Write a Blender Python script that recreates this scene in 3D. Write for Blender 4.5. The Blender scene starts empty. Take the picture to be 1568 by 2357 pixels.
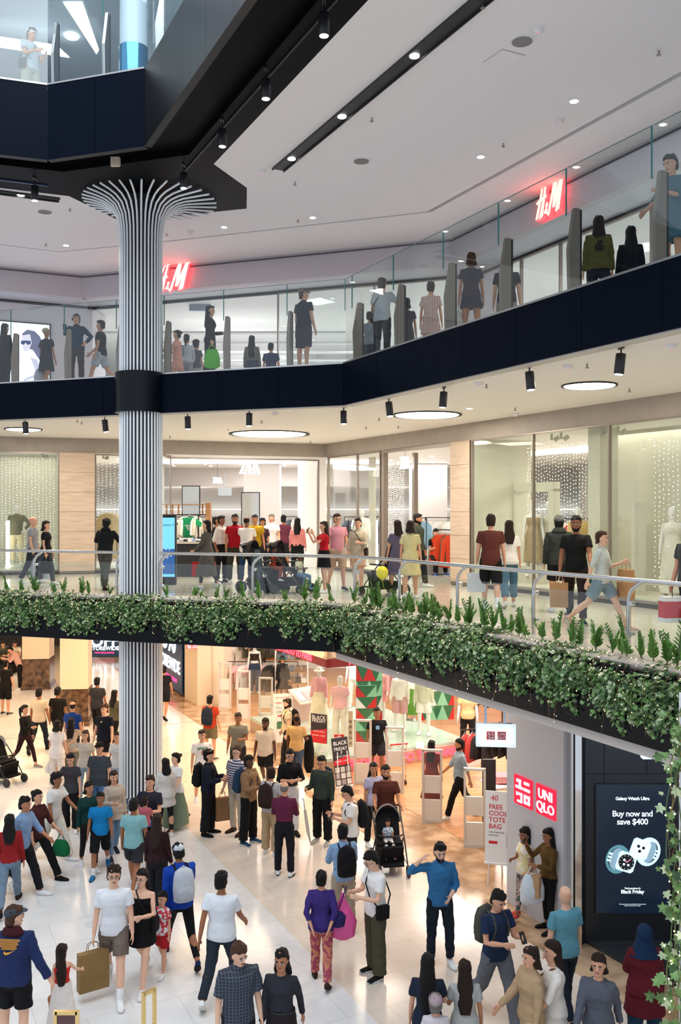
import bpy, bmesh, math, random
from mathutils import Vector, Matrix, noise
import numpy as np
random.seed(7)
R=math.radians
S=bpy.context.scene
COL=S.collection
# ---------------- camera, world, exposure ----------------
F=2100.0; CX=784.0; CY=1178.5; EYE=1.8
G0=-4.7; G1=0.0; G2=4.75; G3=9.8
cam=bpy.data.cameras.new('camera'); camo=bpy.data.objects.new('camera',cam); COL.objects.link(camo)
camo.location=(0,0,EYE); camo.rotation_euler=(R(90),0,0)
cam.sensor_fit='VERTICAL'; cam.sensor_height=36; cam.sensor_width=24; cam.lens=36*F/2357; cam.clip_start=.1; cam.clip_end=300
S.camera=camo
S.view_settings.view_transform='Standard'; S.view_settings.look='None'; S.view_settings.gamma=1
S.view_settings.exposure=0.25
w=bpy.data.worlds.new('world'); S.world=w; w.use_nodes=True
w.node_tree.nodes['Background'].inputs[0].default_value=(.80,.87,1,1)
w.node_tree.nodes['Background'].inputs[1].default_value=.68
def lamp(kind,loc,energy,color=(1,1,1),size=1,sizey=None,rot=(0,0,0),shape=None,spot=None,blend=.6):
    l=bpy.data.lights.new(kind.lower()+'_lamp',kind); l.energy=energy; l.color=color
    if kind=='AREA':
        l.size=size
        if sizey: l.shape='RECTANGLE'; l.size_y=sizey
        if shape: l.shape=shape
    else: l.shadow_soft_size=size
    if kind=='SPOT': l.spot_size=R(spot or 70); l.spot_blend=blend
    o=bpy.data.objects.new(kind.lower()+'_lamp',l); o.location=loc; o.rotation_euler=rot; COL.objects.link(o); return o
CW=(1,.90,.76); CC=(.93,.95,1)
lamp('AREA',(-3,7,16.5),2700,(.84,.92,1),16,15)                       # skylight over the void
def down(x,y,z,e,c,sx=2.5,sy=2.5,rz=0): return lamp('AREA',(x,y,z),e,c,sx,sy,(0,0,rz))
RU=math.atan2(-.8915,.4530)
# ring lamps of the first floor corridor
RINGS=[(620,998,1.09),(983,954,.76),(1357,886,.46),(54,987,.47)]
for px,py,r in RINGS:
    D=F*2.15/(CY-py); lamp('AREA',((px-CX)/F*D,D,3.90),70*r+20,CW,r*2,shape='DISK')
for x,y in [(-8,24),(4.3,14.5),(2.2,20.5),(6.5,11),(-3.2,23.5)]: down(x,y,3.9,42,CW,1.2,1.2)
# clothes shop on the first floor
for x,y in [(-12,31),(-6.8,32),(-2.5,34),(2.6,33),(-7,39),(3,39)]: down(x,y,3.5,210,(1,.95,.92),3,2)
for x,y in [(5.2,25.3),(8,20.2),(10.5,26)]: down(x,y,3.5,120,(1,.95,.86),2,1.2,RU)
for x,y in [(-9,27.5),(-5.7,28.3)]: down(x,y,3.48,11,(1,.93,.80),2.4,.8,.3)
for x,y in [(6.4,19.2),(8.4,15.4),(1.4,27)]: down(x,y,3.48,16,(1,.93,.80),2.4,.8,RU)
# shop on the second floor and its corridor
for x,y in [(-9,30),(-3.5,30),(2,30),(7,24),(10,19),(-3,37),(6,34)]: down(x,y,7.88,130,(.97,.96,1),3,2)
for x,y in [(-8,22.5),(-3,22),(1.5,20),(4.2,15)]: down(x,y,8.4,20,(1,.96,.92),.8,.8)
# ground floor corridor and store
for x,y in [(-14,24),(-10,22.5),(-10,30),(-6.2,25.5),(-2.6,22.4),(-14,36),(-8,37)]: down(x,y,-.9,150,(1,.73,.46),2.6,2.6)
for x,y in [(.6,19.6),(2.3,16.3)]: down(x,y,-.95,60,(1,.87,.70),1.4,1.4,RU)
for x,y in [(-2,28),(1.2,26.6),(3.2,23),(4.6,20.5),(5.5,26),(-1,33),(5,33)]: down(x,y,-.95,170,(1,.93,.86),2.2,2.2,RU)
lamp('AREA',(5.0,11.6,-1.3),18,(.5,.75,1),.8,.8,(R(40),0,0))

# ---------------- helpers ----------------
def W(px,py,z):
    D=F*(EYE-z)/(py-CY); return Vector(((px-CX)/F*D,D,z))
def WD(px,py,D): return Vector(((px-CX)/F*D,D,EYE-(py-CY)/F*D))
def onwall(px,a,b,d):
    a=Vector(a[:2]);b=Vector(b[:2]); e=(b-a).normalized(); n=Vector((-e.y,e.x)); n=n if n.y>0 else -n; return hit(px,a+n*d,b+n*d)
def XD(px,D): return (px-CX)/F*D
def hit(px,p,q):
    k=(px-CX)/F; dx,dy=q[0]-p[0],q[1]-p[1]
    t=(k*p[1]-p[0])/(dx-k*dy); return Vector((p[0]+dx*t,p[1]+dy*t))
U=Vector((.4530,-.8915)); N=Vector((.8915,.4530))     # the long diagonal of the place and its normal
def UN(u,n): return Vector((U.x*u+N.x*n,U.y*u+N.y*n))
def tag(o,label=None,cat=None,group=None,kind=None):
    if label: o['label']=label
    if cat: o['category']=cat
    if group: o['group']=group
    if kind: o['kind']=kind
    return o
def empty(name,loc=(0,0,0),rz=0,label=None,cat=None,group=None,kind=None):
    o=bpy.data.objects.new(name,None); o.location=loc; o.rotation_euler=(0,0,rz); COL.objects.link(o); o.empty_display_size=.1
    return tag(o,label,cat,group,kind)
M={}
def mat(name,col,rough=.5,metal=0,emit=0,ecol=None,bump=0,bscale=30,coat=0,spec=None,alpha=None,var=0,vscale=6,sheen=0,kind=None,col2=None,freq=20,axis='Z',stretch=None):
    if name in M: return M[name]
    m=bpy.data.materials.new(name); m.use_nodes=True; nt=m.node_tree; b=nt.nodes['Principled BSDF']; L=nt.links.new
    c=tuple(col)+(1,)
    b.inputs['Base Color'].default_value=c; b.inputs['Roughness'].default_value=rough; b.inputs['Metallic'].default_value=metal
    if coat: b.inputs['Coat Weight'].default_value=coat; b.inputs['Coat Roughness'].default_value=.08
    if spec is not None: b.inputs['Specular IOR Level'].default_value=spec
    if emit: b.inputs['Emission Color'].default_value=tuple(ecol or col)+(1,); b.inputs['Emission Strength'].default_value=emit
    tc=nt.nodes.new('ShaderNodeTexCoord'); src=tc.outputs['Object']
    if stretch:
        mp=nt.nodes.new('ShaderNodeMapping'); mp.inputs['Scale'].default_value=stretch; L(src,mp.inputs[0]); src=mp.outputs[0]
    def tex(kindn,sc,det=3):
        t=nt.nodes.new(kindn); t.inputs['Scale'].default_value=sc
        if 'Detail' in t.inputs: t.inputs['Detail'].default_value=det
        L(src,t.inputs['Vector']); return t
    cur=None
    if kind=='stripe' or kind=='plaid' or kind=='dots' or kind=='blotch':
        mx=nt.nodes.new('ShaderNodeMix'); mx.data_type='RGBA'; mx.inputs[6].default_value=c; mx.inputs[7].default_value=tuple(col2)+(1,)
        rp=nt.nodes.new('ShaderNodeValToRGB'); rp.color_ramp.elements[0].position=.45; rp.color_ramp.elements[1].position=.55
        if kind=='stripe':
            t=tex('ShaderNodeTexWave',freq); t.bands_direction=axis; t.inputs['Detail'].default_value=0; L(t.outputs['Fac'],rp.inputs[0])
        elif kind=='dots':
            t=tex('ShaderNodeTexVoronoi',freq); L(t.outputs['Distance'],rp.inputs[0]); rp.color_ramp.elements[0].position=.3; rp.color_ramp.elements[1].position=.35
        elif kind=='blotch':
            t=tex('ShaderNodeTexNoise',freq,2); L(t.outputs[0],rp.inputs[0]); rp.color_ramp.elements[0].position=.48; rp.color_ramp.elements[1].position=.52
        else:
            t=tex('ShaderNodeTexWave',freq); t.bands_direction='Z'; t2=tex('ShaderNodeTexWave',freq); t2.bands_direction='X'
            a=nt.nodes.new('ShaderNodeMath'); a.operation='MAXIMUM'; L(t.outputs['Fac'],a.inputs[0]); L(t2.outputs['Fac'],a.inputs[1]); L(a.outputs[0],rp.inputs[0])
            rp.color_ramp.elements[0].position=.8; rp.color_ramp.elements[1].position=.9
        L(rp.outputs[0],mx.inputs[0]); L(mx.outputs[2],b.inputs['Base Color']); cur=mx.outputs[2]
    elif var:
        t=tex('ShaderNodeTexNoise',vscale,4)
        mx=nt.nodes.new('ShaderNodeMix'); mx.data_type='RGBA'
        mx.inputs[6].default_value=tuple(x*(1-var) for x in col)+(1,); mx.inputs[7].default_value=(tuple(col2) if col2 else tuple(min(1,x*(1+var)) for x in col))+(1,)
        rp=nt.nodes.new('ShaderNodeValToRGB'); rp.color_ramp.elements[0].position=.3; rp.color_ramp.elements[1].position=.7
        L(t.outputs[0],rp.inputs[0]); L(rp.outputs[0],mx.inputs[0]); L(mx.outputs[2],b.inputs['Base Color'])
    if bump:
        t=tex('ShaderNodeTexNoise',bscale,4); bp=nt.nodes.new('ShaderNodeBump'); bp.inputs['Strength'].default_value=bump; bp.inputs['Distance'].default_value=.02
        L(t.outputs[0],bp.inputs['Height']); L(bp.outputs[0],b.inputs['Normal'])
    M[name]=m; return m
def sw(c): # sRGB hex -> linear
    c=c.lstrip('#'); o=[]
    for i in (0,2,4):
        v=int(c[i:i+2],16)/255; o.append(v/12.92 if v<=.04045 else ((v+.055)/1.055)**2.4)
    return tuple(o)
def cloth(c): return mat('cloth_'+c.lstrip('#'),sw(c),.85,bump=.35,bscale=14,var=.06,vscale=9,spec=.25)
def glassmat(name,tint=(.95,.98,.97),refl=1.0,ior=1.5):
    if name in M: return M[name]
    m=bpy.data.materials.new(name); m.use_nodes=True; nt=m.node_tree; nt.nodes.clear(); L=nt.links.new
    o=nt.nodes.new('ShaderNodeOutputMaterial'); mx=nt.nodes.new('ShaderNodeMixShader'); t=nt.nodes.new('ShaderNodeBsdfTransparent'); g=nt.nodes.new('ShaderNodeBsdfGlossy')
    lw=nt.nodes.new('ShaderNodeLayerWeight'); lw.inputs[0].default_value=.5; pw=nt.nodes.new('ShaderNodeMath'); pw.operation='POWER'; pw.inputs[1].default_value=5; L(lw.outputs['Facing'],pw.inputs[0])
    f=nt.nodes.new('ShaderNodeMath'); f.operation='MULTIPLY_ADD'; f.inputs[1].default_value=.9; f.inputs[2].default_value=.045*refl; L(pw.outputs[0],f.inputs[0]); t.inputs[0].default_value=tint+(1,); g.inputs['Roughness'].default_value=.01
    g.inputs[0].default_value=(refl,refl,refl,1)
    L(f.outputs[0],mx.inputs[0]); L(t.outputs[0],mx.inputs[1]); L(g.outputs[0],mx.inputs[2]); L(mx.outputs[0],o.inputs[0])
    M[name]=m; return m
class MB:
    def __init__(s): s.v=[]; s.f=[]; s.m=[]
    def add(s,vs,fs,mi=0):
        o=len(s.v); s.v+= [tuple(v) for v in vs]; s.f+=[tuple(i+o for i in f) for f in fs]; s.m+=[mi]*len(fs); return s
    def box(s,c,d,rz=0,mi=0,rx=0,ry=0):
        m=Matrix.Translation(c)@Matrix.Rotation(rz,4,'Z')@Matrix.Rotation(ry,4,'Y')@Matrix.Rotation(rx,4,'X')
        x,y,z=d[0]/2,d[1]/2,d[2]/2
        vs=[m@Vector((a*x,b*y,c_*z)) for c_ in(-1,1) for b in(-1,1) for a in(-1,1)]
        return s.add(vs,[(0,2,3,1),(4,5,7,6),(0,1,5,4),(2,6,7,3),(0,4,6,2),(1,3,7,5)],mi)
    def prism(s,poly,z0,z1,mi=0):
        a=sum(poly[i][0]*poly[(i+1)%len(poly)][1]-poly[(i+1)%len(poly)][0]*poly[i][1] for i in range(len(poly)))
        if a<0: poly=poly[::-1]
        n=len(poly); vs=[(p[0],p[1],z0) for p in poly]+[(p[0],p[1],z1) for p in poly]
        return s.add(vs,[tuple(range(n))[::-1],tuple(range(n,2*n))]+[(i,(i+1)%n,n+(i+1)%n,n+i) for i in range(n)],mi)
    def wall(s,p,q,z0,z1,t,mi=0,side=1):   # slab along p-q, thickness t to the side away from the camera
        p=Vector(p[:2]); q=Vector(q[:2]); d=(q-p).normalized(); n=Vector((-d.y,d.x))
        if n.y<0: n=-n
        n=n*t*side
        return s.prism([p,q,q+n,p+n],z0,z1,mi)
    def ring(s,pts,rings,mi=0,caps=True,closed=False):
        # rings: list of lists of equal length points
        n=len(rings[0]); o=len(s.v)
        for r in rings: s.v+=[tuple(p) for p in r]
        k=len(rings)
        for j in range(k-1 if not closed else k):
            a=o+j*n; b=o+((j+1)%k)*n
            for i in range(n): s.f.append((a+i,a+(i+1)%n,b+(i+1)%n,b+i)); s.m.append(mi)
        if caps and not closed:
            s.f.append(tuple(o+i for i in range(n))[::-1]); s.f.append(tuple(o+(k-1)*n+i for i in range(n))); s.m+=[mi,mi]
        return s
    def tube(s,pts,r,n=8,mi=0,flat=None,closed=False,caps=True):
        pts=[Vector(p) for p in pts]; rs=r if isinstance(r,(list,tuple)) else [r]*len(pts)
        rings=[]; prev=None
        for i,p in enumerate(pts):
            if closed: t=(pts[(i+1)%len(pts)]-pts[i-1])
            else: t=(pts[min(i+1,len(pts)-1)]-pts[max(i-1,0)])
            if t.length<1e-9: t=Vector((0,0,1))
            t.normalize()
            if prev is None:
                a=Vector((1,0,0)) if abs(t.x)<.8 else Vector((0,1,0)); x=(a-t*a.dot(t)).normalized()
            else:
                x=prev-t*prev.dot(t); x=x.normalized() if x.length>1e-6 else Vector((1,0,0))
            prev=x; y=t.cross(x)
            fb=flat or 1
            rings.append([p+(x*math.cos(2*math.pi*k/n)+y*math.sin(2*math.pi*k/n)*fb)*rs[i] for k in range(n)])
        return s.ring(None,rings,mi,caps,closed)
    def cyl(s,c,r,h,n=24,mi=0,r2=None):
        c=Vector(c); r2=r if r2 is None else r2
        return s.ring(None,[[c+Vector((math.cos(2*math.pi*k/n)*q,math.sin(2*math.pi*k/n)*q,z)) for k in range(n)] for z,q in((0,r),(h,r2))],mi)
    def lathe(s,c,prof,n=24,mi=0,caps=True):
        c=Vector(c); return s.ring(None,[[c+Vector((math.cos(2*math.pi*k/n)*q,math.sin(2*math.pi*k/n)*q,z)) for k in range(n)] for q,z in prof],mi,caps)
    def ball(s,c,r,n=8,m=5,mi=0):
        if not isinstance(r,(tuple,list)): r=(r,r,r)
        c=Vector(c); pr=[[c+Vector((r[0]*math.sin(t)*math.cos(2*math.pi*k/n),r[1]*math.sin(t)*math.sin(2*math.pi*k/n),-r[2]*math.cos(t))) for k in range(n)] for t in [math.pi*(j+.12*(1 if j==0 else -1 if j==m else 0))/m for j in range(m+1)]]
        return s.ring(None,pr,mi)
    def build(s,name,mats,parent=None,smooth=False,label=None,cat=None,group=None,kind=None,loc=None,rz=None):
        me=bpy.data.meshes.new(name); me.from_pydata(s.v,[],s.f)
        mats=mats if isinstance(mats,(list,tuple)) else [mats]
        for m in mats: me.materials.append(m)
        if len(mats)>1: me.polygons.foreach_set('material_index',[min(i,len(mats)-1) for i in s.m])
        if smooth: me.polygons.foreach_set('use_smooth',[True]*len(me.polygons))
        me.update()
        o=bpy.data.objects.new(name,me); COL.objects.link(o)
        if parent: o.parent=parent
        if loc is not None: o.location=loc
        if rz is not None: o.rotation_euler=(0,0,rz)
        if smooth: 
            try: me.set_sharp_from_angle(angle=R(42))
            except Exception: pass
        return tag(o,label,cat,group,kind)
def struct(name,mb,mats,smooth=False,label=None): return mb.build(name,mats,smooth=smooth,kind='structure',label=label)
def copytree(o,parent=None,mats=None):
    c=o.copy(); COL.objects.link(c); c.parent=parent
    for ch in list(o.children): copytree(ch,c)
    return c
_tc={}
def textmb(txt,size,ext=.004,align='CENTER',shear=0,bold=.0,space=1.0):
    key=(txt,size,ext,align,shear,bold,space)
    if key in _tc: return _tc[key]
    cu=bpy.data.curves.new('text','FONT'); cu.body=txt; cu.size=size; cu.extrude=ext; cu.align_x=align; cu.align_y='CENTER'; cu.shear=shear; cu.offset=bold; cu.space_character=space; cu.resolution_u=3
    o=bpy.data.objects.new('text',cu); COL.objects.link(o); bpy.context.view_layer.update()
    me=bpy.data.meshes.new_from_object(o.evaluated_get(bpy.context.evaluated_depsgraph_get()))
    COL.objects.unlink(o); bpy.data.objects.remove(o)
    vs=[tuple(v.co) for v in me.vertices]; fs=[tuple(p.vertices) for p in me.polygons]; _tc[key]=(vs,fs); return vs,fs
def frame(origin,right,up=(0,0,1)):  # matrix: local x=right, y=up, z=out toward viewer
    r=Vector((right[0],right[1],0)).normalized(); u=Vector(up).normalized(); n=r.cross(u)
    return Matrix(((r.x,u.x,n.x,origin[0]),(r.y,u.y,n.y,origin[1]),(r.z,u.z,n.z,origin[2]),(0,0,0,1)))
def text(name,txt,fm,x,y,size,m,parent=None,z=.0,**k):
    vs,fs=textmb(txt,size,**k); mb=MB(); mb.add([fm@Vector((v[0]+x,v[1]+y,v[2]+z)) for v in vs],fs)
    return mb.build(name,m,parent)
def shape(mb,fm,poly,z0,z1,mi=0):
    a=sum(poly[i][0]*poly[(i+1)%len(poly)][1]-poly[(i+1)%len(poly)][0]*poly[i][1] for i in range(len(poly)))
    if a<0: poly=poly[::-1]
    n=len(poly); vs=[fm@Vector((p[0],p[1],z0)) for p in poly]+[fm@Vector((p[0],p[1],z1)) for p in poly]
    mb.add(vs,[tuple(range(n))[::-1],tuple(range(n,2*n))]+[(i,(i+1)%n,n+(i+1)%n,n+i) for i in range(n)],mi); return mb
def rect(x,y,w,h): return [(x-w/2,y-h/2),(x+w/2,y-h/2),(x+w/2,y+h/2),(x-w/2,y+h/2)]

# ---------------- materials ----------------
m_white=mat('white_paint',(.80,.78,.76),.6)
m_ceil2=mat('upper_ceiling_paint',(.88,.84,.83),.7)
m_ceil1=mat('warm_ceiling_paint',(.84,.80,.74),.7)
m_navy=mat('dark_blue_cladding',(.0025,.005,.012),.3,spec=.05)
m_black=mat('black_soffit_paint',(.0035,.0035,.004),.5,spec=.06)
m_blackgl=mat('black_gloss_glass',(.003,.003,.004),.05,spec=.18)
m_taupe=mat('taupe_fascia',(.36,.31,.26),.55,var=.06,vscale=3)
m_stone=mat('beige_stone_tile',(.60,.46,.34),.5,var=.12,vscale=2.2,stretch=(1,1,7),bump=.05,bscale=18)
m_cream=mat('cream_display_board',(.64,.62,.51),.6)
m_shop=mat('shop_white',(.86,.84,.82),.5)
m_lilac=mat('pale_shop_wall',(.74,.71,.73),.5)
m_steel=mat('brushed_steel',(.62,.62,.61),.24,1)
m_dsteel=mat('dark_bronze_steel',(.30,.25,.215),.38,.55)
m_clad=mat('brushed_dark_cladding',(.12,.115,.11),.30,1,bump=.04,bscale=60,stretch=(1,1,.06))
m_chrome=mat('polished_chrome',(.8,.8,.8),.05,1)
m_glass=glassmat('clear_glass',(.93,.97,.96))
m_shopglass=glassmat('shop_glass',(.96,.985,.975),.8,1.35)
m_gedge=mat('glass_edge_green',(.05,.22,.22),.1,spec=.8)
m_lamp=mat('lamp_glow_white',(1,1,1),.5,emit=9,ecol=(1,.96,.88))
m_lampc=mat('lamp_glow_cool',(1,1,1),.5,emit=9,ecol=(1,.97,.96))
m_fairy=mat('fairy_light_glow',(1,.8,.4),.5,emit=7,ecol=(1,.78,.42))
m_fairyw=mat('curtain_light_glow',(1,.9,.7),.5,emit=7,ecol=(1,.9,.72))
m_red=mat('red_neon_glow',(1,.06,.08),.5,emit=3.0,ecol=(1,.05,.06))
m_redface=mat('red_neon_face',(1,.2,.2),.5,emit=2.6,ecol=(1,.36,.30))
m_wsign=mat('white_sign_glow',(1,1,1),.5,emit=3.5,ecol=(.95,.97,1))
m_blackm=mat('black_metal',(.012,.012,.014),.35)
m_grey=mat('grey_plastic',(.45,.44,.43),.5)
m_fin=mat('white_fin_paint',(.90,.93,.95),.3)
m_core=mat('dark_column_core',(.02,.02,.025),.5)
m_gold=mat('polished_brass',(.83,.60,.25),.2,1)
m_marbled=mat('dark_brown_marble',(.045,.022,.012),.15,var=.6,vscale=7,col2=(.22,.12,.06))
m_pcream=mat('cream_pillar_paint',(.80,.66,.49),.5)
m_wood=mat('warm_wood',(.45,.22,.09),.45,var=.25,vscale=3,stretch=(1,8,8))
m_red2=mat('flat_red',(.62,.02,.03),.5); m_white2=mat('flat_white',(.85,.85,.84),.5); m_black2=mat('flat_black',(.015,.015,.017),.5)

# floors ------------------------------------------------
def floormat(name,zones,rough=.12,tile=1.2,seam=(.5,.45,.4),wood=False):
    m=bpy.data.materials.new(name); m.use_nodes=True; nt=m.node_tree; b=nt.nodes['Principled BSDF']; L=nt.links.new
    tc=nt.nodes.new('ShaderNodeTexCoord'); mp=nt.nodes.new('ShaderNodeMapping'); mp.vector_type='POINT'
    mp.inputs['Rotation'].default_value=(0,0,math.atan2(-N.y,N.x)); L(tc.outputs['Object'],mp.inputs[0])
    sx=nt.nodes.new('ShaderNodeSeparateXYZ'); L(mp.outputs[0],sx.inputs[0])  # x = n coordinate
    br=nt.nodes.new('ShaderNodeTexBrick'); br.inputs['Scale'].default_value=1; br.inputs['Brick Width'].default_value=tile; br.inputs['Row Height'].default_value=tile*.62
    br.inputs['Mortar Size'].default_value=.004; br.inputs['Color1'].default_value=(.94,.94,.94,1); br.inputs['Color2'].default_value=(1,1,1,1); br.inputs['Mortar'].default_value=(.72,.70,.68,1); L(mp.outputs[0],br.inputs[0])
    nz=nt.nodes.new('ShaderNodeTexNoise'); nz.inputs['Scale'].default_value=2.2; nz.inputs['Detail'].default_value=6; L(mp.outputs[0],nz.inputs['Vector'])
    cur=None
    for lim,c1,c2,thr in zones:   # colour from n>=lim on
        mx=nt.nodes.new('ShaderNodeMix'); mx.data_type='RGBA'; mx.inputs[6].default_value=c1+(1,); mx.inputs[7].default_value=c2+(1,)
        rp=nt.nodes.new('ShaderNodeValToRGB'); rp.color_ramp.elements[0].position=.5-thr; rp.color_ramp.elements[1].position=.5+thr; L(nz.outputs[0],rp.inputs[0]); L(rp.outputs[0],mx.inputs[0])
        if cur is None: cur=mx.outputs[2]
        else:
            g=nt.nodes.new('ShaderNodeMath'); g.operation='GREATER_THAN'; g.inputs[1].default_value=lim; L(sx.outputs[0],g.inputs[0])
            m2=nt.nodes.new('ShaderNodeMix'); m2.data_type='RGBA'; L(g.outputs[0],m2.inputs[0]); L(cur,m2.inputs[6]); L(mx.outputs[2],m2.inputs[7]); cur=m2.outputs[2]
    mu=nt.nodes.new('ShaderNodeMix'); mu.data_type='RGBA'; mu.blend_type='MULTIPLY'; mu.inputs[0].default_value=1; L(cur,mu.inputs[6]); L(br.outputs[0],mu.inputs[7]); L(mu.outputs[2],b.inputs['Base Color'])
    b.inputs['Roughness'].default_value=rough; b.inputs['Specular IOR Level'].default_value=.3
    M[name]=m; return m
m_floor0=floormat('ground_marble',[(0,(.74,.73,.71),(.82,.82,.81),.2),(5.68,(.72,.62,.52),(.80,.71,.61),.2),(8.78,(.34,.20,.11),(.62,.43,.27),.12)],.15)
m_floor1=floormat('gallery_marble',[(0,(.70,.63,.52),(.76,.70,.60),.2)],.12)
m_floorw=mat('store_wood_floor',(.50,.24,.10),.35,var=.3,vscale=2,stretch=(1,6,1))
# ================= STRUCTURE =================
def ext(p,q,d): # extend point q away from p
    p=Vector(p);q=Vector(q); return q+(q-p).normalized()*d
E1a=Vector((-7.41,19.85)); E1b=Vector((-.13,17.5)); E1c=Vector((3.72,9.97)); E1L=ext(E1b,E1a,7); E1R=ext(E1b,E1c,7)
E2a=Vector((-7.85,21.0)); E2b=Vector((.05,18.15)); E2c=Vector((3.92,10.5)); E2L=ext(E2b,E2a,7); E2R=ext(E2b,E2c,8)
W1a=Vector((-9.66,25.9)); W1b=Vector((-.47,28.85)); W1c=Vector((6.1,16.33)); W1L=ext(W1b,W1a,8); W1R=ext(W1b,W1c,12)
W2l=Vector((-9.4,25.2)); W2a=Vector((-7.36,26.1)); W2b=Vector((2.75,22.6)); W2c=Vector((5.95,15.95)); W2L=ext(W2a,W2l,6); W2R=ext(W2b,W2c,12)
E3a=Vector((-6.3,16.84)); E3b=Vector((-5.5,17.1)); E3c=Vector((-3.54,16.46)); E3d=Vector((-1.19,11.7)); E3L=ext(E3b,E3a,8); E3R=ext(E3c,E3d,9)
BACK=48
def off(p,n,d): return (p[0]+n[0]*d,p[1]+n[1]*d)
def backn(p,q):
    d=(Vector(q)-Vector(p)).normalized(); n=Vector((-d.y,d.x)); return n if n.y>0 else -n
# ground floor
struct('floor',MB().prism([(-30,6),(12,6),(30,6),(30,60),(-30,60)],G0-.3,G0),m_floor0)
# wood floor inside the clothes store: n>10.3
ua=-25; ub=-6
struct('floor',MB().prism([UN(-34,10.35),UN(-13.3,10.35),UN(-13.3,24),UN(-34,24)],G0,G0+.006),m_floorw)
# first floor slab
def slab(name,edge,z0,z1,mats,backx=30):
    poly=list(edge)+[(backx,edge[-1][1]),(backx,BACK),(-backx,BACK),(-backx,edge[0][1])]
    return struct(name,MB().prism(poly,z0,z1),mats)
def inset(L,b,Rr,d):
    n1=backn(L,b); n2=Vector(N); 
    # intersect two offset lines
    p1=Vector(L)+n1*d; p2=Vector(b)+n1*d; q1=Vector(b)+n2*d; q2=Vector(Rr)+n2*d
    d1=p2-p1; d2=q2-q1; den=d1.x*d2.y-d1.y*d2.x; t=((q1.x-p1.x)*d2.y-(q1.y-p1.y)*d2.x)/den
    return [p1,p1+d1*t,q2]
i1=inset(E1L,E1b,E1R,.12); slab('floor',i1,-.7,0,m_floor1)
i2=inset(E2L,E2b,E2R,.10); slab('floor',i2,3.95,4.72,[m_ceil1])
slab('floor',inset(E2L,E2b,E2R,.05),4.72,4.75,[m_white])
# ceiling under the first floor (store ceiling on the ground)
slab('ceiling',inset(E1L,E1b,E1R,.5),-.78,-.7,[m_pcream])
# fascia panels with seams
def panels(name,edge,z0,z1,t,mt,step,backing=m_black2,cap=None):
    mb=MB()
    for a,b in zip(edge[:-1],edge[1:]):
        a=Vector(a);b=Vector(b); d=b-a; n=max(1,round(d.length/step)); nn=backn(a,b)
        for i in range(n):
            p=a+d*(i/n)+d.normalized()*.004; q=a+d*((i+1)/n)-d.normalized()*.004
            mb.wall(p,q,z0,z1,t,0)
        mb.prism([a+nn*.02,b+nn*.02,b+nn*t,a+nn*t],z0+.01,z1-.01,1); mb.prism([a+nn*.002,b+nn*.002,b+nn*(t+.01),a+nn*(t+.01)],z0-.006,z0-.001,1)
        if cap: mb.prism([a-nn*.012,b-nn*.012,b+nn*.06,a+nn*.06],z1,z1+.03,2)
    return struct(name,mb,[mt,backing]+([cap] if cap else []))
panels('trim_1',[E1L,E1b,E1R],-.88,-.03,.12,m_blackgl,3.1)
m_edge=mat('pale_edge_strip',(.55,.50,.45),.5)
e=inset(E1L,E1b,E1R,.06); mb=MB(); mb.wall(e[1],e[2],-1.02,-.88,.3); struct('trim_2',mb,m_edge)
panels('trim_3',[E2L,E2b,E2R],3.93,4.75,.10,m_navy,1.35,cap=m_steel)
mb=MB(); e=inset(E2L,E2b,E2R,.02); mb.wall(e[0],e[1],3.905,3.93,.2); mb.wall(e[1],e[2],3.905,3.93,.2); struct('trim_4',mb,m_edge)
# stone ledge carrying the planter
e=inset(E1L,E1b,E1R,.10); f=inset(E1L,E1b,E1R,.62); struct('trim_5',MB().prism([e[0],e[1],e[2],f[2],f[1],f[0]],0,.03),mat('pale_ledge_stone',(.66,.58,.50),.4))
# upper level fascia (corner) and black soffit
n1=backn(E3L,E3b); 
panels('trim_6',[E3L,E3b],8.4,9.8,.12,m_navy,1.3,cap=m_steel)
panels('trim_7',[E3b,E3c],8.4,9.8,.12,m_navy,1.05,cap=m_steel)
panels('trim_8',[E3c,E3R],8.4,9.8,.12,m_clad,1.15)
def offedge(pts,d):
    out=[]
    for i,p in enumerate(pts):
        ns=[]
        if i>0: ns.append(backn(pts[i-1],p))
        if i<len(pts)-1: ns.append(backn(p,pts[i+1]))
        if len(ns)==1: out.append(Vector(p)+ns[0]*d)
        else:
            b=(ns[0]+ns[1]).normalized(); out.append(Vector(p)+b*(d/b.dot(ns[0])))
    return out
e3=[E3L,E3b,E3c,E3R]; e3i=offedge(e3,.95)
# white ceiling edge polyline
c2=[(-16,15.4),(-7.1,19.0),(-5.8,19.5),(-5.1,21.2),(-2.09,20.3),(-1.95,19.0),(-2.46,17.7),(.38,12.0),(3.4,5.9)]
struct('ceiling',MB().prism([(p.x,p.y) for p in offedge(e3,.02)][::1]+[(p.x,p.y) for p in e3i[::-1]],8.68,8.74),m_black)
struct('ceiling',MB().prism([(p.x,p.y) for p in e3i]+c2[::-1],8.55,8.74),m_black)
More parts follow.
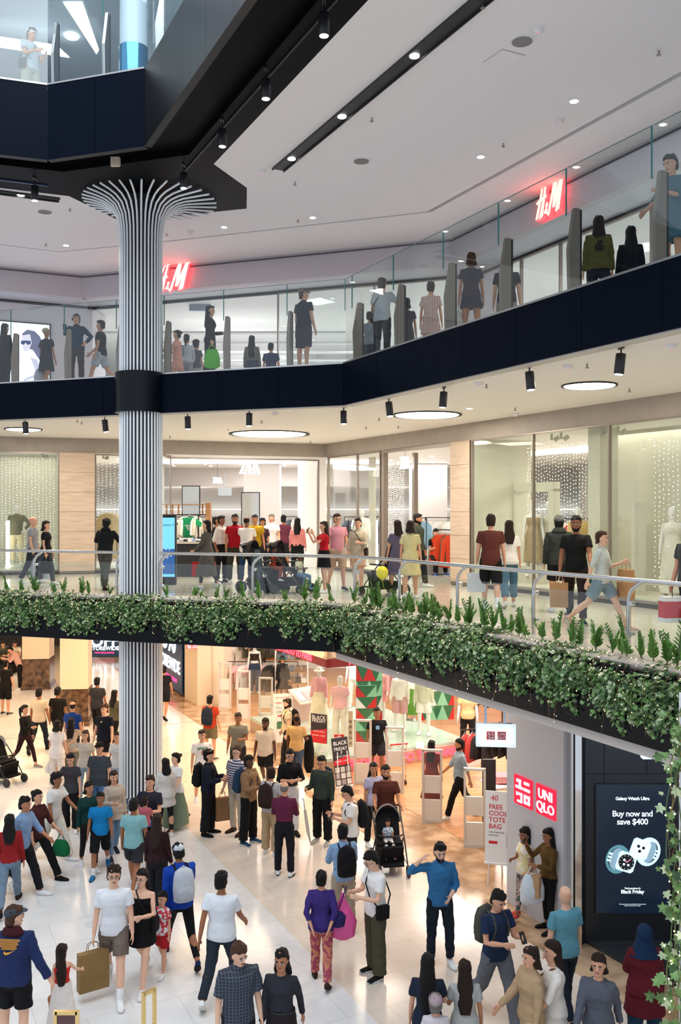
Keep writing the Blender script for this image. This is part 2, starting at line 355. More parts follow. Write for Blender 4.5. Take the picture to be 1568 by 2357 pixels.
# white upper ceiling with the dark shadow gaps
m_gap=m_black2
g1=[W(0,562,8.55),W(133,579,8.55),W(380,555,8.55),W(983,487,8.55),W(1568,165,8.55)]
g1=[Vector((p.x,p.y)) for p in g1]; g1[0]=ext(g1[1],g1[0],5); g1[-1]=ext(g1[-2],g1[-1],9); 
gi=offedge(g1,.16)
front=c2+[(20,5.9),(20,6.5)]
struct('ceiling',MB().prism(c2+[(g1[-1].x,g1[-1].y)]+[tuple(p) for p in g1[::-1][1:]],8.55,8.74),m_ceil2)
struct('ceiling',MB().prism([tuple(p) for p in gi]+[(30,gi[-1].y),(30,BACK),(-30,BACK),(-30,gi[0].y)],8.58,8.74),m_ceil2)
struct('ceiling',MB().prism([(-32,14),(c2[0][0],c2[0][1])]+[(p.x,p.y) for p in e3i[:1]]+[(x,y) for x,y in c2[1:]]+[(30,5.9),(30,BACK),(-32,BACK)],8.74,8.9),m_black2)
# long slot in the ceiling with its little lamps
def slot(pa,pb,wd,label,lamps):
    a=W(*pa,8.545);b=W(*pb,8.545); d=(b-a); L=d.length; rz=math.atan2(d.y,d.x); c=(a+b)/2
    t=empty('ceiling_light_slot',(c.x,c.y,8.55),rz,label,'ceiling light','ceiling light slots')
    MB().box((0,0,-.006),(L,wd,.02)).box((0,wd/2,-.02),(L,.02,.05)).box((0,-wd/2,-.02),(L,.02,.05)).build('slot_frame',m_black2,t)
    for px,py in lamps:
        p=W(px,py,8.53); loc=Matrix.Rotation(-rz,4,'Z')@(Vector((p.x-c.x,p.y-c.y,0)))
        MB().cyl((loc.x,0,-.03),.075,.02,16).build('slot_lamp',m_lamp,t)
    return t
slot((640,390),(1135,-25),.24,'long black ceiling slot with spot lamps running past the access panel',[(673,366),(785,268),(947,127)])
slot((-60,433),(137,459),.2,'short black ceiling slot at the left above the fluted column',[(48,449)])
# walls of the upper gallery
hh=backn(W2a,W2b)
mb=MB()
for a,b in((W2L,W2a),(W2a,W2b),(W2b,W2R)): mb.wall(a,b,7.92,8.58,.2)
struct('wall_back',mb,mat('lilac_fascia_paint',(.56,.52,.55),.6))
mb=MB(); 
for a,b in((W2L,W2a),(W2a,W2b),(W2b,W2R)): mb.wall(Vector(a)-backn(a,b)*.03,Vector(b)-backn(a,b)*.03,8.50,8.53,.05)
struct('trim_9',mb,mat('shadow_gap_grey',(.10,.09,.10),.6))
Wr=[W2L,W2a,W2b,W2R]; Wi=offedge(Wr,1.05); Wo=offedge(Wr,.2)
struct('ceiling',MB().prism([tuple(p) for p in Wo]+[tuple(p) for p in Wi[::-1]],7.92,7.96),mat('recess_ceiling_grey',(.60,.60,.63),.6))
# black head lines and glass of the upper shop
mb=MB(); 
for a,b in zip(Wi[:-1],Wi[1:]): mb.wall(a,b,7.84,7.93,.08)
struct('trim_10',mb,m_blackm)
pl=hit(640,Wi[1],Wi[2]); pr=hit(862,Wi[1],Wi[2]); 
def glasswall(name,a,b,z0,z1,mull=(),mt=m_shopglass,fr=m_dsteel,t=.02,w_=.05):
    o=MB().wall(a,b,z0,z1,t).build(name,mt,kind='structure')
    mb=MB(); a=Vector(a[:2]); b=Vector(b[:2]); d=(b-a).normalized(); nn=backn(a,b)
    for p in [a,b]+[Vector(m_[:2]) for m_ in mull]:
        mb.prism([p-d*w_/2-nn*.03,p+d*w_/2-nn*.03,p+d*w_/2+nn*.05,p-d*w_/2+nn*.05],z0,z1)
    mb.wall(a-nn*.03,b-nn*.03,z1-w_,z1,.08); mb.wall(a-nn*.03,b-nn*.03,z0,z0+.05,.08)
    mb.build('window_frame',fr,o); return o
glasswall('window_1',pl,hit(1030,Wi[1],Wi[2]),G2,7.86,[pr],w_=.03)
glasswall('window_2',hit(1165,Wi[2],Wi[3]),Wi[3],G2,7.86,[hit(x,Wi[2],Wi[3]) for x in(1200,1290,1500)],w_=.04)
# blank pale wall between the two windows, side wall, and wall with the screen
mb=MB().wall(hit(1030,Wi[1],Wi[2]),Wi[2],G2,7.9,.15); mb.wall(Wi[2],hit(1165,Wi[2],Wi[3]),G2,7.9,.15); struct('wall_right',mb,m_lilac)
q=hit(195,Wi[0],Wi[1]); q2=Vector((XD(243,28.6),28.6)); mb=MB().wall(Wi[0],Wi[1],G2,7.9,.12); mb.wall(Wi[1],q2,G2,7.9,.1); struct('wall_left',mb,m_lilac)
# interior shell of the upper shop
struct('wall_back',MB().box((0,41,6.4),(50,.2,3.3)),m_shop)
struct('ceiling',MB().prism([tuple(Wi[0]+Vector((0,.1))),tuple(Wi[1]+Vector((0,.1))),tuple(Wi[2]+Vector((.05,.1))),tuple(Wi[3]+Vector((.1,0))),(30,Wi[3].y),(30,41),(-30,41),(-30,Wi[0].y)],7.94,8.0),m_shop)
for x in (-6.2,-1.5,2.2): struct('wall_back',MB().box((x,36,6.35),(1.1,1.1,3.2)),m_lilac)
# hanging slatted bulkhead lines seen inside
for k in range(7):
    struct('trim_11',MB().box((-3.6+.2*k,27.5+1.7*k,7.2-.0*k),(7.5,.25,.05)),m_white)
# ---------- first floor walls ----------
mb=MB(); mb.wall(W1L,W1b,3.53,3.96,.3); mb.wall(W1b,W1R,3.53,3.96,.3); struct('wall_back',mb,m_taupe)
mb=MB(); mb.wall(W1L,hit(395,W1L,W1b),0,.09,.1); mb.wall(hit(752,W1b,W1R),hit(880,W1b,W1R),0,.09,.1); mb.wall(hit(1040,W1b,W1R),W1R,0,.09,.1)
struct('baseboard_back',mb,mat('dark_base_strip',(.05,.045,.04),.15))
def pier(a,b,label=None):
    mb=MB(); nn=backn(a,b)
    for k in range(6): mb.wall(a-nn*.06,b-nn*.06,.09+k*.5733,.09+(k+1)*.5733-.008,.5,0)
    mb.wall(a-nn*.045,b-nn*.045,.02,3.52,.45,1); struct('wall_back',mb,[m_stone,mat('stone_joint',(.2,.15,.11),.7)])
pier(hit(137,W1L,W1b),hit(218,W1L,W1b)); pier(hit(1041,W1b,W1R),hit(1085,W1b,W1R))
# white entrance jambs
nr=Vector((N.x,N.y))
L1o=hit(700,W1L,W1b); L1j=hit(752,W1L,W1b); nl=backn(W1L,W1b)
mb=MB(); mb.wall(hit(735,W1L,W1b),L1j,0,3.53,2.6); mb.wall(hit(383,W1L,W1b),hit(735,W1L,W1b),3.44,3.53,.4); struct('wall_back',mb,m_shop)
mb=MB(); mb.wall(hit(731,W1L,W1b)-nl*.02,hit(735,W1L,W1b)-nl*.02,0,3.44,.1); mb.wall(hit(385,W1L,W1b)-nl*.02,hit(735,W1L,W1b)-nl*.02,3.41,3.45,.1); struct('trim_12',mb,m_dsteel)
ngl=Vector((N.x,N.y))
glasswall('window_3',W1L,hit(135,W1L,W1b),.09,3.53,[hit(-40,W1L,W1b)],w_=.05)
glasswall('window_4',hit(220,W1L,W1b),hit(393,W1L,W1b),.09,3.5,w_=.04)
glasswall('window_5',hit(756,W1b,W1R),hit(876,W1b,W1R),.09,3.53,[hit(823,W1b,W1R)],w_=.04)
mb=MB(); mb.wall(hit(877,W1b,W1R),hit(883,W1b,W1R),0,3.53,.15); a=hit(934,W1b,W1R)+ngl*.2; mb.wall(a,a+U*.12,0,3.4,.12); mb.wall(hit(883,W1b,W1R),hit(1041,W1b,W1R),3.45,3.55,.12); struct('trim_13',mb,m_dsteel)
glasswall('window_6',hit(1088,W1b,W1R),W1R,.09,3.53,[hit(1228,W1b,W1R),hit(1403,W1b,W1R)],w_=.03)
# display bays: raised deck, back boards, head
nr=Vector((N.x,N.y))
def bay(a,b,depth,boards,name='wall_back'):
    nn=backn(a,b); mb=MB(); mb.wall(Vector(a)+nn*.05,Vector(b)+nn*.05,.0,.14,depth)
    for (p,q,z0,z1) in boards: mb.wall(Vector(p),Vector(q),z0,z1,.06)
    struct(name,mb,m_cream)
bay(W1L,hit(135,W1L,W1b),1.9,[(W1L+nl*1.9,onwall(133,W1L,W1b,1.9),0,3.6)])
mb=MB().wall(hit(133,W1L,W1b)+nl*.1,hit(137,W1L,W1b)+nl*.1,0,3.5,1.9); struct('wall_back',mb,m_cream)
bay(hit(220,W1L,W1b),hit(395,W1L,W1b),1.2,[])
bay(hit(756,W1b,W1R),hit(876,W1b,W1R),1.5,[(W1b+U*.1+nr*1.5,onwall(862,W1b,W1R,1.5),0,3.6)])
bay(hit(1088,W1b,W1R),W1R,1.7,[(onwall(1080,W1b,W1R,1.7),onwall(1158,W1b,W1R,1.7),0,3.6),(onwall(1354,W1b,W1R,1.7),W1R+nr*1.7,0,3.6)])
a=onwall(1354,W1b,W1R,.5); struct('wall_back',MB().wall(a,a+U*.35,.1,3.6,.5),m_cream)
a=hit(1089,W1b,W1R); struct('wall_back',MB().prism([a+nr*.04,a+nr*1.75,a+nr*1.75-U*.05,a+nr*.04-U*.05],.1,3.55),m_cream)

# interior shell of the first floor shop
struct('ceiling',MB().prism([tuple(W1L+nl*.3),tuple(W1b+Vector((.2,.4))),tuple(W1R+nr*.3),(30,W1R.y),(30,BACK),(-30,BACK),(-30,W1L.y)],3.56,3.6),m_shop)
struct('wall_back',MB().box((0,42,1.8),(56,.2,3.6)),m_shop)
m_bulk=mat('shop_bulkhead_grey',(.56,.53,.51),.6)
struct('wall_back',MB().box((0,36.5,3.2),(56,.3,.75)),m_bulk)
struct('ceiling',MB().box((0,39,3.0),(56,5.0,.04)),m_bulk)
for x in (-7.2,-2.85,3.2,9.5): struct('wall_back',MB().box((x,33.4,1.5),(1.3,1.0,4.2)),m_bulk)
# cove light
MB().box((-2.5,31.3,3.50),(8,.35,.05)).build('cove_light',m_lampc,label='long white cove light over the clothes shop entrance beside the fluted column',cat='ceiling light')
o=MB().box((0,0,0),(9.5,.35,.05)).build('cove_light',m_lampc,label='long white cove light inside the clothes shop behind the right shop windows',cat='ceiling light',loc=(6.6,25.2,3.50),rz=math.atan2(U.y,U.x))
MB().box((0,41.7,1.92),(50,.1,.04)).build('shelf_light',mat('shelf_glow',(1,1,1),.5,emit=2.2,ecol=(1,.98,.95)),label='thin continuous light strip above the clothes at the back of the shop',cat='light')
# ---------- ground floor walls ----------
# white sign wall: from x=1167 to 1298 on the line n~9.5
A=W(1167,2075,G0); B_=W(1298,2158,G0); A=Vector((A.x,A.y)); B_=Vector((B_.x,B_.y))
SWa,SWb=A,B_
struct('wall_right',MB().wall(A,B_,G0,-.85,.35),mat('sign_wall_white',(.62,.61,.62),.5))
C_=Vector((XD(1317,B_.y-.42),B_.y-.42)); struct('wall_right',MB().wall(B_+nr*.06,C_+nr*.06,G0,-.85,.1),m_chrome)
D_=Vector((XD(1348,13.76),13.76)); E_=Vector((5.6,13.76))
m_scr=mat('charcoal_cladding',(.012,.014,.018),.3,spec=.5)
struct('wall_right',MB().prism([(C_.x,C_.y),(D_.x,D_.y),(E_.x,E_.y),(E_.x,16),(C_.x+.5,16)],G0,-.8),m_scr)
struct('trim_14',MB().prism([(D_.x,D_.y-.002),(4.08,13.05),(5.0,11.9),(6.4,13.0),(6.4,13.756)],G0,G0+.04),mat('dark_floor_plinth',(.03,.032,.036),.25))
struct('trim_15',MB().wall((C_.x-.012,C_.y-.0),(C_.x+.012,C_.y-.02),G0,-.85,.02),m_steel)
struct('trim_16',MB().box((4.25,13.752,-2.15),(1.3,.008,.008)).box((4.62,13.752,-1.6),(.008,.008,1.1)).box((3.98,13.752,-1.9),(.006,.008,1.6)),mat('seam_line',(.004,.004,.005),.6))
# pillar block by the store, and screen wall
p=[(-5.45,31.9),(-4.8,30.6),(-3.95,30.85),(-3.95,34),(-5.45,34)]
struct('wall_left',MB().prism(p,G0,-.78),m_pcream)
struct('wall_left',MB().box((-4.3,30.68,-3.0),(.012,.02,3.4),rz=.23),mat('joint_brown',(.4,.3,.2),.6))
struct('wall_left',MB().prism([(-5.45,31.9),(-9.6,41),(-9.2,42),(-5.0,34)],G0,-.78),m_scr)
struct('wall_back',MB().box((-9,44.5,-2.7),(42,.2,4)),mat('far_wall_dark',(.06,.052,.05),.6))
struct('wall_back',MB().box((-12.9,44.1,-2.7),(.5,.3,4)).box((-10.3,43.5,-2.7),(1.0,.3,4)),mat('far_wall_grey',(.33,.30,.29),.6))
# store back wall and side
struct('wall_back',MB().box((4,38,-2.7),(26,.2,4)),m_shop)
struct('wall_right',MB().wall(B_+nr*9,UN(-22,19),G0,-.8,.2),m_shop)
# skirting line between zones: metal strips
mb=MB()
for (x1,y1,x2,y2) in((373,1668,460,1660),(100,1700,0,1700)):
    a=W(x1,y1,G0);b=W(x2,y2,G0); mb.wall(a,b,G0,G0+.004,.02)
struct('trim_17',mb,m_dsteel)
# upper-most level: floor, back walls, ceiling, cove
e3f=offedge(e3,.1)
struct('floor',MB().prism([tuple(p) for p in e3f]+[(20,e3f[-1].y),(20,40),(-30,40),(-30,e3f[0].y)],8.9,9.8),m_white)
m_c3=mat('topmost_ceiling_sky_tint',(.36,.44,.52),.6)  # blue sky reflection of the glass is put into this ceiling colour
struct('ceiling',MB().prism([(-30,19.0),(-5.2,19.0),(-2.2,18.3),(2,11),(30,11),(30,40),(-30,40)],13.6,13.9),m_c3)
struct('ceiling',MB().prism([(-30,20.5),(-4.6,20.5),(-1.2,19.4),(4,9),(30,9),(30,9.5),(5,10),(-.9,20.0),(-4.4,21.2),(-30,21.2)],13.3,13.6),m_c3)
struct('wall_back',MB().box((-6,30,11.8),(40,.2,4)),mat('upper_wall_beige',(.34,.33,.29),.6))
struct('wall_back',MB().box((-6,27,10.9),(40,.2,2.4)),mat('upper_green_panel',(.006,.05,.03),.3))
mb=MB().prism([W(-40,75,13.3)[:2],W(130,100,13.3)[:2],W(160,128,13.3)[:2],W(-40,98,13.3)[:2]],13.24,13.27); mb.prism([W(145,0,13.3)[:2],W(190,0,13.3)[:2],W(228,110,13.3)[:2],W(222,120,13.3)[:2]],13.24,13.27)
mb.build('cove_light',mat('cove_glow',(1,1,1),.5,emit=.8,ecol=(1,.97,.92)),label='glowing angular cove strips in the ceiling of the topmost level',cat='ceiling light')
p=W(165,84,13.58); MB().cyl((p.x,p.y,13.56),.16,.04).build('downlight',m_lamp,label='round bright downlight in the ceiling of the topmost level',cat='ceiling light')
lamp('POINT',(-7,22,12.3),25,(.95,.98,1),.3)
# ================= FIXTURES =================
# ---- fluted column ----
CXc,CYc=-4.31,19.7
col=empty('fluted_column',(CXc,CYc,G0),0,'tall round column of white vertical fins flaring into a starburst under the black soffit','column')
MB().cyl((0,0,0),.405,13.3,40).build('core',m_core,col)
MB().lathe((0,0,0),[(.56,0),(.56,.42),(.53,.47),(.44,.47)],40).build('base_ring',m_chrome,col,smooth=True)
MB().cyl((-.03,0,3.93-G0),.52,.86,48).build('collar',mat('collar_black',(.004,.006,.009),.28,spec=.25),col,smooth=True)
NF=36
for k in range(NF):
    a=2*math.pi*k/NF+.05; ca,sa=math.cos(a),math.sin(a)
    RR=1.22+.40*max(0,ca)**1.2+.06*abs(sa)
    pr=[(.442,.47),(.442,12.2),(.452,12.55),(.50,12.82),(.62,13.02),(.80,13.12),(1.0,13.165),(RR,13.20)]
    MB().tube([(ca*r,sa*r,z) for r,z in pr],[.0205,.0205,.0205,.021,.022,.022,.022,.022],6).build('fin',m_fin,col,smooth=True)
# upper level column
c=WD(308,90,19.3); t=empty('wrapped_column',(c.x,c.y,9.8),0,'fat pale column with a blue chrome foot behind the topmost glass balustrade','column')
MB().cyl((0,0,1.8),.29,2.0,32).build('shaft',mat('pale_blue_wrap',(.62,.74,.82),.3),t,smooth=True)
MB().cyl((0,0,0),.31,1.8,32).build('chrome_foot',mat('blue_chrome',(.10,.42,.72),.08,.9),t,smooth=True)
# ---- glass balustrades ----
def blade(mb,p,nn,h,d0=.09,dm=.19,t=.05,z=0,mi=0):
    d=Vector((-nn.y,nn.x)); prof=[(0,0),(dm*.9,0),(dm,h*.5),(d0,h),(0,h)]
    vs=[]
    for s_ in(-1,1):
        for a,b in prof: q=Vector(p)+nn*a+d*(s_*t/2); vs.append((q.x,q.y,z+b))
    n=len(prof); mb.add(vs,[tuple(range(n)),tuple(range(n,2*n))[::-1]]+[(i,n+i,n+(i+1)%n,(i+1)%n) for i in range(n)],mi); return mb
def balustrade(edge,xs,z,H,hp,label,mt,dist=.06,d0=.09,dm=.19):
    e=offedge(edge,dist); t=empty('glass_balustrade',(0,0,0),0,label,'balustrade')
    pts=[]
    for px in xs:
        for i,(a,b) in enumerate(zip(e[:-1],e[1:])):
            q=hit(px,a,b); s_=(q-a).dot((b-a).normalized())
            if -.001<=s_<=(b-a).length+.001 : pts.append((i+s_/(b-a).length,q,backn(a,b))); break
    pts.sort(key=lambda k:k[0])
    for s_,q,nn in pts:
        po=blade(MB(),q+nn*(.03+dm),-nn,hp,d0,dm,.06,z).build('post',mt,t)
        MB().prism([q+nn*(.034+dm)+Vector((nn.y,-nn.x))*k*.03+nn*j for k,j in((-1,0),(1,0),(1,.03),(-1,.03))],z,z+hp*.99).build('post_strip',m_blackm,po)
    allp=[(0,e[0])]+[(s_,q) for s_,q,_ in pts]+[(i,p) for i,p in enumerate(e)][1:]
    allp.sort(key=lambda k:k[0]); 
    for (s1,p),(s2,q) in zip(allp[:-1],allp[1:]):
        p=Vector(p);q=Vector(q)
        if (q-p).length<.15: continue
        d=(q-p).normalized(); pane=MB().wall(p+d*.01,q-d*.01,z+.02,z+H,.017).build('glass_pane',m_glass,t)
        MB().wall(q-d*.012,q-d*.0,z+hp*.9,z+H,.02).build('glass_edge',m_gedge,pane)
        MB().wall(p+d*.01,q-d*.01,z+H,z+H+.006,.017).build('top_edge',mat('glass_top_edge',(.30,.38,.38),.2),pane)
    return t
balustrade([E2L,E2b,E2R],[-110,25,148,268,378,515,661,810,905,1020,1147,1303,1500],G2+.03,1.67,1.15,'frameless glass balustrade with tapered bronze posts along the middle upper gallery',m_dsteel)
balustrade([E3L,E3b,E3c,E3R],[0-120,118,236,352,470],G3+.02,1.9,1.25,'tall glass balustrade with polished posts at the topmost level',m_steel,d0=.05,dm=.16)
# ---- tubular railing ----
Ra=Vector((XD(0,20.9),20.9)); Rb=Vector((.31,18.0)); Rc=Vector((4.15,11.1)); RL=ext(Rb,Ra,6); RR_=ext(Rb,Rc,6)
def railing(label,path,postx,rad=.032,group=None):
    t=empty('tube_railing',(0,0,0),0,label,'railing'); H=.92
    pp=[Vector((p[0],p[1],H)) for p in path]; MB().tube(pp,rad,12).build('handrail',m_steel,t,smooth=True)
    ps=[]
    for px in postx:
        for a,b in zip(path[:-1],path[1:]):
            q=hit(px,a,b); s_=(q-Vector(a)).dot((Vector(b)-Vector(a)).normalized())
            if -.02<=s_<=(Vector(b)-Vector(a)).length+.02:
                d=(Vector(b)-Vector(a)).normalized(); nn=backn(a,b); f_=q-nn*.02-d*.0
                top=q+d*.22
                pts=[(f_.x,f_.y,0),(f_.x,f_.y,.66),(f_.x+d.x*.02,f_.y+d.y*.02,.74),(f_.x+d.x*.07,f_.y+d.y*.07,.81),(f_.x+d.x*.14,f_.y+d.y*.14,.86),(top.x,top.y,.915)]
                po=MB().tube(pts,.030,10).build('post',m_steel,t,smooth=True)
                for zz in(.22,.62):
                    c=f_+d*.06; m=MB(); m.tube([(f_.x,f_.y,zz),(c.x+d.x*.03,c.y+d.y*.03,zz)],.012,8); m.tube([(c.x-nn.x*.03,c.y-nn.y*.03,zz),(c.x+nn.x*.03,c.y+nn.y*.03,zz)],.032,12); m.build('clamp',m_steel,po,smooth=True)
                ps.append(f_); break
    ends=[Vector(path[0])]+ps+[Vector(path[-1])]
    for p,q in zip(ends[:-1],ends[1:]):
        if (q-p).length<.4: continue
        d=(q-p).normalized(); MB().wall(p+d*.09,q-d*.03,.08,.70,.014).build('glass_pane',m_glass,t)
    return t
railing('brushed steel tube railing left of the fluted column above the ivy',[RL,hit(272,Ra,Rb)],[-130,80,270.5])
railing('brushed steel tube railing curving from the fluted column to the right edge',[hit(369,Ra,Rb),Rb,RR_],[370,583,817.5,922,1056,1231,1450,1750])
# ---- cylinder spot lamps ----
def spotlamp(loc,label,group,tilt=(0,0),h=.27,r=.062,drop=.1,power=None):
    t=empty('track_spotlight',loc,0,label,'spotlight',group)
    MB().box((0,0,-.012),(.05,.14,.024)).cyl((0,0,-drop-.03),.011,drop+.02,8).build('mount',m_blackm,t)
    m=Matrix.Translation((0,0,-drop))@Matrix.Rotation(tilt[0],4,'X')@Matrix.Rotation(tilt[1],4,'Y')
    b=MB().lathe((0,0,-h),[(r*.9,0),(r,.01),(r,h-.01),(r*.93,h)],20); b.v=[tuple(m@Vector(v)) for v in b.v]; b=b.build('body',m_blackm,t,smooth=True)
    f=MB().cyl((0,0,-h-.004),r*.82,.006,20); f.v=[tuple(m@Vector(v)) for v in f.v]; f.build('lamp_face',m_lamp,t)
    return t
for i,(px,py) in enumerate([(58,985),(241,980),(432,973),(574,966),(791,961),(895,942),(1022,920),(1219,877),(1430,838)]):
    D=F*1.93/(CY-py); z=3.95
    spotlamp((XD(px,D),D,z),'black cylinder spotlight hanging under the first gallery ceiling, %s'%['leftmost, beside the small ring lamp','just left of the fluted column','first right of the fluted column','above the big ring lamp','above the shop corner','left of the middle ring lamp','above the middle ring lamp','left of the smallest ring lamp','rightmost'][i],'spotlights under the first gallery ceiling',(random.uniform(-.1,.1),random.uniform(-.12,.12)),h=.27,r=.066,drop=.085)
for i,(px,py) in enumerate([(746,60),(612,208),(512,320),(423,418),(80,447)]):
    D=F*6.42/(CY-py)
    spotlamp((XD(px,D),D,8.55),'black cylinder spotlight on the black upper soffit, %s'%['nearest to the top edge','second down from the top','third down from the top','lowest, beside the fin starburst','far left one over the pale ceiling'][i],'spotlights on the black soffit',h=.30,r=.072,drop=.16)
a=W(423,395,8.53);b=W(800,-30,8.53); mb=MB(); mb.wall(a,b,8.525,8.55,.03); struct('trim_18',mb,m_black2)
a=W(-30,410,8.53);b=W(110,428,8.53); mb=MB(); mb.wall(a,b,8.525,8.55,.03); struct('trim_18',mb,mat('track_blue',(.03,.05,.12),.3))
p=WD(265,380,17.35); MB().box((0,0,0),(.16,.07,.17)).box((.09,0,.0),(.015,.06,.15)).build('wireless_box',mat('beige_plastic',(.66,.55,.42),.5),label='small beige box fixed on the dark soffit above the fluted column',cat='device',loc=(p.x,p.y,8.46))
# ---- ring downlights ----
for (px,py,r),lb in zip(RINGS,['largest glowing ring lamp in the ceiling over the shop entrance','middle glowing ring lamp left of the stone pier','small glowing ring lamp at the right end','small glowing ring lamp at the far left']):
    D=F*2.15/(CY-py); X=XD(px,D); t=empty('ring_downlight',(X,D,3.95),0,lb,'ceiling light','round ceiling lights')
    MB().lathe((0,0,-.03),[(r*1.0,0),(r*1.0,.03)],48,caps=False).ring(None,[[Vector((math.cos(6.2832*k/48)*q,math.sin(6.2832*k/48)*q,-.02)) for k in range(48)] for q in(r*.93,r*1.02)],0,False).build('rim',m_black2,t)
    MB().cyl((0,0,-.03),r*.90,.02,48).build('diffuser',m_lamp,t)
# ---- small ceiling items ----
def ceil_item(kind,px,py,z,label,group=None):
    p=W(px,py,z)
    if kind=='downlight':
        t=empty('downlight',(p.x,p.y,z),0,label,'ceiling light',group); MB().cyl((0,0,-.012),.085,.012,20).build('trim_ring',m_white,t); MB().cyl((0,0,-.018),.065,.012,20).build('lamp_face',m_lampc,t)
    elif kind=='smoke_detector':
        t=empty('smoke_detector',(p.x,p.y,z),0,label,'smoke detector',group); MB().lathe((0,0,-.07),[(.035,0),(.055,.02),(.06,.045)],18).build('head',m_white,t,smooth=True); MB().cyl((0,0,-.028),.075,.028,18).build('base',m_white,t); MB().ball((0,-.02,-.072),.008).build('led',m_red,t)
    elif kind=='sprinkler':
        t=empty('sprinkler',(p.x,p.y,z),0,label,'sprinkler',group); MB().cyl((0,0,-.06),.012,.06,8).build('stem',m_dsteel,t); MB().cyl((0,0,-.065),.035,.006,12).build('deflector',m_dsteel,t)
    else:
        t=empty('ceiling_speaker',(p.x,p.y,z),0,label,'speaker',group); MB().cyl((0,0,-.012),.17,.012,28).build('rim',m_white,t); MB().cyl((0,0,-.02),.145,.012,28).build('grille',mat('speaker_grille',(.26,.24,.23),.8),t)
z2=8.55
for px,py,w_ in [(1322,232,'right one near the long shadow gap'),(1107,360,'middle one above the red glow'),(720,500,'one left of the ceiling corner'),(516,522,'one right of the fin starburst'),(152,564,'far left one')]: ceil_item('downlight',px,py,z2,'small bright downlight in the upper gallery ceiling, '+w_,'downlights of the upper gallery')
for px,py,w_ in [(1239,66,'beside the round speaker'),(1289,275,'near the long shadow gap'),(603,390,'next to the end of the long slot'),(439,533,'right of the column fins')]: ceil_item('smoke_detector',px,py,z2,'white smoke detector on the upper ceiling '+w_,'smoke detectors')
for px,py,w_ in [(1202,94,'large looking one by the access panel'),(832,370,'one below the long slot'),(103,487,'one left of the fluted column')]: ceil_item('speaker',px,py,z2,'round grey ceiling speaker, '+w_,'ceiling speakers')
for px,py in [(856,271),(679,419),(1112,8),(1517,117),(1159,330),(686,505),(384,537),(161,479),(106,560)]: ceil_item('sprinkler',px,py,z2,'tiny dark sprinkler head on the white upper ceiling','sprinklers of the upper ceiling')
z1=3.95
for px,py in [(1352,837),(1120,884),(1186,938),(873,962),(843,982),(917,980),(188,970),(178,966),(391,1003),(525,988),(602,968),(715,1015),(1449,894)]: ceil_item('sprinkler',px,py,z1,'tiny dark sprinkler head on the first gallery ceiling','sprinklers of the first gallery')
for px,py,w_ in [(1308,840,'left of the rightmost spotlight'),(1545,792,'at the right edge'),(1103,880,'between two spotlights'),(1186,951,'above the beige fascia'),(632,949,'near the big ring lamp')]: ceil_item('smoke_detector',px,py,z1,'white smoke detector on the first gallery ceiling '+w_,'first gallery smoke detectors')
ceil_item('downlight',1081,939,z1,'small downlight in the first gallery ceiling right of the middle ring lamp')
pp=[W(x,y,8.545) for x,y in((1113,144),(1157,114),(1209,128),(1169,156))]
mb=MB()
for a,b in zip(pp,pp[1:]+pp[:1]): mb.tube([a,b],.006,4)
mb.prism([(p.x,p.y) for p in pp],8.54,8.55,1); mb.build('access_panel',[m_grey,m_ceil2],label='square flush access panel in the upper ceiling beside the round speaker',cat='hatch')
# ---- red letter signs ----
def hm_sign(fm,label,w_=.95,h=.70):
    t=empty('letter_sign',(0,0,0),0,label,'sign')
    sl=.22
    def P(pts): return [((x+sl*y)*w_,y*h) for x,y in pts]
    H=[[(.02,0),(.10,.02),(.14,.94),(.20,1.0),(.13,1.0),(.09,.9)],[(.17,-.02),(.29,.04),(.25,1.0),(.36,1.05),(.22,1.02)],[(-.06,.46),(-.02,.42),(.32,.52),(.31,.60),(.02,.52)]]
    A=[[(.33,.12),(.36,.07),(.42,.07),(.45,.12),(.42,.22),(.44,.30),(.42,.36),(.38,.36),(.36,.30),(.39,.22)],[(.40,.2),(.45,.10),(.50,.05),(.47,.03),(.42,.08)]]
    Mm=[[(.50,-.02),(.56,0),(.62,.9),(.68,1.0),(.58,1.0),(.55,.85)],[(.58,1.0),(.68,1.02),(.74,.20),(.66,.15)],[(.68,.18),(.74,.14),(.86,1.0),(.80,1.0)],[(.80,0),(.93,.05),(.90,.98),(.99,1.06),(.80,1.02)]]
    for nm,polys in(('letter',H),('ampersand',A),('letter',Mm)):
        mb=MB(); back=MB()
        for p in polys: shape(mb,fm,P(p),.11,.13)
        for p in polys:
            cx=sum(q[0] for q in p)/len(p);cy=sum(q[1] for q in p)/len(p)
            shape(back,fm,P([(cx+(x-cx)*1.12,cy+(y-cy)*1.03) for x,y in p]),.02,.105)
        o=back.build(nm,m_red,t); mb.build('letter_face',m_redface,o)
    return t
d=(W2b-W2a).normalized(); q=hit(362,W2a,W2b)-backn(W2a,W2b)*.05; hm_sign(frame((q.x,q.y,7.86),d),'glowing red slanted letters H and M half behind the fluted column')
q=hit(1247,W2b,W2R)-N*.05; hm_sign(frame((q.x,q.y,7.98),U),'glowing red slanted letters H and M on the right upper wall',.80,.74)
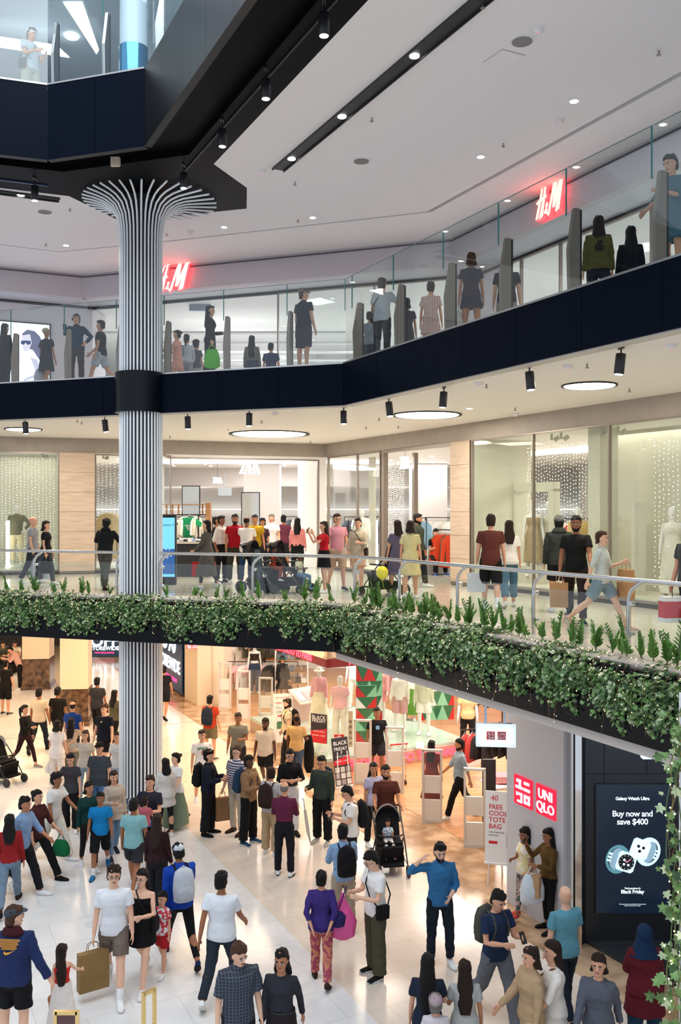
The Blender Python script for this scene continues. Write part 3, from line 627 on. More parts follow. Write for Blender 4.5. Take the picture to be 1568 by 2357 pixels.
# ---- white serif letters ----
def zara(fm,label,h,w_):
    t=empty('letter_sign',(0,0,0),0,label,'sign')
    L_={'Z':[[(0,.86),(.32,.86),(.34,1),(.04,1)],[(.22,.97),(.34,1),(.12,.03),(0,0)],[(0,0),(.36,0),(.36,.14),(.06,.10)]],
        'A':[[(0,0),(.04,0),(.19,1),(.16,1)],[(.13,1),(.22,1),(.38,0),(.26,0)],[(.06,.3),(.3,.3),(.3,.36),(.07,.36)]],
        'R':[[(0,0),(.09,0),(.09,1),(0,1)],[(.09,.93),(.2,1),(.28,.88),(.28,.62),(.2,.5),(.09,.5),(.09,.56),(.18,.57),(.2,.66),(.2,.86),(.17,.93)],[(.12,.5),(.2,.5),(.36,0),(.25,0)]]}
    for ch,x0 in(('Z',0),('A',.24),('R',.48),('A',.64)):
        mb=MB()
        for p in L_[ch]: shape(mb,fm,[((x0+x)*w_,y*h) for x,y in p],0,.03)
        mb.build('letter',m_wsign,t)
    a=fm@Vector((w_*.5,h,.0)); MB().tube([a,(a.x,a.y,3.56)],.006,5).build('rod',m_blackm,t)
    return t
q=hit(553,W1L,W1b)+nl*.2; zara(frame((q.x,q.y,2.98),(W1b-W1L)),'glowing white serif shop letters hanging over the wide entrance',.34,.66)
q=hit(911,W1b,W1R)+nr*.15; zara(frame((q.x,q.y,2.98),U),'glowing white serif shop letters over the narrow right entrance',.33,.50)
q=hit(541,W1L,W1b)+nl*4; zara(frame((q.x,q.y,2.80),(W1b-W1L)),'smaller white letters deep inside the shop, left under the large ones',.2,.34)
# ---- katakana and latin store squares ----
def squares(fm,s_,gap,mr,mw,parent,ext_=.02,flat=False):
    o=MB(); shape(o,fm,rect(s_/2,0,s_,s_),0,ext_); o=o.build('red_square',mr,parent); mb=MB(); k=s_/10
    def r(x0,y0,x1,y1): shape(mb,fm,[(x0*k,y0*k-s_/2),(x1*k,y0*k-s_/2),(x1*k,y1*k-s_/2),(x0*k,y1*k-s_/2)],ext_,ext_+.012)
    r(1.6,7.8,3.9,8.8); r(3,6,3.9,8.8); r(1.1,5.6,4.9,6.5)          # yu
    r(5.8,7.8,8.5,8.7); r(5.6,5.6,8.9,6.5)                          # ni
    r(1.5,3.4,4.7,4.2); r(3.9,1.0,4.7,4.2); r(1.5,3.1,2.1,4.2); r(2.0,.9,4.7,1.6) # ku
    r(5.8,1.2,8.8,2.1); r(5.8,3.3,8.8,4.2); r(5.8,1.2,6.6,4.2); r(8.0,1.2,8.8,4.2) # ro
    mb.build('katakana_letters',mw,o)
    x1=s_+gap; o=MB(); shape(o,fm,rect(x1+s_/2,0,s_,s_),0,ext_); o=o.build('red_square',mr,parent)
    text('letters','UNI',fm,x1+s_/2,s_*.2,s_*.44,mw,o,z=ext_+.006,ext=.005,bold=s_*.006)
    text('letters','QLO',fm,x1+s_/2,-s_*.22,s_*.44,mw,o,z=ext_+.006,ext=.005,bold=s_*.006)
m_redlit=mat('lit_red_panel',(.7,.01,.03),.4,emit=.75,ecol=(1,.01,.06)); m_wlit=mat('lit_white_letter',(1,1,1),.4,emit=.95,ecol=(1,.93,.95))
q=hit(1186,SWa,SWb)-nr*.002; t=empty('wall_sign',(0,0,0),0,'pair of glowing red square store signs on the white wall','sign'); squares(frame((q.x,q.y,-2.74),SWb-SWa),.47,.10,m_redlit,m_wlit,t)
q=Vector((XD(429,30.55),30.55)); t=empty('wall_sign',(0,0,0),0,'small pair of red square signs high on the cream pillar right of the column','sign'); squares(frame((q.x,q.y,-2.70),(.85,.25)),.17,.03,m_redlit,m_wlit,t)
# hanging light box
t=empty('hanging_lightbox',(0,0,0),0,'hanging white light box sign with two small red squares under the ivy edge','sign')
c=WD(1137,1690,13.6); rz=-.10; fm=frame((c.x,c.y-.07,c.z),(math.cos(rz),math.sin(rz)))
MB().box((c.x,c.y,c.z),(.54,.12,.33),rz).build('box',mat('lightbox_grey',(.35,.45,.55),.4),t)
mb=MB(); shape(mb,fm,rect(.02,0,.58,.34),.0,.012); f=mb.build('face',mat('lightbox_face',(.6,.8,.95),.4,emit=.75,ecol=(.62,.82,1)),t)
mb=MB(); shape(mb,fm,rect(.02,0,.48,.22),.012,.016); mb.build('inner_face',mat('lightbox_inner',(1,1,1),.4,emit=1.6,ecol=(1,1,1)),f)
squares(frame(fm@Vector((-.12,0,.018)),(math.cos(rz),math.sin(rz))),.125,.035,m_red2,m_white2,t,.003)
for dx in(-.13,.15): a=fm@Vector((dx,.16,-.05)); MB().box((a.x,a.y,(a.z-.80)/2),(.035,.035,-.80-a.z)).build('hanger_bar',mat('bluish_steel',(.5,.6,.7),.3,.8),t)
for dx in(-.24,.28):
    for dy in(-.14,.14): a=fm@Vector((dx,dy,.014)); MB().ball(a,.01).build('screw',m_steel,t)
# ---- watch advertisement screen ----
t=empty('advertising_screen',(0,0,0),0,'tall dark advertising screen with two wristwatches on the charcoal wall','screen')
x0,x1=XD(1372,13.75),XD(1541,13.75); zt,zb=1.8-(1806-CY)*13.75/F,1.8-(2100-CY)*13.75/F; cx=(x0+x1)/2; wd=x1-x0
fm=frame((cx,13.748,(zt+zb)/2),(1,0)); Hh=zt-zb
mb=MB(); shape(mb,fm,rect(0,0,wd+.03,Hh+.03),0,.02); mb.build('bezel',m_blackm,t)
mb=MB(); shape(mb,fm,rect(0,0,wd,Hh),.02,.024); scr=mb.build('screen',mat('screen_navy',(.004,.01,.02),.12,emit=1,ecol=(.0025,.008,.018)),t)
m_txt=mat('screen_text_glow',(1,1,1),.5,emit=1.0,ecol=(.78,.92,1))
def py2(y): return (1953-y)*13.75/F
def px2(x): return (x-1456.5)*13.75/F
for s_,y,sz in(('Galaxy Watch Ultra',1837,.068),('Buy now and',1872,.125),('save $400',1890.5,.125),("Thank goodness it's",2043,.033),('Black Friday',2051,.078)):
    text('lettering',s_,fm,px2(1455),py2(y),sz,m_txt,scr,z=.026,ext=.001,bold=.0014 if sz>.06 else .0005,space=.93)
text('lettering','*T&Cs apply. Promotion ends 02.12.2024. Only while stocks last',fm,px2(1455),py2(2079.5),.0155,m_txt,scr,z=.026,ext=.001); text('lettering','Please see store team for more details',fm,px2(1455),py2(2083),.0155,m_txt,scr,z=.026,ext=.001)
def watch(cx_,cy_,rot,mb_band,mb_case,mb_dial,hands,flip,nm):
    o=empty(nm,(0,0,0)); o.parent=scr; g=fm@Matrix.Translation((cx_,cy_,.027))@Matrix.Rotation(rot,4,'Z')@Matrix.Scale(1.32,4)
    def el(a,b,n=28,ox=0,oy=0): return [(ox+a*math.cos(6.2832*k/n),oy+b*math.sin(6.2832*k/n)) for k in range(n)]
    # strap loop: annular ellipse behind the dial
    mb=MB(); n=40; ou=[(flip*.10+.135*math.cos(6.2832*k/n)*(1+.012*(k%2)),.165*math.sin(6.2832*k/n)*(1+.012*(k%2))) for k in range(n)]; inn=[(flip*.12+.085*math.cos(6.2832*k/n),.125*math.sin(6.2832*k/n)) for k in range(n)]
    vs=[g@Vector((x,y,0)) for x,y in ou]+[g@Vector((x,y,0)) for x,y in inn]+[g@Vector((x,y,.003)) for x,y in ou]+[g@Vector((x,y,.003)) for x,y in inn]
    fs=[]
    for k in range(n): j=(k+1)%n; fs+=[(2*n+k,2*n+j,3*n+j,3*n+k),(k,j,2*n+j,2*n+k)]
    mb.add(vs,fs); mb.build('strap',mb_band,o)
    mb=MB(); shape(mb,g,[(x*.93,y) for x,y in inn],-.0005,.0005); mb.build('strap_inside',mat('strap_inner_shade',(.1,.2,.25),.5,emit=.5,ecol=(.06,.16,.20) if flip<0 else (.42,.62,.78)),o)
    mb=MB(); 
    for dy in(-.04,.0,.04): shape(mb,g,rect(flip*.195,dy,.045,.022),.003,.005)
    mb.build('strap_rib',mb_case,o)
    mb=MB(); shape(mb,g,[(x,y) for x,y in [(-.08,-.11),(.08,-.11),(.105,-.08),(.105,.08),(.08,.11),(-.08,.11),(-.105,.08),(-.105,-.08)]],.004,.01); cs=mb.build('case',mb_case,o)
    mb=MB(); shape(mb,g,el(.09,.09),.01,.013); mb.build('dial',mb_dial,cs)
    mb=MB()
    for k in range(12): a=6.2832*k/12; shape(mb,g@Matrix.Rotation(a,4,'Z'),rect(.076,0,.013,.004),.013,.015)
    if flip<0: 
        for (dx,dy) in((-.03,.02),(.03,-.025),(-.02,-.03)): shape(mb,g,el(.014,.014,12,dx,dy),.013,.0145)
    mb.build('hour_marks',hands,cs)
    mb=MB(); 
    if flip>0:
        for (dx,dy) in((-.03,.025),(.03,.025),(0,-.025)): shape(mb,g,el(.018,.018,14,dx,dy),.013,.015)
        mb.build('subdial',m_black2,cs)
    else:
        shape(mb,g@Matrix.Rotation(.9,4,'Z'),rect(.03,0,.06,.007),.015,.017); shape(mb,g@Matrix.Rotation(2.5,4,'Z'),rect(.025,0,.05,.007),.015,.017); mb.build('hands',mat('screen_pink',(1,.3,.4),.5,emit=1,ecol=(1,.35,.5)),cs)
m_wb=mat('screen_white_strap',(.6,.8,.9),.5,emit=.85,ecol=(.52,.76,.95)); m_db=mat('screen_green_strap',(.1,.25,.28),.5,emit=.5,ecol=(.12,.34,.40)); m_cs=mat('screen_case',(.7,.9,1),.5,emit=.8,ecol=(.6,.85,1)); m_wd=mat('screen_white_dial',(.7,.9,1),.5,emit=.85,ecol=(.72,.92,1))
watch(px2(1472),py2(1952),-.35,m_wb,m_cs,m_wd,m_db,1,'watch_picture'); watch(px2(1440),py2(1982),-.3,m_db,m_cs,m_black2,m_cs,-1,'watch_picture')
# cool lamps over the screen
for i,(x,y,sx,sz) in enumerate([(1500,1737,.26,.09),(1531,1742,.12,.07),(1552,1748,.10,.07)]):
    p=WD(x,y,12.4); MB().box((0,0,0),(sx,.1,sz)).box((0,.04,.35),(.02,.02,.7)).build('flood_lamp',mat('cool_lamp_glow',(1,1,1),.5,emit=10,ecol=(.55,.8,1)),label='cool white flood lamp over the watch screen, '+['widest left one','middle one','right one by the vine'][i],cat='lamp',group='cool flood lamps',loc=p)
# ---- big led walls in the distance ----
m_led=mat('led_wall_dark',(.01,.02,.03),.2,emit=1,ecol=(.012,.03,.05)); m_ledw=mat('led_white',(1,1,1),.5,emit=2.2,ecol=(.75,.9,1)); m_ledp=mat('led_pink',(1,.1,.3),.5,emit=1.6,ecol=(1,.05,.25))
t=empty('led_wall',(0,0,0),0,'dark led screen reading OFF STOREWIDE between the cream pillar and the column','screen')
D=40.9; fm=frame((XD(240.5,D),D,0),(1,0)); mb=MB(); shape(mb,fm,[(XD(204.5,D)-XD(240.5,D),-4.68),(.72,-4.68),(.72,-2.2),(XD(204.5,D)-XD(240.5,D),-2.2)],-.1,0); s1=mb.build('screen',m_led,t)
def pz(y,D): return 1.8-(y-CY)*D/F
mb=MB(); shape(mb,fm,rect(-.68,-3.2,.02,2.4),0,.01); mb.build('pink_edge',m_ledp,s1)
text('lettering','25%',fm,0,pz(1440,D),1.0,m_ledw,s1,z=.01,bold=.02); text('lettering','OFF',fm,0,pz(1476,D),.72,m_ledw,s1,z=.01,bold=.02); text('lettering','STOREWIDE',fm,0,pz(1492.5,D),.235,m_ledw,s1,z=.01,bold=.006); text('lettering','WITH EXCLUSIONS',fm,0,pz(1502.5,D),.10,m_ledp,s1,z=.01,bold=.002)
t=empty('led_wall',(0,0,0),0,'slanting led screen reading 25% STOREWIDE just right of the column','screen')
a=Vector((-9.3,40.4)); b=Vector((-5.47,31.95)); dd=(b-a).normalized(); fm=frame((b.x-dd.y*-.02-.03,b.y-.02,0),dd)
mb=MB(); shape(mb,fm,[(-6.8,-4.6),(-.05,-4.6),(-.05,-1.2),(-6.8,-1.2)],0,.03); s1=mb.build('screen',m_led,t)
mb=MB(); shape(mb,fm,rect(-5.6,-2.9,.22,3.2),.03,.04); mb.build('pink_edge',m_ledp,s1)
text('lettering','25%',fm,-2.3,-2.75,1.7,m_ledw,s1,z=.04,bold=.03); text('lettering','STOREWIDE',fm,.2-2.2,-3.75,.62,m_ledw,s1,z=.04,bold=.012); text('lettering','WITH EXCLUSIONS',fm,-1.6,-4.25,.2,m_ledp,s1,z=.04)
# ---- left pillars ----
for (px,py,wd_,label,jn,nx) in [(78,1588,1.0,'cream pillar with brown marble foot at the far left where a person leans',0,.9),(166,1672,.86,'cream pillar with brown marble foot left of the led screen',1,.8)]:
    p=W(px,py,G0); t=empty('marble_foot_pillar',(p.x,p.y+wd_/2,G0),.12,label,'pillar')
    MB().box((0,0,.55),(wd_,wd_,1.1)).build('marble_foot',m_marbled,t); MB().box((0,0,.07),(wd_*1.08,wd_*1.08,.14)).box((0,0,.2),(wd_*1.05,wd_*1.05,.04)).build('plinth',m_marbled,t)
    MB().box((0,0,1.9),(wd_*.96,wd_*.96,1.56)).build('shaft_panel',m_pcream,t); MB().box((0,0,3.3),(wd_*.96,wd_*.96,1.2)).build('shaft_panel',m_pcream,t)
# ---- upper level screen with portrait ----
t=empty('portrait_screen',(0,0,0),0,'bright wall screen with a woman in sunglasses at the left of the upper gallery','screen')
dw=(Wi[1]-Wi[0]).normalized(); q=hit(50,Wi[0],Wi[1])-backn(Wi[0],Wi[1])*.04; fm=frame((q.x,q.y,6.0),dw)
mb=MB(); shape(mb,fm,rect(-.2,.15,2.0,2.3),-.02,.03); mb.build('bezel',m_blackm,t)
mb=MB(); shape(mb,fm,rect(-.2,.15,1.92,2.22),.03,.035); s1=mb.build('screen',mat('portrait_screen_glow',(.8,.85,1),.5,emit=1.15,ecol=(.72,.80,1)),t)
def lit(n,c,e=1): return mat(n,c,.5,emit=e,ecol=c)
def blob(name,pts,m,z0=.036,z1=.04,par=s1): mb=MB(); shape(mb,fm,pts,z0,z1); return mb.build(name,m,par)
blob('picture_body',[(-.25,-.9),(.05,-.9),(.42,-.55),(.45,.0),(.38,.25),(.25,.42),(.18,.42),(.05,.3),(-.05,.1),(-.2,-.3)],lit('pic_body',(.95,.97,1),1.5))
blob('picture_hair',[(.0,.95),(.15,1.08),(.35,1.05),(.5,.9),(.62,.6),(.55,.45),(.5,.2),(.4,.35),(.3,.5),(.1,.55),(.05,.8)],lit('pic_hair',(.10,.10,.18)),.041,.043)
blob('picture_face',[(.0,.9),(.22,.95),(.27,.7),(.2,.5),(.1,.42),(.03,.5),(-.01,.7)],lit('pic_face',(.55,.52,.62)),.044,.046)
blob('picture_glasses',[(-.03,.74),(.10,.76),(.24,.76),(.24,.66),(.15,.64),(.10,.7),(.05,.63),(-.03,.65)],lit('pic_glass',(.02,.04,.12)),.047,.049)
blob('picture_arm',[(.22,.3),(.42,.22),(.5,-.1),(.36,-.3),(.05,-.42),(.05,-.36),(.32,-.22),(.36,-.05)],lit('pic_arm',(.42,.42,.55)),.041,.044)
# ---- exit style sign boxes on ceilings ----
for (x,y,D,lb,w_) in [(1190,804,0,'',0)]: pass
p=WD(460,707,27); MB().box((0,0,0),(.62,.08,.22)).box((.0,0,.25),(.02,.02,.3)).build('hanging_sign_box',mat('sign_blue_grey',(.35,.4,.5),.4),label='small blank grey sign box hanging inside the upper shop above the woman with bags',cat='sign',loc=p)
# ---- gold poster stands in the foreground ----
def gold_frame(loc,w_,h,z,rz,label,board,rope=False):
    t=empty('brass_sign_stand',loc,rz,label,'sign stand'); 
    MB().cyl((0,0,0),.16,.03,28).build('base',m_gold,t,smooth=True); MB().cyl((0,0,.03),.022,z-.03,12).lathe((0,0,z-.04),[(.022,0),(.04,.015),(.04,.03),(.022,.04)],14).build('pole',m_gold,t,smooth=True)
    mb=MB(); mb.box((0,0,z+.02),(w_,.035,.035)).box((0,0,z+h),(w_,.035,.035)).box((-w_/2,0,z+h/2+.01),(.035,.035,h+.02)).box((w_/2,0,z+h/2+.01),(.035,.035,h+.02)); mb.build('frame',m_gold,t)
    if board: 
        b=MB().box((0,0,z+h/2),(w_-.03,.012,h-.02)).build('board',mat('maroon_board',(.12,.05,.05),.4),t)
    if rope:
        pts=[(.06+.02*math.sin(k*1.3),-.02,z-.02-.06*k) for k in range(14)]; MB().tube(pts,.018,8).build('rope',mat('yellow_rope',(.70,.42,.05),.7,bump=1,bscale=90),t,smooth=True)
    return t
p=WD(343,2270,9.6); gold_frame((p.x,p.y,G0),.13,.40,1.05,.75,'empty upright brass sign frame with yellow rope at the bottom edge',False,True)
p=WD(153,2340,9.2); gold_frame((p.x,p.y,G0),.22,.30,p.z+.04-.30-G0,0,'brass framed maroon board at the bottom left edge in front of the girl',True)
# floor details: tactile studs and access cover
p0=W(45,2040,G0); mb=MB(); e1=Vector((-.35,-.94)); e2=Vector((.94,-.35))
for i in range(-9,10):
    for j in range(-3,4): q=Vector((p0.x,p0.y))+e1*i*.075+e2*j*.075; mb.cyl((q.x,q.y,G0),.018,.006,6)
mb.build('tactile_studs',m_steel,label='patch of steel tactile studs on the white floor at the left edge',cat='floor studs',kind='stuff')
p=W(217,2127,G0); MB().cyl((0,0,0),.13,.003,32).lathe((0,0,0),[(.135,0),(.135,.005),(.125,.005),(.125,0)],32).build('floor_cover',mat('cover_marble',(.7,.7,.68),.2),label='round flush floor cover with thin metal rim left of the man in the white tee',cat='floor cover',loc=(p.x,p.y,G0))
# ================= PLANTS AND FAIRY LIGHTS =================
m_leafa=mat('ivy_leaf',(.07,.20,.04),.42,var=.5,vscale=5,col2=(.24,.42,.13),spec=.5)
m_leafb=mat('ivy_leaf_pale',(.30,.46,.20),.42,var=.3,vscale=8,col2=(.66,.72,.46))
m_leafd=mat('ivy_leaf_dark',(.03,.085,.022),.5,var=.4,vscale=5)
m_zz=mat('fern_leaf_bright',(.06,.22,.03),.35,var=.5,vscale=4,col2=(.22,.48,.08))
m_stem=mat('plant_stem',(.10,.16,.05),.6); m_wire=mat('copper_wire',(.45,.25,.08),.4,.6)
IVY=[(0,0),(.34,-.12),(.55,.10),(.36,.30),(.62,.62),(.22,.62),(0,1.0),(-.22,.62),(-.62,.62),(-.36,.30),(-.55,.10),(-.34,-.12)]
def leaf(mb,p,nrm,up,s,mi,shp=IVY,bend=.18):
    n=nrm.normalized(); t=(up-n*up.dot(n)); t=t.normalized() if t.length>1e-4 else n.orthogonal().normalized(); b=n.cross(t)
    vs=[p+(b*x+t*y+n*(-bend*(x*x+(y-.4)**2)))*s for x,y in shp]; c=p+t*.35*s+n*.03*s; k=len(vs)
    mb.add([c]+vs,[(0,1+i,1+(i+1)%k) for i in range(k)],mi)
def ivy_variant(seed,nl,hang,wd=.34,ls=.055):
    rnd=random.Random(seed); mb=MB(); st=MB()
    nst=9
    for s_ in range(nst):
        x0=(s_/(nst-1)-.5)*wd; L=hang*rnd.uniform(.45,1.0)*(1.15 if rnd.random()<.3 else .85); pts=[]
        x=x0; 
        for k in range(9):
            f=k/8
            if f<.45: g=f/.45; y=-.36+.47*g; z=.05+.08*math.sin(g*3.0)+rnd.uniform(-.02,.03)
            else: g=(f-.45)/.55; y=.12+.05*math.sin(g*4+s_)+.02; z=.05-L*g
            x+=rnd.uniform(-.02,.02); pts.append(Vector((x,y,z)))
        st.tube(pts,.003,4)
        n=nl//nst
        for i in range(n):
            f=rnd.random()**.9*8; k=min(7,int(f)); p=pts[k].lerp(pts[k+1],f-k)+Vector((rnd.gauss(0,.035),rnd.gauss(0,.03)+.015,rnd.gauss(0,.03)))
            top=p.z>.0
            nv=Vector((rnd.gauss(0,.55),.75 if not top else .45,.55 if not top else .9))+Vector((rnd.gauss(0,.3),rnd.gauss(0,.3),rnd.gauss(0,.3)))
            r=rnd.random(); mi=0 if r<.52 else 1 if r<.74 else 2
            leaf(mb,p,nv,Vector((rnd.gauss(0,.6),.3,-1)),ls*rnd.uniform(.6,1.15),mi)
    return mb,st
ivs=[ivy_variant(i,430,h) for i,h in enumerate([.30,.46,.62,.36,.74,.52])]
protos=[]
def place(obj_mesh,name,mats,loc,rz,**k):
    o=bpy.data.objects.new(name,obj_mesh); COL.objects.link(o); o.location=loc; o.rotation_euler=(0,0,rz); return tag(o,**k)
ivm=[]
for a,b in ivs:
    x=a.build('ivy_plant',[m_leafa,m_leafb,m_leafd]); me1=x.data; bpy.data.objects.remove(x)
    y=b.build('stems',m_stem); me2=y.data; bpy.data.objects.remove(y); ivm.append((me1,me2))
edge=[(E1L,E1b),(E1b,E1R)]
rnd=random.Random(3)
for si,(a,b) in enumerate(edge):
    a=Vector(a);b=Vector(b); d=(b-a).normalized(); nn=backn(a,b); L=(b-a).length; rz=math.atan2(d.y,d.x)
    if nn.x*(-d.y)+nn.y*d.x<0: rz+=math.pi
    # local +y must point to the void: rotate so
    rz=math.atan2(-nn.y,-nn.x)-math.pi/2
    s0=5.6 if si==0 else .1; s1=L if si==0 else 10.5
    k=s0
    while k<s1:
        q=a+d*k+nn*.10; me1,me2=ivm[rnd.randrange(6)]
        root=bpy.data.objects.new('ivy_plant',None); COL.objects.link(root); root.empty_display_size=.1; root.location=(q.x,q.y,.0-.13+rnd.uniform(-.08,.05)); root.rotation_euler=(0,0,rz+rnd.uniform(-.12,.12)); sc=rnd.uniform(.9,1.15); root.scale=(sc*(1 if rnd.random()<.5 else -1),sc,sc*rnd.uniform(.9,1.15))
        tag(root,'dense trailing ivy plant over the black gallery edge, '+('left of the corner' if si==0 else 'right of the corner'),'ivy','trailing ivy on the gallery edge, '+('left run' if si==0 else 'right run'))
        for nm_,me_ in(('stems',me2),('leaves',me1)): c=bpy.data.objects.new(nm_,me_); COL.objects.link(c); c.parent=root
        k+=.20
# upright glossy plants
def zz(seed):
    r=random.Random(seed); lf=MB(); st=MB()
    for s_ in range(r.randint(2,5)):
        h=r.uniform(.16,.38); a=r.uniform(0,6.28); l=r.uniform(.02,.14); pts=[Vector((math.cos(a)*l*(k/5)**1.5,math.sin(a)*l*(k/5)**1.5,h*k/5)) for k in range(6)]
        st.tube(pts,[.008,.008,.007,.006,.005,.003],5)
        n=10
        for k in range(2,n+1):
            f=k/n*5; j=min(4,int(f)); p=pts[j].lerp(pts[j+1],f-j)
            for s2 in(-1,1):
                ang=a+1.57*s2+r.uniform(-.5,.5); dr=Vector((math.cos(ang),math.sin(ang),.9+k/n)); sz=.085*(1.1-.5*k/n)
                leaf(lf,p,Vector((math.cos(ang),math.sin(ang),-.2)).cross(Vector((0,0,1)))+Vector((0,-.6,.5)),dr,sz,0,[(0,0),(.16,.2),(.24,.5),(.15,.82),(0,1.05),(-.15,.82),(-.24,.5),(-.16,.2)],.05)
    return lf,st
zzm=[]
for i in range(6):
    a_,b_=zz(i+20); x=a_.build('l',[m_zz]); y=b_.build('s',m_stem); zzm.append((x.data,y.data)); bpy.data.objects.remove(x); bpy.data.objects.remove(y)
for si,(a,b) in enumerate(edge):
    a=Vector(a);b=Vector(b); d=(b-a).normalized(); nn=backn(a,b); L=(b-a).length
    k=5.7 if si==0 else .15; s1=L-.1 if si==0 else 9.8
    while k<s1:
        q=a+d*k+nn*(.38+rnd.uniform(-.04,.08)); dx=abs(q.x-CXc)+abs(q.y-CYc)*0
        if not(abs(q.x-CXc)<.55):
            m1,m2=zzm[rnd.randrange(6)]; root=empty('upright_plant',(q.x,q.y,.02),rnd.uniform(0,6.28),'small upright glossy plant rising behind the ivy, '+('left of the corner' if si==0 else 'right of the corner'),'plant','upright plants, '+('left run' if si==0 else 'right run'))
            s_=rnd.uniform(.75,1.2); root.scale=(s_,s_,s_*(1.1 if si else 1.0))
            for nm,me in(('leaves',m1),('stalks',m2)): c=bpy.data.objects.new(nm,me); COL.objects.link(c); c.parent=root
        k+=rnd.uniform(.16,.62) if si==0 else rnd.uniform(.12,.34)
# fairy light strings over the ivy
def string_lights(a,b,nn,label,dens=46,drop=.8):
    t=empty('fairy_light_string',(0,0,0),0,label,'string lights','fairy lights in the ivy'); wi=MB(); bl=MB(); d=(b-a)
    nst=max(3,int(d.length/.14))
    for s_ in range(nst):
        o=a+d*((s_+.5)/nst)-nn*.0; L=drop*rnd.uniform(.3,1.05); pts=[]
        x=0
        for k in range(10):
            f=k/9
            if f<.35: g=f/.35; y=.30-.42*g; z=.0+.09*math.sin(g*3)
            else: g=(f-.35)/.65; y=-.16-.03*math.sin(6*g+s_)-.02; z=.0-L*g
            x+=rnd.uniform(-.035,.035); q=o+nn*(y+.06)+d.normalized()*x; pts.append(Vector((q.x,q.y,z)))
        wi.tube(pts,.0018,3)
        for k in range(9):
            f=rnd.random()*9; j=min(8,int(f)); p=pts[j].lerp(pts[j+1],f-j)+Vector((rnd.gauss(0,.015),rnd.gauss(0,.012)-.01,rnd.gauss(0,.015)))
            r=.0048; bl.add([p+Vector(v)*r for v in((1,0,0),(0,1,0),(-1,0,0),(0,-1,0),(0,0,1.3),(0,0,-1.3))],[(0,1,4),(1,2,4),(2,3,4),(3,0,4),(1,0,5),(2,1,5),(3,2,5),(0,3,5)])
    wi.build('wire',m_wire,t); bl.build('bulbs',m_fairy,t,kind='stuff')
for si,(a,b) in enumerate(edge):
    a=Vector(a);b=Vector(b); nn=backn(a,b); d=(b-a).normalized(); s0=5.5 if si==0 else 0; s1=(b-a).length if si==0 else 10.5; n=5
    for k in range(n):
        p=a+d*(s0+(s1-s0)*k/n); q=a+d*(s0+(s1-s0)*(k+1)/n)
        string_lights(p,q,nn,'warm fairy light string woven through the gallery ivy, '+(['at the far left','left of the column','around the column','right of the column','just left of the corner'] if si==0 else ['just right of the corner','below the second rail post','below the middle right posts','below the two people by the rail','at the right edge'])[k],drop=.75 if si==0 else .95)
# near vine on a pale pole at the right edge
p=WD(1571,1900,6.3); MB().cyl((0,0,0),.022,5.25,12).box((0,0,.01),(.3,.3,.02)).build('pale_pole',mat('pale_pole_paint',(.72,.72,.72),.5),label='slim pale pole wrapped in ivy at the right edge',cat='pole',loc=(p.x,p.y,G0))
vt=MB(); vl=MB(); vb=MB(); vw=MB(); r=random.Random(5)
for s_ in range(7):
    zt_=.55-r.uniform(0,.3) if s_<6 else -1.0-r.random(); pts=[]; L=r.uniform(1.6,2.6); x0=r.uniform(-.10,.06)
    for k in range(16):
        f=k/15; pts.append(Vector((p.x+x0+.05*math.sin(f*9+s_)+r.uniform(-.02,.02)-.03*f,p.y-.06+.05*math.cos(f*7+s_),zt_-L*f)))
    vt.tube(pts,.004,4)
    for i in range(36):
        f=r.random()*15; k=min(14,int(f)); q=pts[k].lerp(pts[k+1],f-k)+Vector((r.gauss(-.01,.04),r.gauss(-.02,.03),r.gauss(0,.02)))
        rr=r.random(); leaf(vl,q,Vector((r.gauss(-.2,.6),-.8,.5+r.gauss(0,.3))),Vector((r.gauss(-.2,.7),-.2,-.8)),.062*r.uniform(.5,1.1),0 if rr<.6 else 1 if rr<.85 else 2)
    vw.tube([q+Vector((r.gauss(0,.02),-.05,0)) for q in pts],.0016,3)
    for i in range(12):
        q=pts[r.randrange(16)]+Vector((r.gauss(-.02,.04),-.07,r.gauss(0,.04))); vb.ball(q,.0055,6,4)
for k in range(7): # side shoots
    z0=-1.0-.48*k+r.uniform(-.1,.1); q=Vector((p.x-.03,p.y-.06,z0)); e_=q+Vector((-r.uniform(.10,.22),-.05,r.uniform(-.02,.08))); mid=(q+e_)/2+Vector((0,0,.04)); vt.tube([q,mid,e_],.004,4)
    for f in(.3,.6,.95): w_=q.lerp(e_,f); leaf(vl,w_,Vector((0,-1,.5)),Vector((-.6,0,-.6+f)),.065,0)
t=vl.build('climbing_ivy',[m_leafa,m_leafb,m_leafd],label='large leafed climbing ivy with warm lights wrapping the pale pole at the right edge',cat='ivy')
vt.build('stems',m_stem,t); vw.build('wire',m_wire,t); vb.build('bulbs',m_fairy,t,kind='stuff')
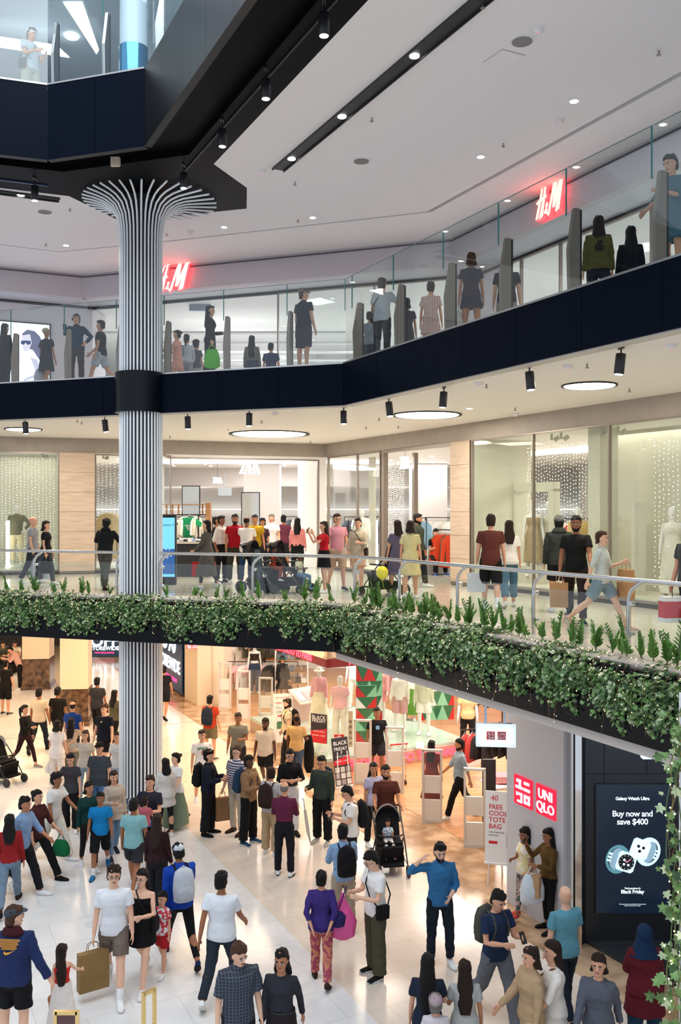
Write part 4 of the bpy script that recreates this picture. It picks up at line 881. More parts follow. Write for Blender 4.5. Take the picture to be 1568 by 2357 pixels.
# ================= SHOP GOODS =================
TS=[(-.20,0),(-.20,.42),(-.36,.33),(-.42,.46),(-.22,.62),(-.08,.66),(0,.63),(.08,.66),(.22,.62),(.42,.46),(.36,.33),(.20,.42),(.20,0)]
LS=[(-.21,0),(-.21,.40),(-.30,.05),(-.39,.07),(-.33,.50),(-.20,.63),(-.07,.67),(.07,.67),(.20,.63),(.33,.50),(.39,.07),(.30,.05),(.21,.40),(.21,0)]
DR=[(-.27,-.35),(-.15,.25),(-.19,.45),(-.12,.66),(0,.6),(.12,.66),(.19,.45),(.15,.25),(.27,-.35)]
_g={}
def garment(kind,th=.07):
    if (kind,th) in _g: return _g[(kind,th)]
    mb=MB(); pl={'tee':TS,'coat':[(x,y if y>.1 else y-.25) for x,y in LS],'shirt':LS,'dress':DR}[kind]
    n=len(pl); I=Matrix.Rotation(R(90),4,'X')
    cx=0; cy=.35
    rings=[]
    for dz,s_ in((-.5,.93),(-.25,1),(.25,1),(.5,.93)): rings.append([Vector((cx+(x-cx)*s_,dz*th,cy+(y-cy)*s_-.66)) for x,y in pl])
    mb.ring(None,rings); o=mb.build('g',m_white2,smooth=True); me=o.data; bpy.data.objects.remove(o)
    hb=MB().tube([(-.19,0,-.02),(0,0,.06),(.19,0,-.02)],.008,6).tube([(0,0,.06),(0,0,.11),(.02,0,.13),(0,0,.15)],.004,5); o=hb.build('h',m_grey); mh=o.data; bpy.data.objects.remove(o)
    _g[(kind,th)]=(me,mh); return me,mh
def hang(kind,loc,rz,color,name='hanging_garment',label='',group=None,s=1,th=.07,cat='clothes',hanger=True):
    me,mh=garment(kind,th); o=bpy.data.objects.new(name,me); COL.objects.link(o); o.location=loc; o.rotation_euler=(0,0,rz); o.scale=(s,s,s)
    o.material_slots[0].link='OBJECT'; o.material_slots[0].material=color if not isinstance(color,str) else cloth(color)
    tag(o,label,cat,group)
    if hanger: h=bpy.data.objects.new('hanger',mh); COL.objects.link(h); h.parent=o
    return o
def rack(c,L,h,rz,cols,label,glabel,n=14,kinds=('tee','shirt','coat'),glab=None,seed=0,face=.25):
    r=random.Random(seed); t=empty('clothes_rack',(c[0],c[1],c[2]),rz,label,'rack','clothes racks')
    MB().box((0,0,h),(L,.03,.03)).build('rail',m_blackm,t)
    for x in(-L/2,L/2): MB().box((x,0,h/2),(.03,.03,h)).box((x,0,.02),(.03,.4,.03)).build('leg',m_blackm,t)
    m=Matrix.Translation(c)@Matrix.Rotation(rz,4,'Z')
    for k in range(n):
        p=m@Vector((-L/2+.1+(L-.2)*k/(n-1),0,h-.13)); hang(r.choice(kinds),p,rz+R(90)-face+r.uniform(-.25,.25),r.choice(cols),label=glab or 'garment on a hanger on '+glabel,group='garments on '+glabel,s=r.uniform(.85,1.02),th=.06)
NEU=['#e8e4dc','#d9d2c5','#2a2a2c','#8c8f96','#b9a58c','#f1efe9','#555a60']
# first floor shop racks
for i,(x,y,L,cols,lb) in enumerate([(-5.6,33.5,1.8,NEU,'the rack behind the green tee'),(-1.2,36.0,2.2,NEU,'the rack behind the people in the entrance'),(.9,34.0,1.5,['#7d9db5','#c9d3d8','#34495c','#e8e4dc'],'the rack with blue shirts beside the dark mirror'),(-9.0,33,2.2,NEU,'the rack behind the trench coat window')]):
    rack((x,y,0),L,1.62,0,cols,'black clothes rack holding %s clothes, deep in the first floor shop %s'%('neutral' if i!=2 else 'blue',['left','middle','right','far left'][i]),lb,n=12 if i<3 else 8,seed=i)
# seen through right windows
pr_=onwall(1010,W1b,W1R,3.4); rack((pr_.x,pr_.y,0),1.6,1.62,math.atan2(U.y,U.x),['#f4f2ee','#efefef','#e5ddd0'],'black clothes rack full of white clothes in the right shop entrance','the white rack in the right entrance',n=8,seed=8,face=.9,kinds=('shirt','coat'))
pr_=onwall(1028,W1b,W1R,1.5); rack((pr_.x,pr_.y,0),.9,1.30,math.atan2(U.y,U.x),['#d8482a','#5d6650','#7f8a70','#c9401f'],'low clothes rack with orange and olive jackets in the right entrance','the low orange rack',n=6,seed=9,face=.8,kinds=('coat',))
pr_=onwall(968,W1b,W1R,2.4); rack((pr_.x,pr_.y,0),.7,1.62,math.atan2(U.y,U.x),['#6f97b8','#86a9c4','#4d7396'],'clothes rack with light denim jackets behind the man in the cap','the denim rack',n=3,seed=10,face=1.1,kinds=('coat',))
pr_=onwall(1190,W1b,W1R,4.0); rack((pr_.x,pr_.y,0),2.2,1.62,math.atan2(U.y,U.x),['#c94f68','#e7e0d8','#31343f','#d6738a'],'clothes rack with pink, white and navy clothes behind the right window','the pink and navy rack',n=12,seed=11,face=.7)
pr_=onwall(1330,W1b,W1R,3.8); rack((pr_.x,pr_.y,0),1.4,1.62,math.atan2(U.y,U.x),['#c0395a','#e7d8c0'],'clothes rack with red and beige clothes behind the window mannequins','the red and beige rack',n=6,seed=12,face=.7)
# wooden slatted cabinet and display table in the entrance
t=empty('slatted_unit',(XD(425,30.5),30.5,0),0,'wooden slatted shelving unit with open top behind the green tee','shelving')
for k in range(9): MB().box((-.8+k*.2,0,1.88),(.05,.05,.32)).build('slat',m_wood,t)
MB().box((0,0,2.05),(1.75,.3,.03)).box((0,0,1.70),(1.75,.3,.03)).build('shelf',m_wood,t); MB().box((.80,0,1.05),(.16,.35,2.1)).build('side_panel',m_wood,t)
D=25.3; x0=XD(398,D); x1=XD(480,D); t=empty('display_table',((x0+x1)/2,D+.35,0),.0,'black display table piled with folded clothes beside the blue totem','table')
MB().box((0,0,.46),(x1-x0,.7,.92)).build('body',m_black2,t); MB().box((0,0,.945),(x1-x0+.06,.76,.05)).build('top',mat('pale_table_top',(.6,.5,.42),.4),t); tz=.97
r=random.Random(2)
for k in range(8):
    cx=(x0+x1)/2-.40+.115*k
    for j in range(3 if k<4 else 2): MB().box((0,0,.02),(.13,.3,.032),rz=r.uniform(-.1,.1)).build('folded_shirt',cloth(r.choice(['#efe9e0','#e3d9cc','#9db8d3','#2c4d3d','#f4f4f4','#333a44'])),label='folded garment in a pile on the black display table',cat='clothes',group='folded clothes on the black table',loc=(cx,D+.3,tz+.034*j))
hang('tee',(XD(436,25.6),25.6,1.66),.1,'#1d8f5c',name='green_shirt',label='green t-shirt with white lettering hanging above the black display table',s=.86,th=.08)
t=MB().box((XD(436,25.6),25.7,1.72),(.9,.03,.03)).box((XD(418,25.6),25.7,1.33),(.03,.03,.8)).box((XD(456,25.6),25.7,1.33),(.03,.03,.8)).build('display_rail',m_blackm,label='small black rail the green t-shirt hangs from',cat='rack')
_m=MB(); [shape(_m,frame((XD(436,25.6),25.548,1.38),(1,.05)),rect(.0,.045-.04*i,.24-.05*i,.016),0,.004) for i in range(4)]; _m.build('shirt_print',m_white2,t)

for i,(px,c) in enumerate([(425,'#e9e4da'),(420,'#d8cfc0'),(449,'#efece6'),(453,'#c9bfae')]): hang('shirt',(XD(px,25.6),25.75,1.66),1.25,c,label='pale garment hanging on the small black rail beside the green t-shirt',group='pale garments by the green tee',s=.85)
# framed mirrors and signs inside
for (px,py,D,w_,h_,lb,z) in [(480,1117,30.5,.55,1.0,'tall dark framed mirror behind the green t-shirt area',1.9),(577,1160,30,.56,1.45,'tall mirror panel hanging behind the man in the mustard top',1.45)]:
    t=empty('framed_mirror',(XD(px if px!=480 else 440,D),D,0),0,lb,'mirror'); MB().box((0,0,z+.25),(w_+.06,.05,h_+.06)).build('frame',m_blackm,t); MB().box((0,-.03,z+.25),(w_,.02,h_)).build('mirror_glass',mat('mirror_pale',(.75,.75,.72),.08,.6),t)
    MB().box((0,0,(z+.25-h_/2)/2),(.04,.04,z+.25-h_/2)).build('stand',m_blackm,t)
MB().box((0,0,0),(.42,.06,.26)).box((0,0,.35),(.02,.02,.5)).build('hanging_sign_box',mat('pale_sign',(.55,.62,.72),.4),label='small pale hanging sign box in the shop left of the serif letters',cat='sign',loc=(XD(518,29),29,2.45))
# ---- advertising totem ----
D=22.6; x0=XD(338,D); x1=XD(406,D); t=empty('advertising_totem',((x0+x1)/2,D,0),0,'tall black totem with a blue advertisement half hidden behind the fluted column','screen')
MB().box((0,0,.87),(x1-x0,.16,1.74)).build('housing',m_black2,t); fm=frame((0,-.085,.9),(1,0)); w_=x1-x0
mb=MB(); shape(mb,fm,rect(0,.03,w_-.05,1.46),0,.006); s1=mb.build('screen',mat('totem_sky',(.1,.5,.8),.3,emit=.8,ecol=(.20,.55,.80)),t)
mb=MB(); shape(mb,fm,rect(0,-.32,w_-.05,.62),.006,.009); mb.build('dark_band',mat('totem_sea',(.02,.08,.25),.3,emit=.6,ecol=(.03,.12,.38)),s1)
text('lettering','Polestar 4',fm,w_/2-.2,.58,.075,m_black2,s1,z=.01,ext=.001)
mb=MB(); 
for k in range(7): a=6.2832*k/7; shape(mb,fm,[(.17+.1*math.cos(a),-.12+.1*math.sin(a)),(.17+.1*math.cos(a+.4),-.12+.1*math.sin(a+.4)),(.17+.12*math.cos(a+.2),-.12+.12*math.sin(a+.2))],.009,.012)
mb.build('wheel_picture',m_txt,s1)
# ---- mannequins are made with the figures below ----
# ---- light curtains ----
def curtain(a,b,z0,z1,label,dx=.105,dz=.085,jit=.02):
    a=Vector(a);b=Vector(b); d=b-a; n=int(d.length/dx); mb=MB(); rr=random.Random(int(a.x*10)); wi=MB()
    for i in range(n):
        q=a+d*((i+.5)/n); zz_=z1-rr.uniform(0,.05)
        wi.tube([(q.x,q.y,z1),(q.x,q.y,z0)],.0012,3)
        while zz_>z0:
            p=Vector((q.x+rr.gauss(0,jit*.4),q.y-.01,zz_)); s_=.0085*rr.choice([.6,.8,1.1])
            mb.add([p+Vector(v)*s_ for v in((1,0,0),(0,1,0),(-1,0,0),(0,-1,0),(0,0,1),(0,0,-1))],[(0,1,4),(1,2,4),(2,3,4),(3,0,4),(1,0,5),(2,1,5),(3,2,5),(0,3,5)]); zz_-=dz*rr.uniform(.8,1.2)
    t=mb.build('light_curtain',m_fairyw,label=label,cat='string lights',kind='stuff'); wi.build('wires',mat('clear_wire',(.7,.65,.5),.5),t); return t
curtain(onwall(-60,W1L,W1b,1.75),onwall(128,W1L,W1b,1.75),.2,3.45,'curtain of tiny warm lights behind the suited mannequin at the far left')
curtain(onwall(222,W1L,W1b,1.1),onwall(278,W1L,W1b,1.1),.2,3.45,'curtain of tiny lights behind the trench coat by the fluted column')
curtain(onwall(886,W1b,W1R,1.1),onwall(931,W1b,W1R,1.1),.2,3.3,'curtain of tiny lights left of the narrow right entrance',.06,.06)
curtain(onwall(1165,W1b,W1R,1.6),onwall(1352,W1b,W1R,1.6),1.3,3.4,'curtain of tiny lights above the three window mannequins',.1)
curtain(onwall(1502,W1b,W1R,1.4),onwall(1600,W1b,W1R,1.4),.25,3.25,'curtain of tiny warm lights in the rightmost window',.11,.10)
# window spots
for px,py,lb,w_ in [(98,1050,'left window above the light curtain',(W1L,W1b)),(238,1055,'window by the fluted column',(W1L,W1b)),(1270,1005,'right window, left cluster',(W1b,W1R)),(1292,1003,'right window, right of the cluster',(W1b,W1R)),(1384,995,'right window, left of the mullion',(W1b,W1R)),(1423,990,'right window, right of the mullion',(W1b,W1R))]:
    q=onwall(px,*w_,.5); t=empty('display_spotlight',(q.x,q.y,3.53),0,'small cream adjustable spotlight inside the '+lb,'spotlight','window spotlights')
    MB().box((0,0,-.07),(.05,.05,.14)).build('mount',m_cream,t); b=MB().cyl((0,0,0),.05,.12,14); mm=Matrix.Translation((.06,0,-.15))@Matrix.Rotation(R(55),4,'Y'); b.v=[tuple(mm@Vector(v)) for v in b.v]; b.build('body',m_cream,t,smooth=True)
# display props: light columns, frames, blocks
q=onwall(18,W1L,W1b,.9); MB().box((0,0,.85),(.09,.09,1.4)).build('light_column',mat('tube_glow',(1,1,1),.5,emit=2.2,ecol=(1,.97,.9)),label='glowing vertical light tube beside the suited mannequin',cat='lamp',loc=(q.x,q.y,0))
q=onwall(868,W1b,W1R,1.0); MB().box((0,0,.85),(.06,.06,1.4)).build('light_column',M['tube_glow'],label='glowing vertical light tube in the corner window by the white mannequin',cat='lamp',loc=(q.x,q.y,0))
q=onwall(1222,W1b,W1R,1.3); t=empty('window_portal',(q.x,q.y,.14),math.atan2(U.y,U.x),'white portal frame around the sequined dress mannequin','display frame')
for x in(-.55,.85): MB().box((x,0,1.1),(.18,.2,2.2)).build('upright',m_cream,t)
MB().box((.15,0,2.25),(1.58,.2,.22)).build('lintel',m_cream,t)
MB().box((.2,-.3,.2),(1.4,.5,.4)).build('plinth',m_cream,t)
q=onwall(1470,W1b,W1R,.9); MB().box((0,0,.9),(.22,.22,1.9)).build('display_block',m_cream,label='tall cream display block in the rightmost window',cat='display block',loc=(q.x,q.y,.14))
# ================= GROUND FLOOR STORE =================
t=empty('glass_showcase',(0,0,0),0,'corner glass showcase with running red letters and mannequins in the ground floor store','showcase')
K=Vector((-.33,22.5)); Ka=K-U*5.2; Kb=K+N*4.2
mw=mat('showcase_base',(.42,.30,.20),.4)
MB().prism([K,Kb,Kb-U*2.2,Ka+N*4.2-U*0,Ka],G0,G0+.32).build('platform',mw,t)
MB().prism([K,Kb,Kb-U*2.2,Ka+N*4.2,Ka],G0+.32,G0+.40).build('glass_deck',mat('deck_glass_green',(.45,.55,.48),.1),t)
for p,q in((Ka,K),(K,Kb)):
    dd=(q-p).normalized(); m_=(p+q)/2
    MB().wall(p+dd*.02,m_-dd*.01,G0+.40,-2.05,.015).build('glass_pane',m_shopglass,t); MB().wall(m_+dd*.01,q-dd*.02,G0+.40,-2.05,.015).build('glass_pane',m_shopglass,t)
    MB().wall(p,q,-2.05,-1.82,.12).build('letter_band',mat('ticker_black',(.05,.01,.01),.4,emit=.3,ecol=(.5,.02,.02)),t); MB().wall(p,q,-1.82,-1.2,.14).build('header_board',m_pcream,t); MB().wall(p-N*.02,q-N*.02,-1.84,-1.80,.2).build('header_trim',m_pcream,t)
m_tick=mat('ticker_red',(1,.1,.1),.5,emit=2.6,ecol=(1,.04,.08))
fm=frame((K.x-N.x*.02,K.y-N.y*.02,-1.935),U); text('running_letters','FROM TOKYO TO PARIS  ',fm,-2.1,0,.24,m_tick,t,ext=.01,bold=.004)
fm=frame((K.x-U.x*-.02,K.y+U.y*.02,-1.935),N); text('running_letters','FROM TOKYO TO PARIS',fm,1.9,0,.24,m_tick,t,ext=.01,bold=.006)
fm=frame((K.x-U.x*-.03,K.y+U.y*.03,G0+.17),N); text('running_letters','FROM TOKYO TO PARIS',fm,2.2,0,.30,m_tick,t,ext=.01,bold=.008)
# tree graphics boards
def treeboard(loc,rz,w_,h_,label,seed):
    t=empty('tree_board',loc,rz,label,'display board'); r=random.Random(seed); cols=[mat('board_red',(.62,.015,.02),.5),mat('board_green',(.015,.16,.07),.5),mat('board_mint',(.25,.62,.40),.5),m_white2]
    base=MB().box((0,0,h_/2),(w_,.05,h_)).build('board',cols[1],t); I=Matrix.Rotation(R(90),4,'X')
    nx=max(1,int(w_/.33)); 
    for i in range(nx+1):
        for j in range(5):
            cx=-w_/2+i*w_/nx; a=w_/nx*.5; y0=h_*j/5; pts=[(max(-w_/2,cx-a),y0),(min(w_/2,cx+a),y0),(max(-w_/2,min(w_/2,cx)),y0+h_/5*1.05)]
            mb=MB(); shape(mb,I,[(x,y) for x,y in pts],.026,.03+.001*r.random()); mb.build('triangle',cols[r.choice([0,0,2,2,3])],t)
    return t
c=WD(850,1640,26); treeboard((c.x,c.y,G0+.4),.1,.75,2.15,'tall board of red and green paper trees behind the left showcase mannequins',1)
treeboard((XD(843,24.2),24.2,G0+.4),.1,.55,1.5,'lower board of red and green paper trees in the front of the showcase',4)
treeboard((XD(1005,26.8),26.8,G0+.4),.15,1.05,2.1,'wide board of red, mint and white triangles at the right of the showcase',2)
def treebd(cx,D,w_,h_,label,seed): return treeboard((XD(cx,D),D,G0+.4),.15,w_,h_,label,seed)
# security gates
for px,py,D,lb in [(518,1630,30.2,'farthest, beside the cream pillar'),(561,1655,28.6,'second from the cream pillar'),(612,1676,27.4,'third from the cream pillar'),(835,1803,21.85,'just left of the man in the black tee'),(909,1826,21.1,'between the black tee man and the red dress'),(995,1893,19.1,'in front of the red dress'),(1093,1950,17.7,'nearest, beside the white sign wall')]:
    t=empty('security_gate',(XD(px,D),D,G0),-.12,'pale grey shop security gate, '+lb,'security gate','security gates along the store entrance')
    mg=mat('gate_grey',(.62,.56,.50),.4); H=1.53; w_=.42
    for x in(-w_/2+.02,w_/2-.02): MB().box((x,0,H/2),(.045,.09,H)).build('side_post',mg,t)
    MB().box((0,0,H-.02),(w_,.09,.045)).build('top_bar',mg,t); MB().box((0,0,.03),(w_,.10,.06)).build('foot_bar',mg,t)
    MB().box((0,0,.27),(w_-.09,.06,.42)).build('lower_panel',mat('gate_panel',(.72,.68,.62),.4),t); MB().box((0,0,.80),(w_-.09,.05,.36)).build('middle_panel',M['gate_panel'],t)
    MB().box((0,0,.55),(w_-.09,.01,.14)).build('clear_panel',m_shopglass,t); MB().box((0,0,1.23),(w_-.09,.01,.46)).build('clear_panel',m_shopglass,t)
# posters and easels
def easel(loc,rz,w_,h_,tilt,label,paint,mboard=None,legs=True,name='poster_easel',z0=.35):
    t=empty(name,loc,rz,label,'poster stand'); M_=Matrix.Rotation(-tilt,4,'X'); 
    if legs:
        mb=MB(); mb.tube([(-w_*.4,-.08,0),(-w_*.3,.02,z0+h_*.7)],.014,6); mb.tube([(w_*.4,-.08,0),(w_*.3,.02,z0+h_*.7)],.014,6); mb.tube([(0,.45,0),(0,.05,z0+h_*.7)],.014,6); mb.box((0,-.09,z0-.02),(w_*1.05,.05,.03)); mb.build('stand',m_white2,t)
    b=MB(); b.box((0,0,h_/2),(w_,.02,h_)); b.v=[tuple(Matrix.Translation((0,-.07,z0))@M_@Vector(v)) for v in b.v]; b=b.build('board',mboard or m_white2,t)
    fm=Matrix.Translation((0,-.07,z0))@M_@Matrix.Translation((0,-.0105,0))@Matrix.Rotation(R(90),4,'X'); paint(fm,b); return t
m_pred=mat('poster_red',(.65,.02,.03),.5); m_pgrey=mat('poster_black',(.03,.025,.03),.5)
def bf(w_,h_,lower=True):
    def f(fm,b):
        mb=MB(); shape(mb,fm,[(-w_/2,h_*.40),(w_/2,h_*.52),(w_/2,.0),(-w_/2,.0)] if not lower else [(-w_/2,h_*.52),(w_/2,h_*.62),(w_/2,.42*h_),(-w_/2,.42*h_)],0,.002); mb.build('red_field',m_pred,b)
        text('lettering','BLACK',fm,-.0,h_*.88,w_*.28,m_white2,b,z=.004,ext=.001,bold=.001); text('lettering','FRIDAY',fm,0,h_*.76,w_*.25,m_white2,b,z=.004,ext=.001,bold=.001); text('lettering','LIMITED OFFERS',fm,0,h_*.60 if lower else h_*.40,w_*.1,m_white2,b,z=.004,ext=.001); text('lettering','28 NOV - 2 DEC',fm,0,h_*.50 if lower else h_*.26,w_*.115,m_white2,b,z=.004,ext=.001)
        if lower:
            rr=random.Random(3)
            for i in range(3):
                for j in range(3): mb=MB(); shape(mb,fm,rect(-w_/3+i*w_/3,h_*.07+j*h_*.13,w_*.27,h_*.11),0,.002); mb.build('picture',mat('pic%d'%((i+j)%3),[(.6,.55,.5),(.35,.3,.3),(.7,.66,.6)][(i+j)%3],.5),b)
    return f
p=W(790,1815,G0); p.y=20.6; easel((XD(789,20.6),20.6,G0),.55,.42,1.05,.22,'leaning black and red BLACK FRIDAY easel poster in front of the showcase',bf(.42,1.05),m_pgrey)
D=22.9; easel((XD(738,D)-.0,D-.12,G0+.75),1.05-1.57*0-1.57+0.02,.46,.72,.0,'black and red BLACK FRIDAY sign standing at the showcase corner',bf(.46,.72,False),m_pgrey,False,'poster_sign',.0)
def win(fm,b):
    text('lettering','40TH ANNIVERSARY',fm,0,1.14,.045,m_pred,b,z=.002,ext=.001); text('lettering','WIN',fm,-.12,1.00,.08,m_pred,b,z=.002,ext=.001,bold=.001); text('lettering','TO J',fm,-.12,.87,.08,m_black2,b,z=.002,ext=.001); text('lettering','FOR',fm,-.12,.76,.08,m_black2,b,z=.002,ext=.001)
    mb=MB(); shape(mb,fm,rect(-.02,.66,.3,.035),0,.002); mb.build('red_bar',m_pred,b); mb=MB(); shape(mb,fm,rect(-.1,.42,.16,.2),0,.002); mb.build('picture',mat('castle_green',(.08,.2,.1),.5),b)
easel((XD(652,24.6),24.6,G0),.25,.52,1.25,.12,'white poster easel with red lettering and a small green picture',win)
def tote(fm,b):
    text('lettering','40',fm,-.10,1.08,.13,m_pred,b,z=.002,ext=.001); pass
    for s_,y in(('FREE',.93),('COOLER',.82),('TOTE',.71),('BAG',.60)): text('lettering',s_,fm,-.2,y,.115,m_pred,b,z=.002,ext=.001,align='LEFT',bold=.001)
    text('lettering','WITH PURCHASE',fm,-.2,.50,.035,m_black2,b,z=.002,ext=.001,align='LEFT'); text('lettering','OVER $100',fm,-.2,.45,.035,m_black2,b,z=.002,ext=.001,align='LEFT')
    mb=MB(); shape(mb,fm,rect(-.12,.33,.15,.05),0,.002); mb.build('red_bar',m_pred,b); mb=MB(); shape(mb,fm,rect(.16,.38,.1,.26),0,.002); mb.build('bag_picture',m_black2,b)
easel((XD(1152,15.9),15.9,G0),-.25,.52,1.2,.10,'white poster easel with red FREE COOLER TOTE BAG lettering by the sign wall',tote,z0=.42)
for (px,py,D,w_,h_,col,lb) in [(781,1700,22.55,.24,.20,m_pred,'red gift card sign with a white ribbon on the showcase deck'),(807,1640,23.6,.12,.95,mat('tan_card',(.6,.45,.3),.5),'tall narrow product card standing in the showcase')]:
    p=WD(px,py,D); t=empty('gift_sign',(p.x,p.y,G0+.40 if px==807 else p.z-h_/2),0,lb,'sign'); b=MB().box((0,0,h_/2),(w_,.02,h_)).build('board',col,t)
    if px==781: MB().box((0,-.012,h_/2),(.02,.004,h_)).box((0,-.012,h_*.6),(w_,.004,.02)).tube([(-.0,-.014,h_*.62),(-.05,-.014,h_*.8),(-.06,-.014,h_*.66),(0,-.014,h_*.62),(.06,-.014,h_*.66),(.05,-.014,h_*.8),(0,-.014,h_*.62)],.007,5).build('ribbon',m_white2,b)
    else:
        for k in range(5): MB().box((0,-.012,.12+k*.14),(.06,.004,.07)).build('picture',m_dsteel,b)
# product cards on the deck
for px,py,D in [(900,1675,24.6),(967,1706,23.6),(802,1700,23.1),(745,1730,23.2)]:
    p=WD(px,py,D); MB().box((0,0,.07),(.22,.02,.16),rx=-.3).build('product_card',m_white2,label='small white tilted product card on the showcase deck',cat='sign',group='product cards in the showcase',loc=(p.x,p.y,G0+.40))
# store racks and tables
PINK=['#e8b7bb','#f0d6d6','#e59aa5','#efe9e2']; DK=['#2a2b2e','#40443f','#caa58c','#e9e4dc','#5d6150']
rack((XD(560,33.5),33.5,G0),2.6,1.9,0,DK,'tall clothes rack by the store wall behind the gates','the tall rack behind the gates',n=12,seed=21,face=.9)
rack((XD(600,32.0),32.0,G0),2.6,1.25,0,['#e8b7bb','#2a2b2e','#caa58c','#f0f0ee'],'low clothes rack in front of the store wall behind the gates','the low rack behind the gates',n=12,seed=22,face=.9)
rack((XD(960,30.5),30.5,G0),4.0,1.4,0,PINK,'long clothes rack of pink and white clothes behind the showcase','the pink rack behind the showcase',n=16,seed=23)
rack((XD(1112,27.8),27.8,G0),1.3,1.55,.3,['#2a2b2e','#333','#2f2f36'] if False else ['#2a2b2e','#33343a','#2f2f36'],'rack of black graphic shirts at the right inside the store','the rack of black shirts',n=9,seed=24,face=1.0)
rack((XD(1130,22.4),22.4,G0),1.6,1.2,.3,['#b8433f','#e6d8d4','#2b2b2e'],'low rack with checked shirts beside the sign wall','the low rack beside the sign wall',n=8,seed=25,face=1.0)
# blue wall poster and wood shelf unit
p=WD(615,1492,34); MB().box((0,0,0),(2.3,.06,.55)).build('wall_poster',mat('blue_poster',(.05,.28,.62),.4,emit=.5,ecol=(.05,.28,.62)),label='blue wall poster high over the clothes rack at the back of the store',cat='poster',loc=(p.x,p.y,p.z))
MB().box((0,0,0),(2.4,.1,.10)).build('orange_shelf',mat('orange_shelf_wood',(.8,.3,.05),.5),label='orange wooden shelf edge under the blue poster',cat='shelf',loc=(p.x,33.8,p.z-.36))  # plain orange base colour, no emission
t=empty('wall_shelving',(XD(672,31.5),31.5,G0),0,'white shelving with wooden shelves and folded goods left of the showcase','shelving')
for x in(-.55,.55): MB().box((x,0,1.2),(.05,.4,2.4)).build('side_panel',m_white,t)
for k in range(6): MB().box((0,0,.2+k*.4),(1.1,.4,.04)).build('shelf',m_wood,t)
r=random.Random(9)
for k in range(5):
    for j in range(5): MB().box((0,0,.08),(.17,.3,.16)).build('folded_stack',cloth(r.choice(['#33343a','#6f7a86','#e6e0d8','#8c6f5a'])),label='folded clothes stack on the wooden shelves left of the showcase',cat='clothes',group='stacks on the wooden shelves',loc=(XD(672,31.5)-.42+.21*j,31.5,G0+.225+k*.4))
# slanted table left of the showcase
p=WD(700,1605,24.8); t=empty('slanted_display_table',(p.x,26.6,G0+.40),.7,'slanted pink and white display table with a sun hat inside the showcase','table'); MB().box((0,0,.75),(.9,.7,.05),rx=.5).box((0,.2,.35),(.8,.1,.7)).build('top',mat('pink_table',(.75,.45,.42),.5),t)
for i in range(3): MB().box((-.28+.28*i,-.05,.76),(.22,.4,.03),rx=.5).build('magazine',cloth(['#f2e6e4','#e6a3a8','#f7f3f0'][i]),t)
# display tables and trolley on the right of the store
p=W(1150,1700,G0); t=empty('low_display_table',(XD(1165,20.0),20.0,G0),.3,'low white display table with red checked cloth beside the sign wall','table')
MB().box((0,0,.55),(.9,.7,.05)).build('top',m_white2,t)
for x,y in((-.4,-.3),(.4,-.3),(-.4,.3),(.4,.3)): MB().box((x,y,.27),(.04,.04,.54)).build('leg',m_white2,t)
MB().box((0,0,.1),(.5,.4,.14)).build('folded_cloth',mat('red_gingham',(.75,.05,.06),.6,kind='plaid',col2=(.9,.88,.86),freq=9),label='red checked folded cloth on the low white table',cat='clothes',loc=(XD(1165,20),20,G0+.575))
MB().box((0,0,1.0),(.26,.05,1.3)).box((0,0,.03),(.3,.3,.06)).box((0,0,.2),(.05,.04,.4)).build('info_stand',m_pgrey,label='tall narrow black information stand with red letters by the hanging sign',cat='sign stand',loc=(XD(1126,17.9),17.9,G0))
text('lettering','UT',frame((XD(1126,17.9),17.87,G0+.5),(1,0)),0,0,.13,m_pred,bpy.data.objects['info_stand'].__class__ and None) if False else None
t=bpy.data.objects['info_stand']; text('lettering','UT',frame((0,-.028,.5),(1,0)),0,0,.13,m_pred,t,ext=.002)
# shopping trolley
t=empty('shopping_trolley',(XD(908,21.9),21.9,G0),.3,'small wire shopping trolley with red handle behind a security gate','trolley')
mb=MB()
for x in(-.2,.2):
    mb.tube([(x,-.25,.08),(x,-.25,.9),(x,-.3,1.0)],.012,6); mb.tube([(x,-.25,.2),(x,.3,.2)],.012,6)
for z in(.5,.65,.8):
    mb.tube([(-.22,-.25,z),(.22,-.25,z),(.2,.3,z),(-.2,.3,z),(-.22,-.25,z)],.006,5)
mb.build('frame',m_steel,t); MB().tube([(-.22,-.31,1.0),(.22,-.31,1.0)],.02,8).build('handle',m_pred,t)
for x in(-.2,.2):
    for y in(-.22,.28): MB().tube([(x-.015,y,.06),(x+.015,y,.06)],.06,12).build('wheel',m_black2,t)

r=random.Random(77)
for i in range(30):
    x=-7.5+i%6*1.35+r.uniform(-.2,.2); y=30.2+(i//6)*1.1
    MB().cyl((0,0,-.02),.05,.02,12).build('downlight',m_lamp,label='tiny ceiling downlight inside the first floor shop, left entrance',cat='ceiling light',group='tiny shop downlights, left entrance',loc=(x,y,3.56))
for i in range(16):
    q=onwall(900+(i%4)*95,W1b,W1R,3.0+1.5*(i//4)); MB().cyl((0,0,-.02),.05,.02,12).build('downlight',m_lamp,label='tiny ceiling downlight inside the first floor shop, right side',cat='ceiling light',group='tiny shop downlights, right side',loc=(q.x,q.y,3.56))
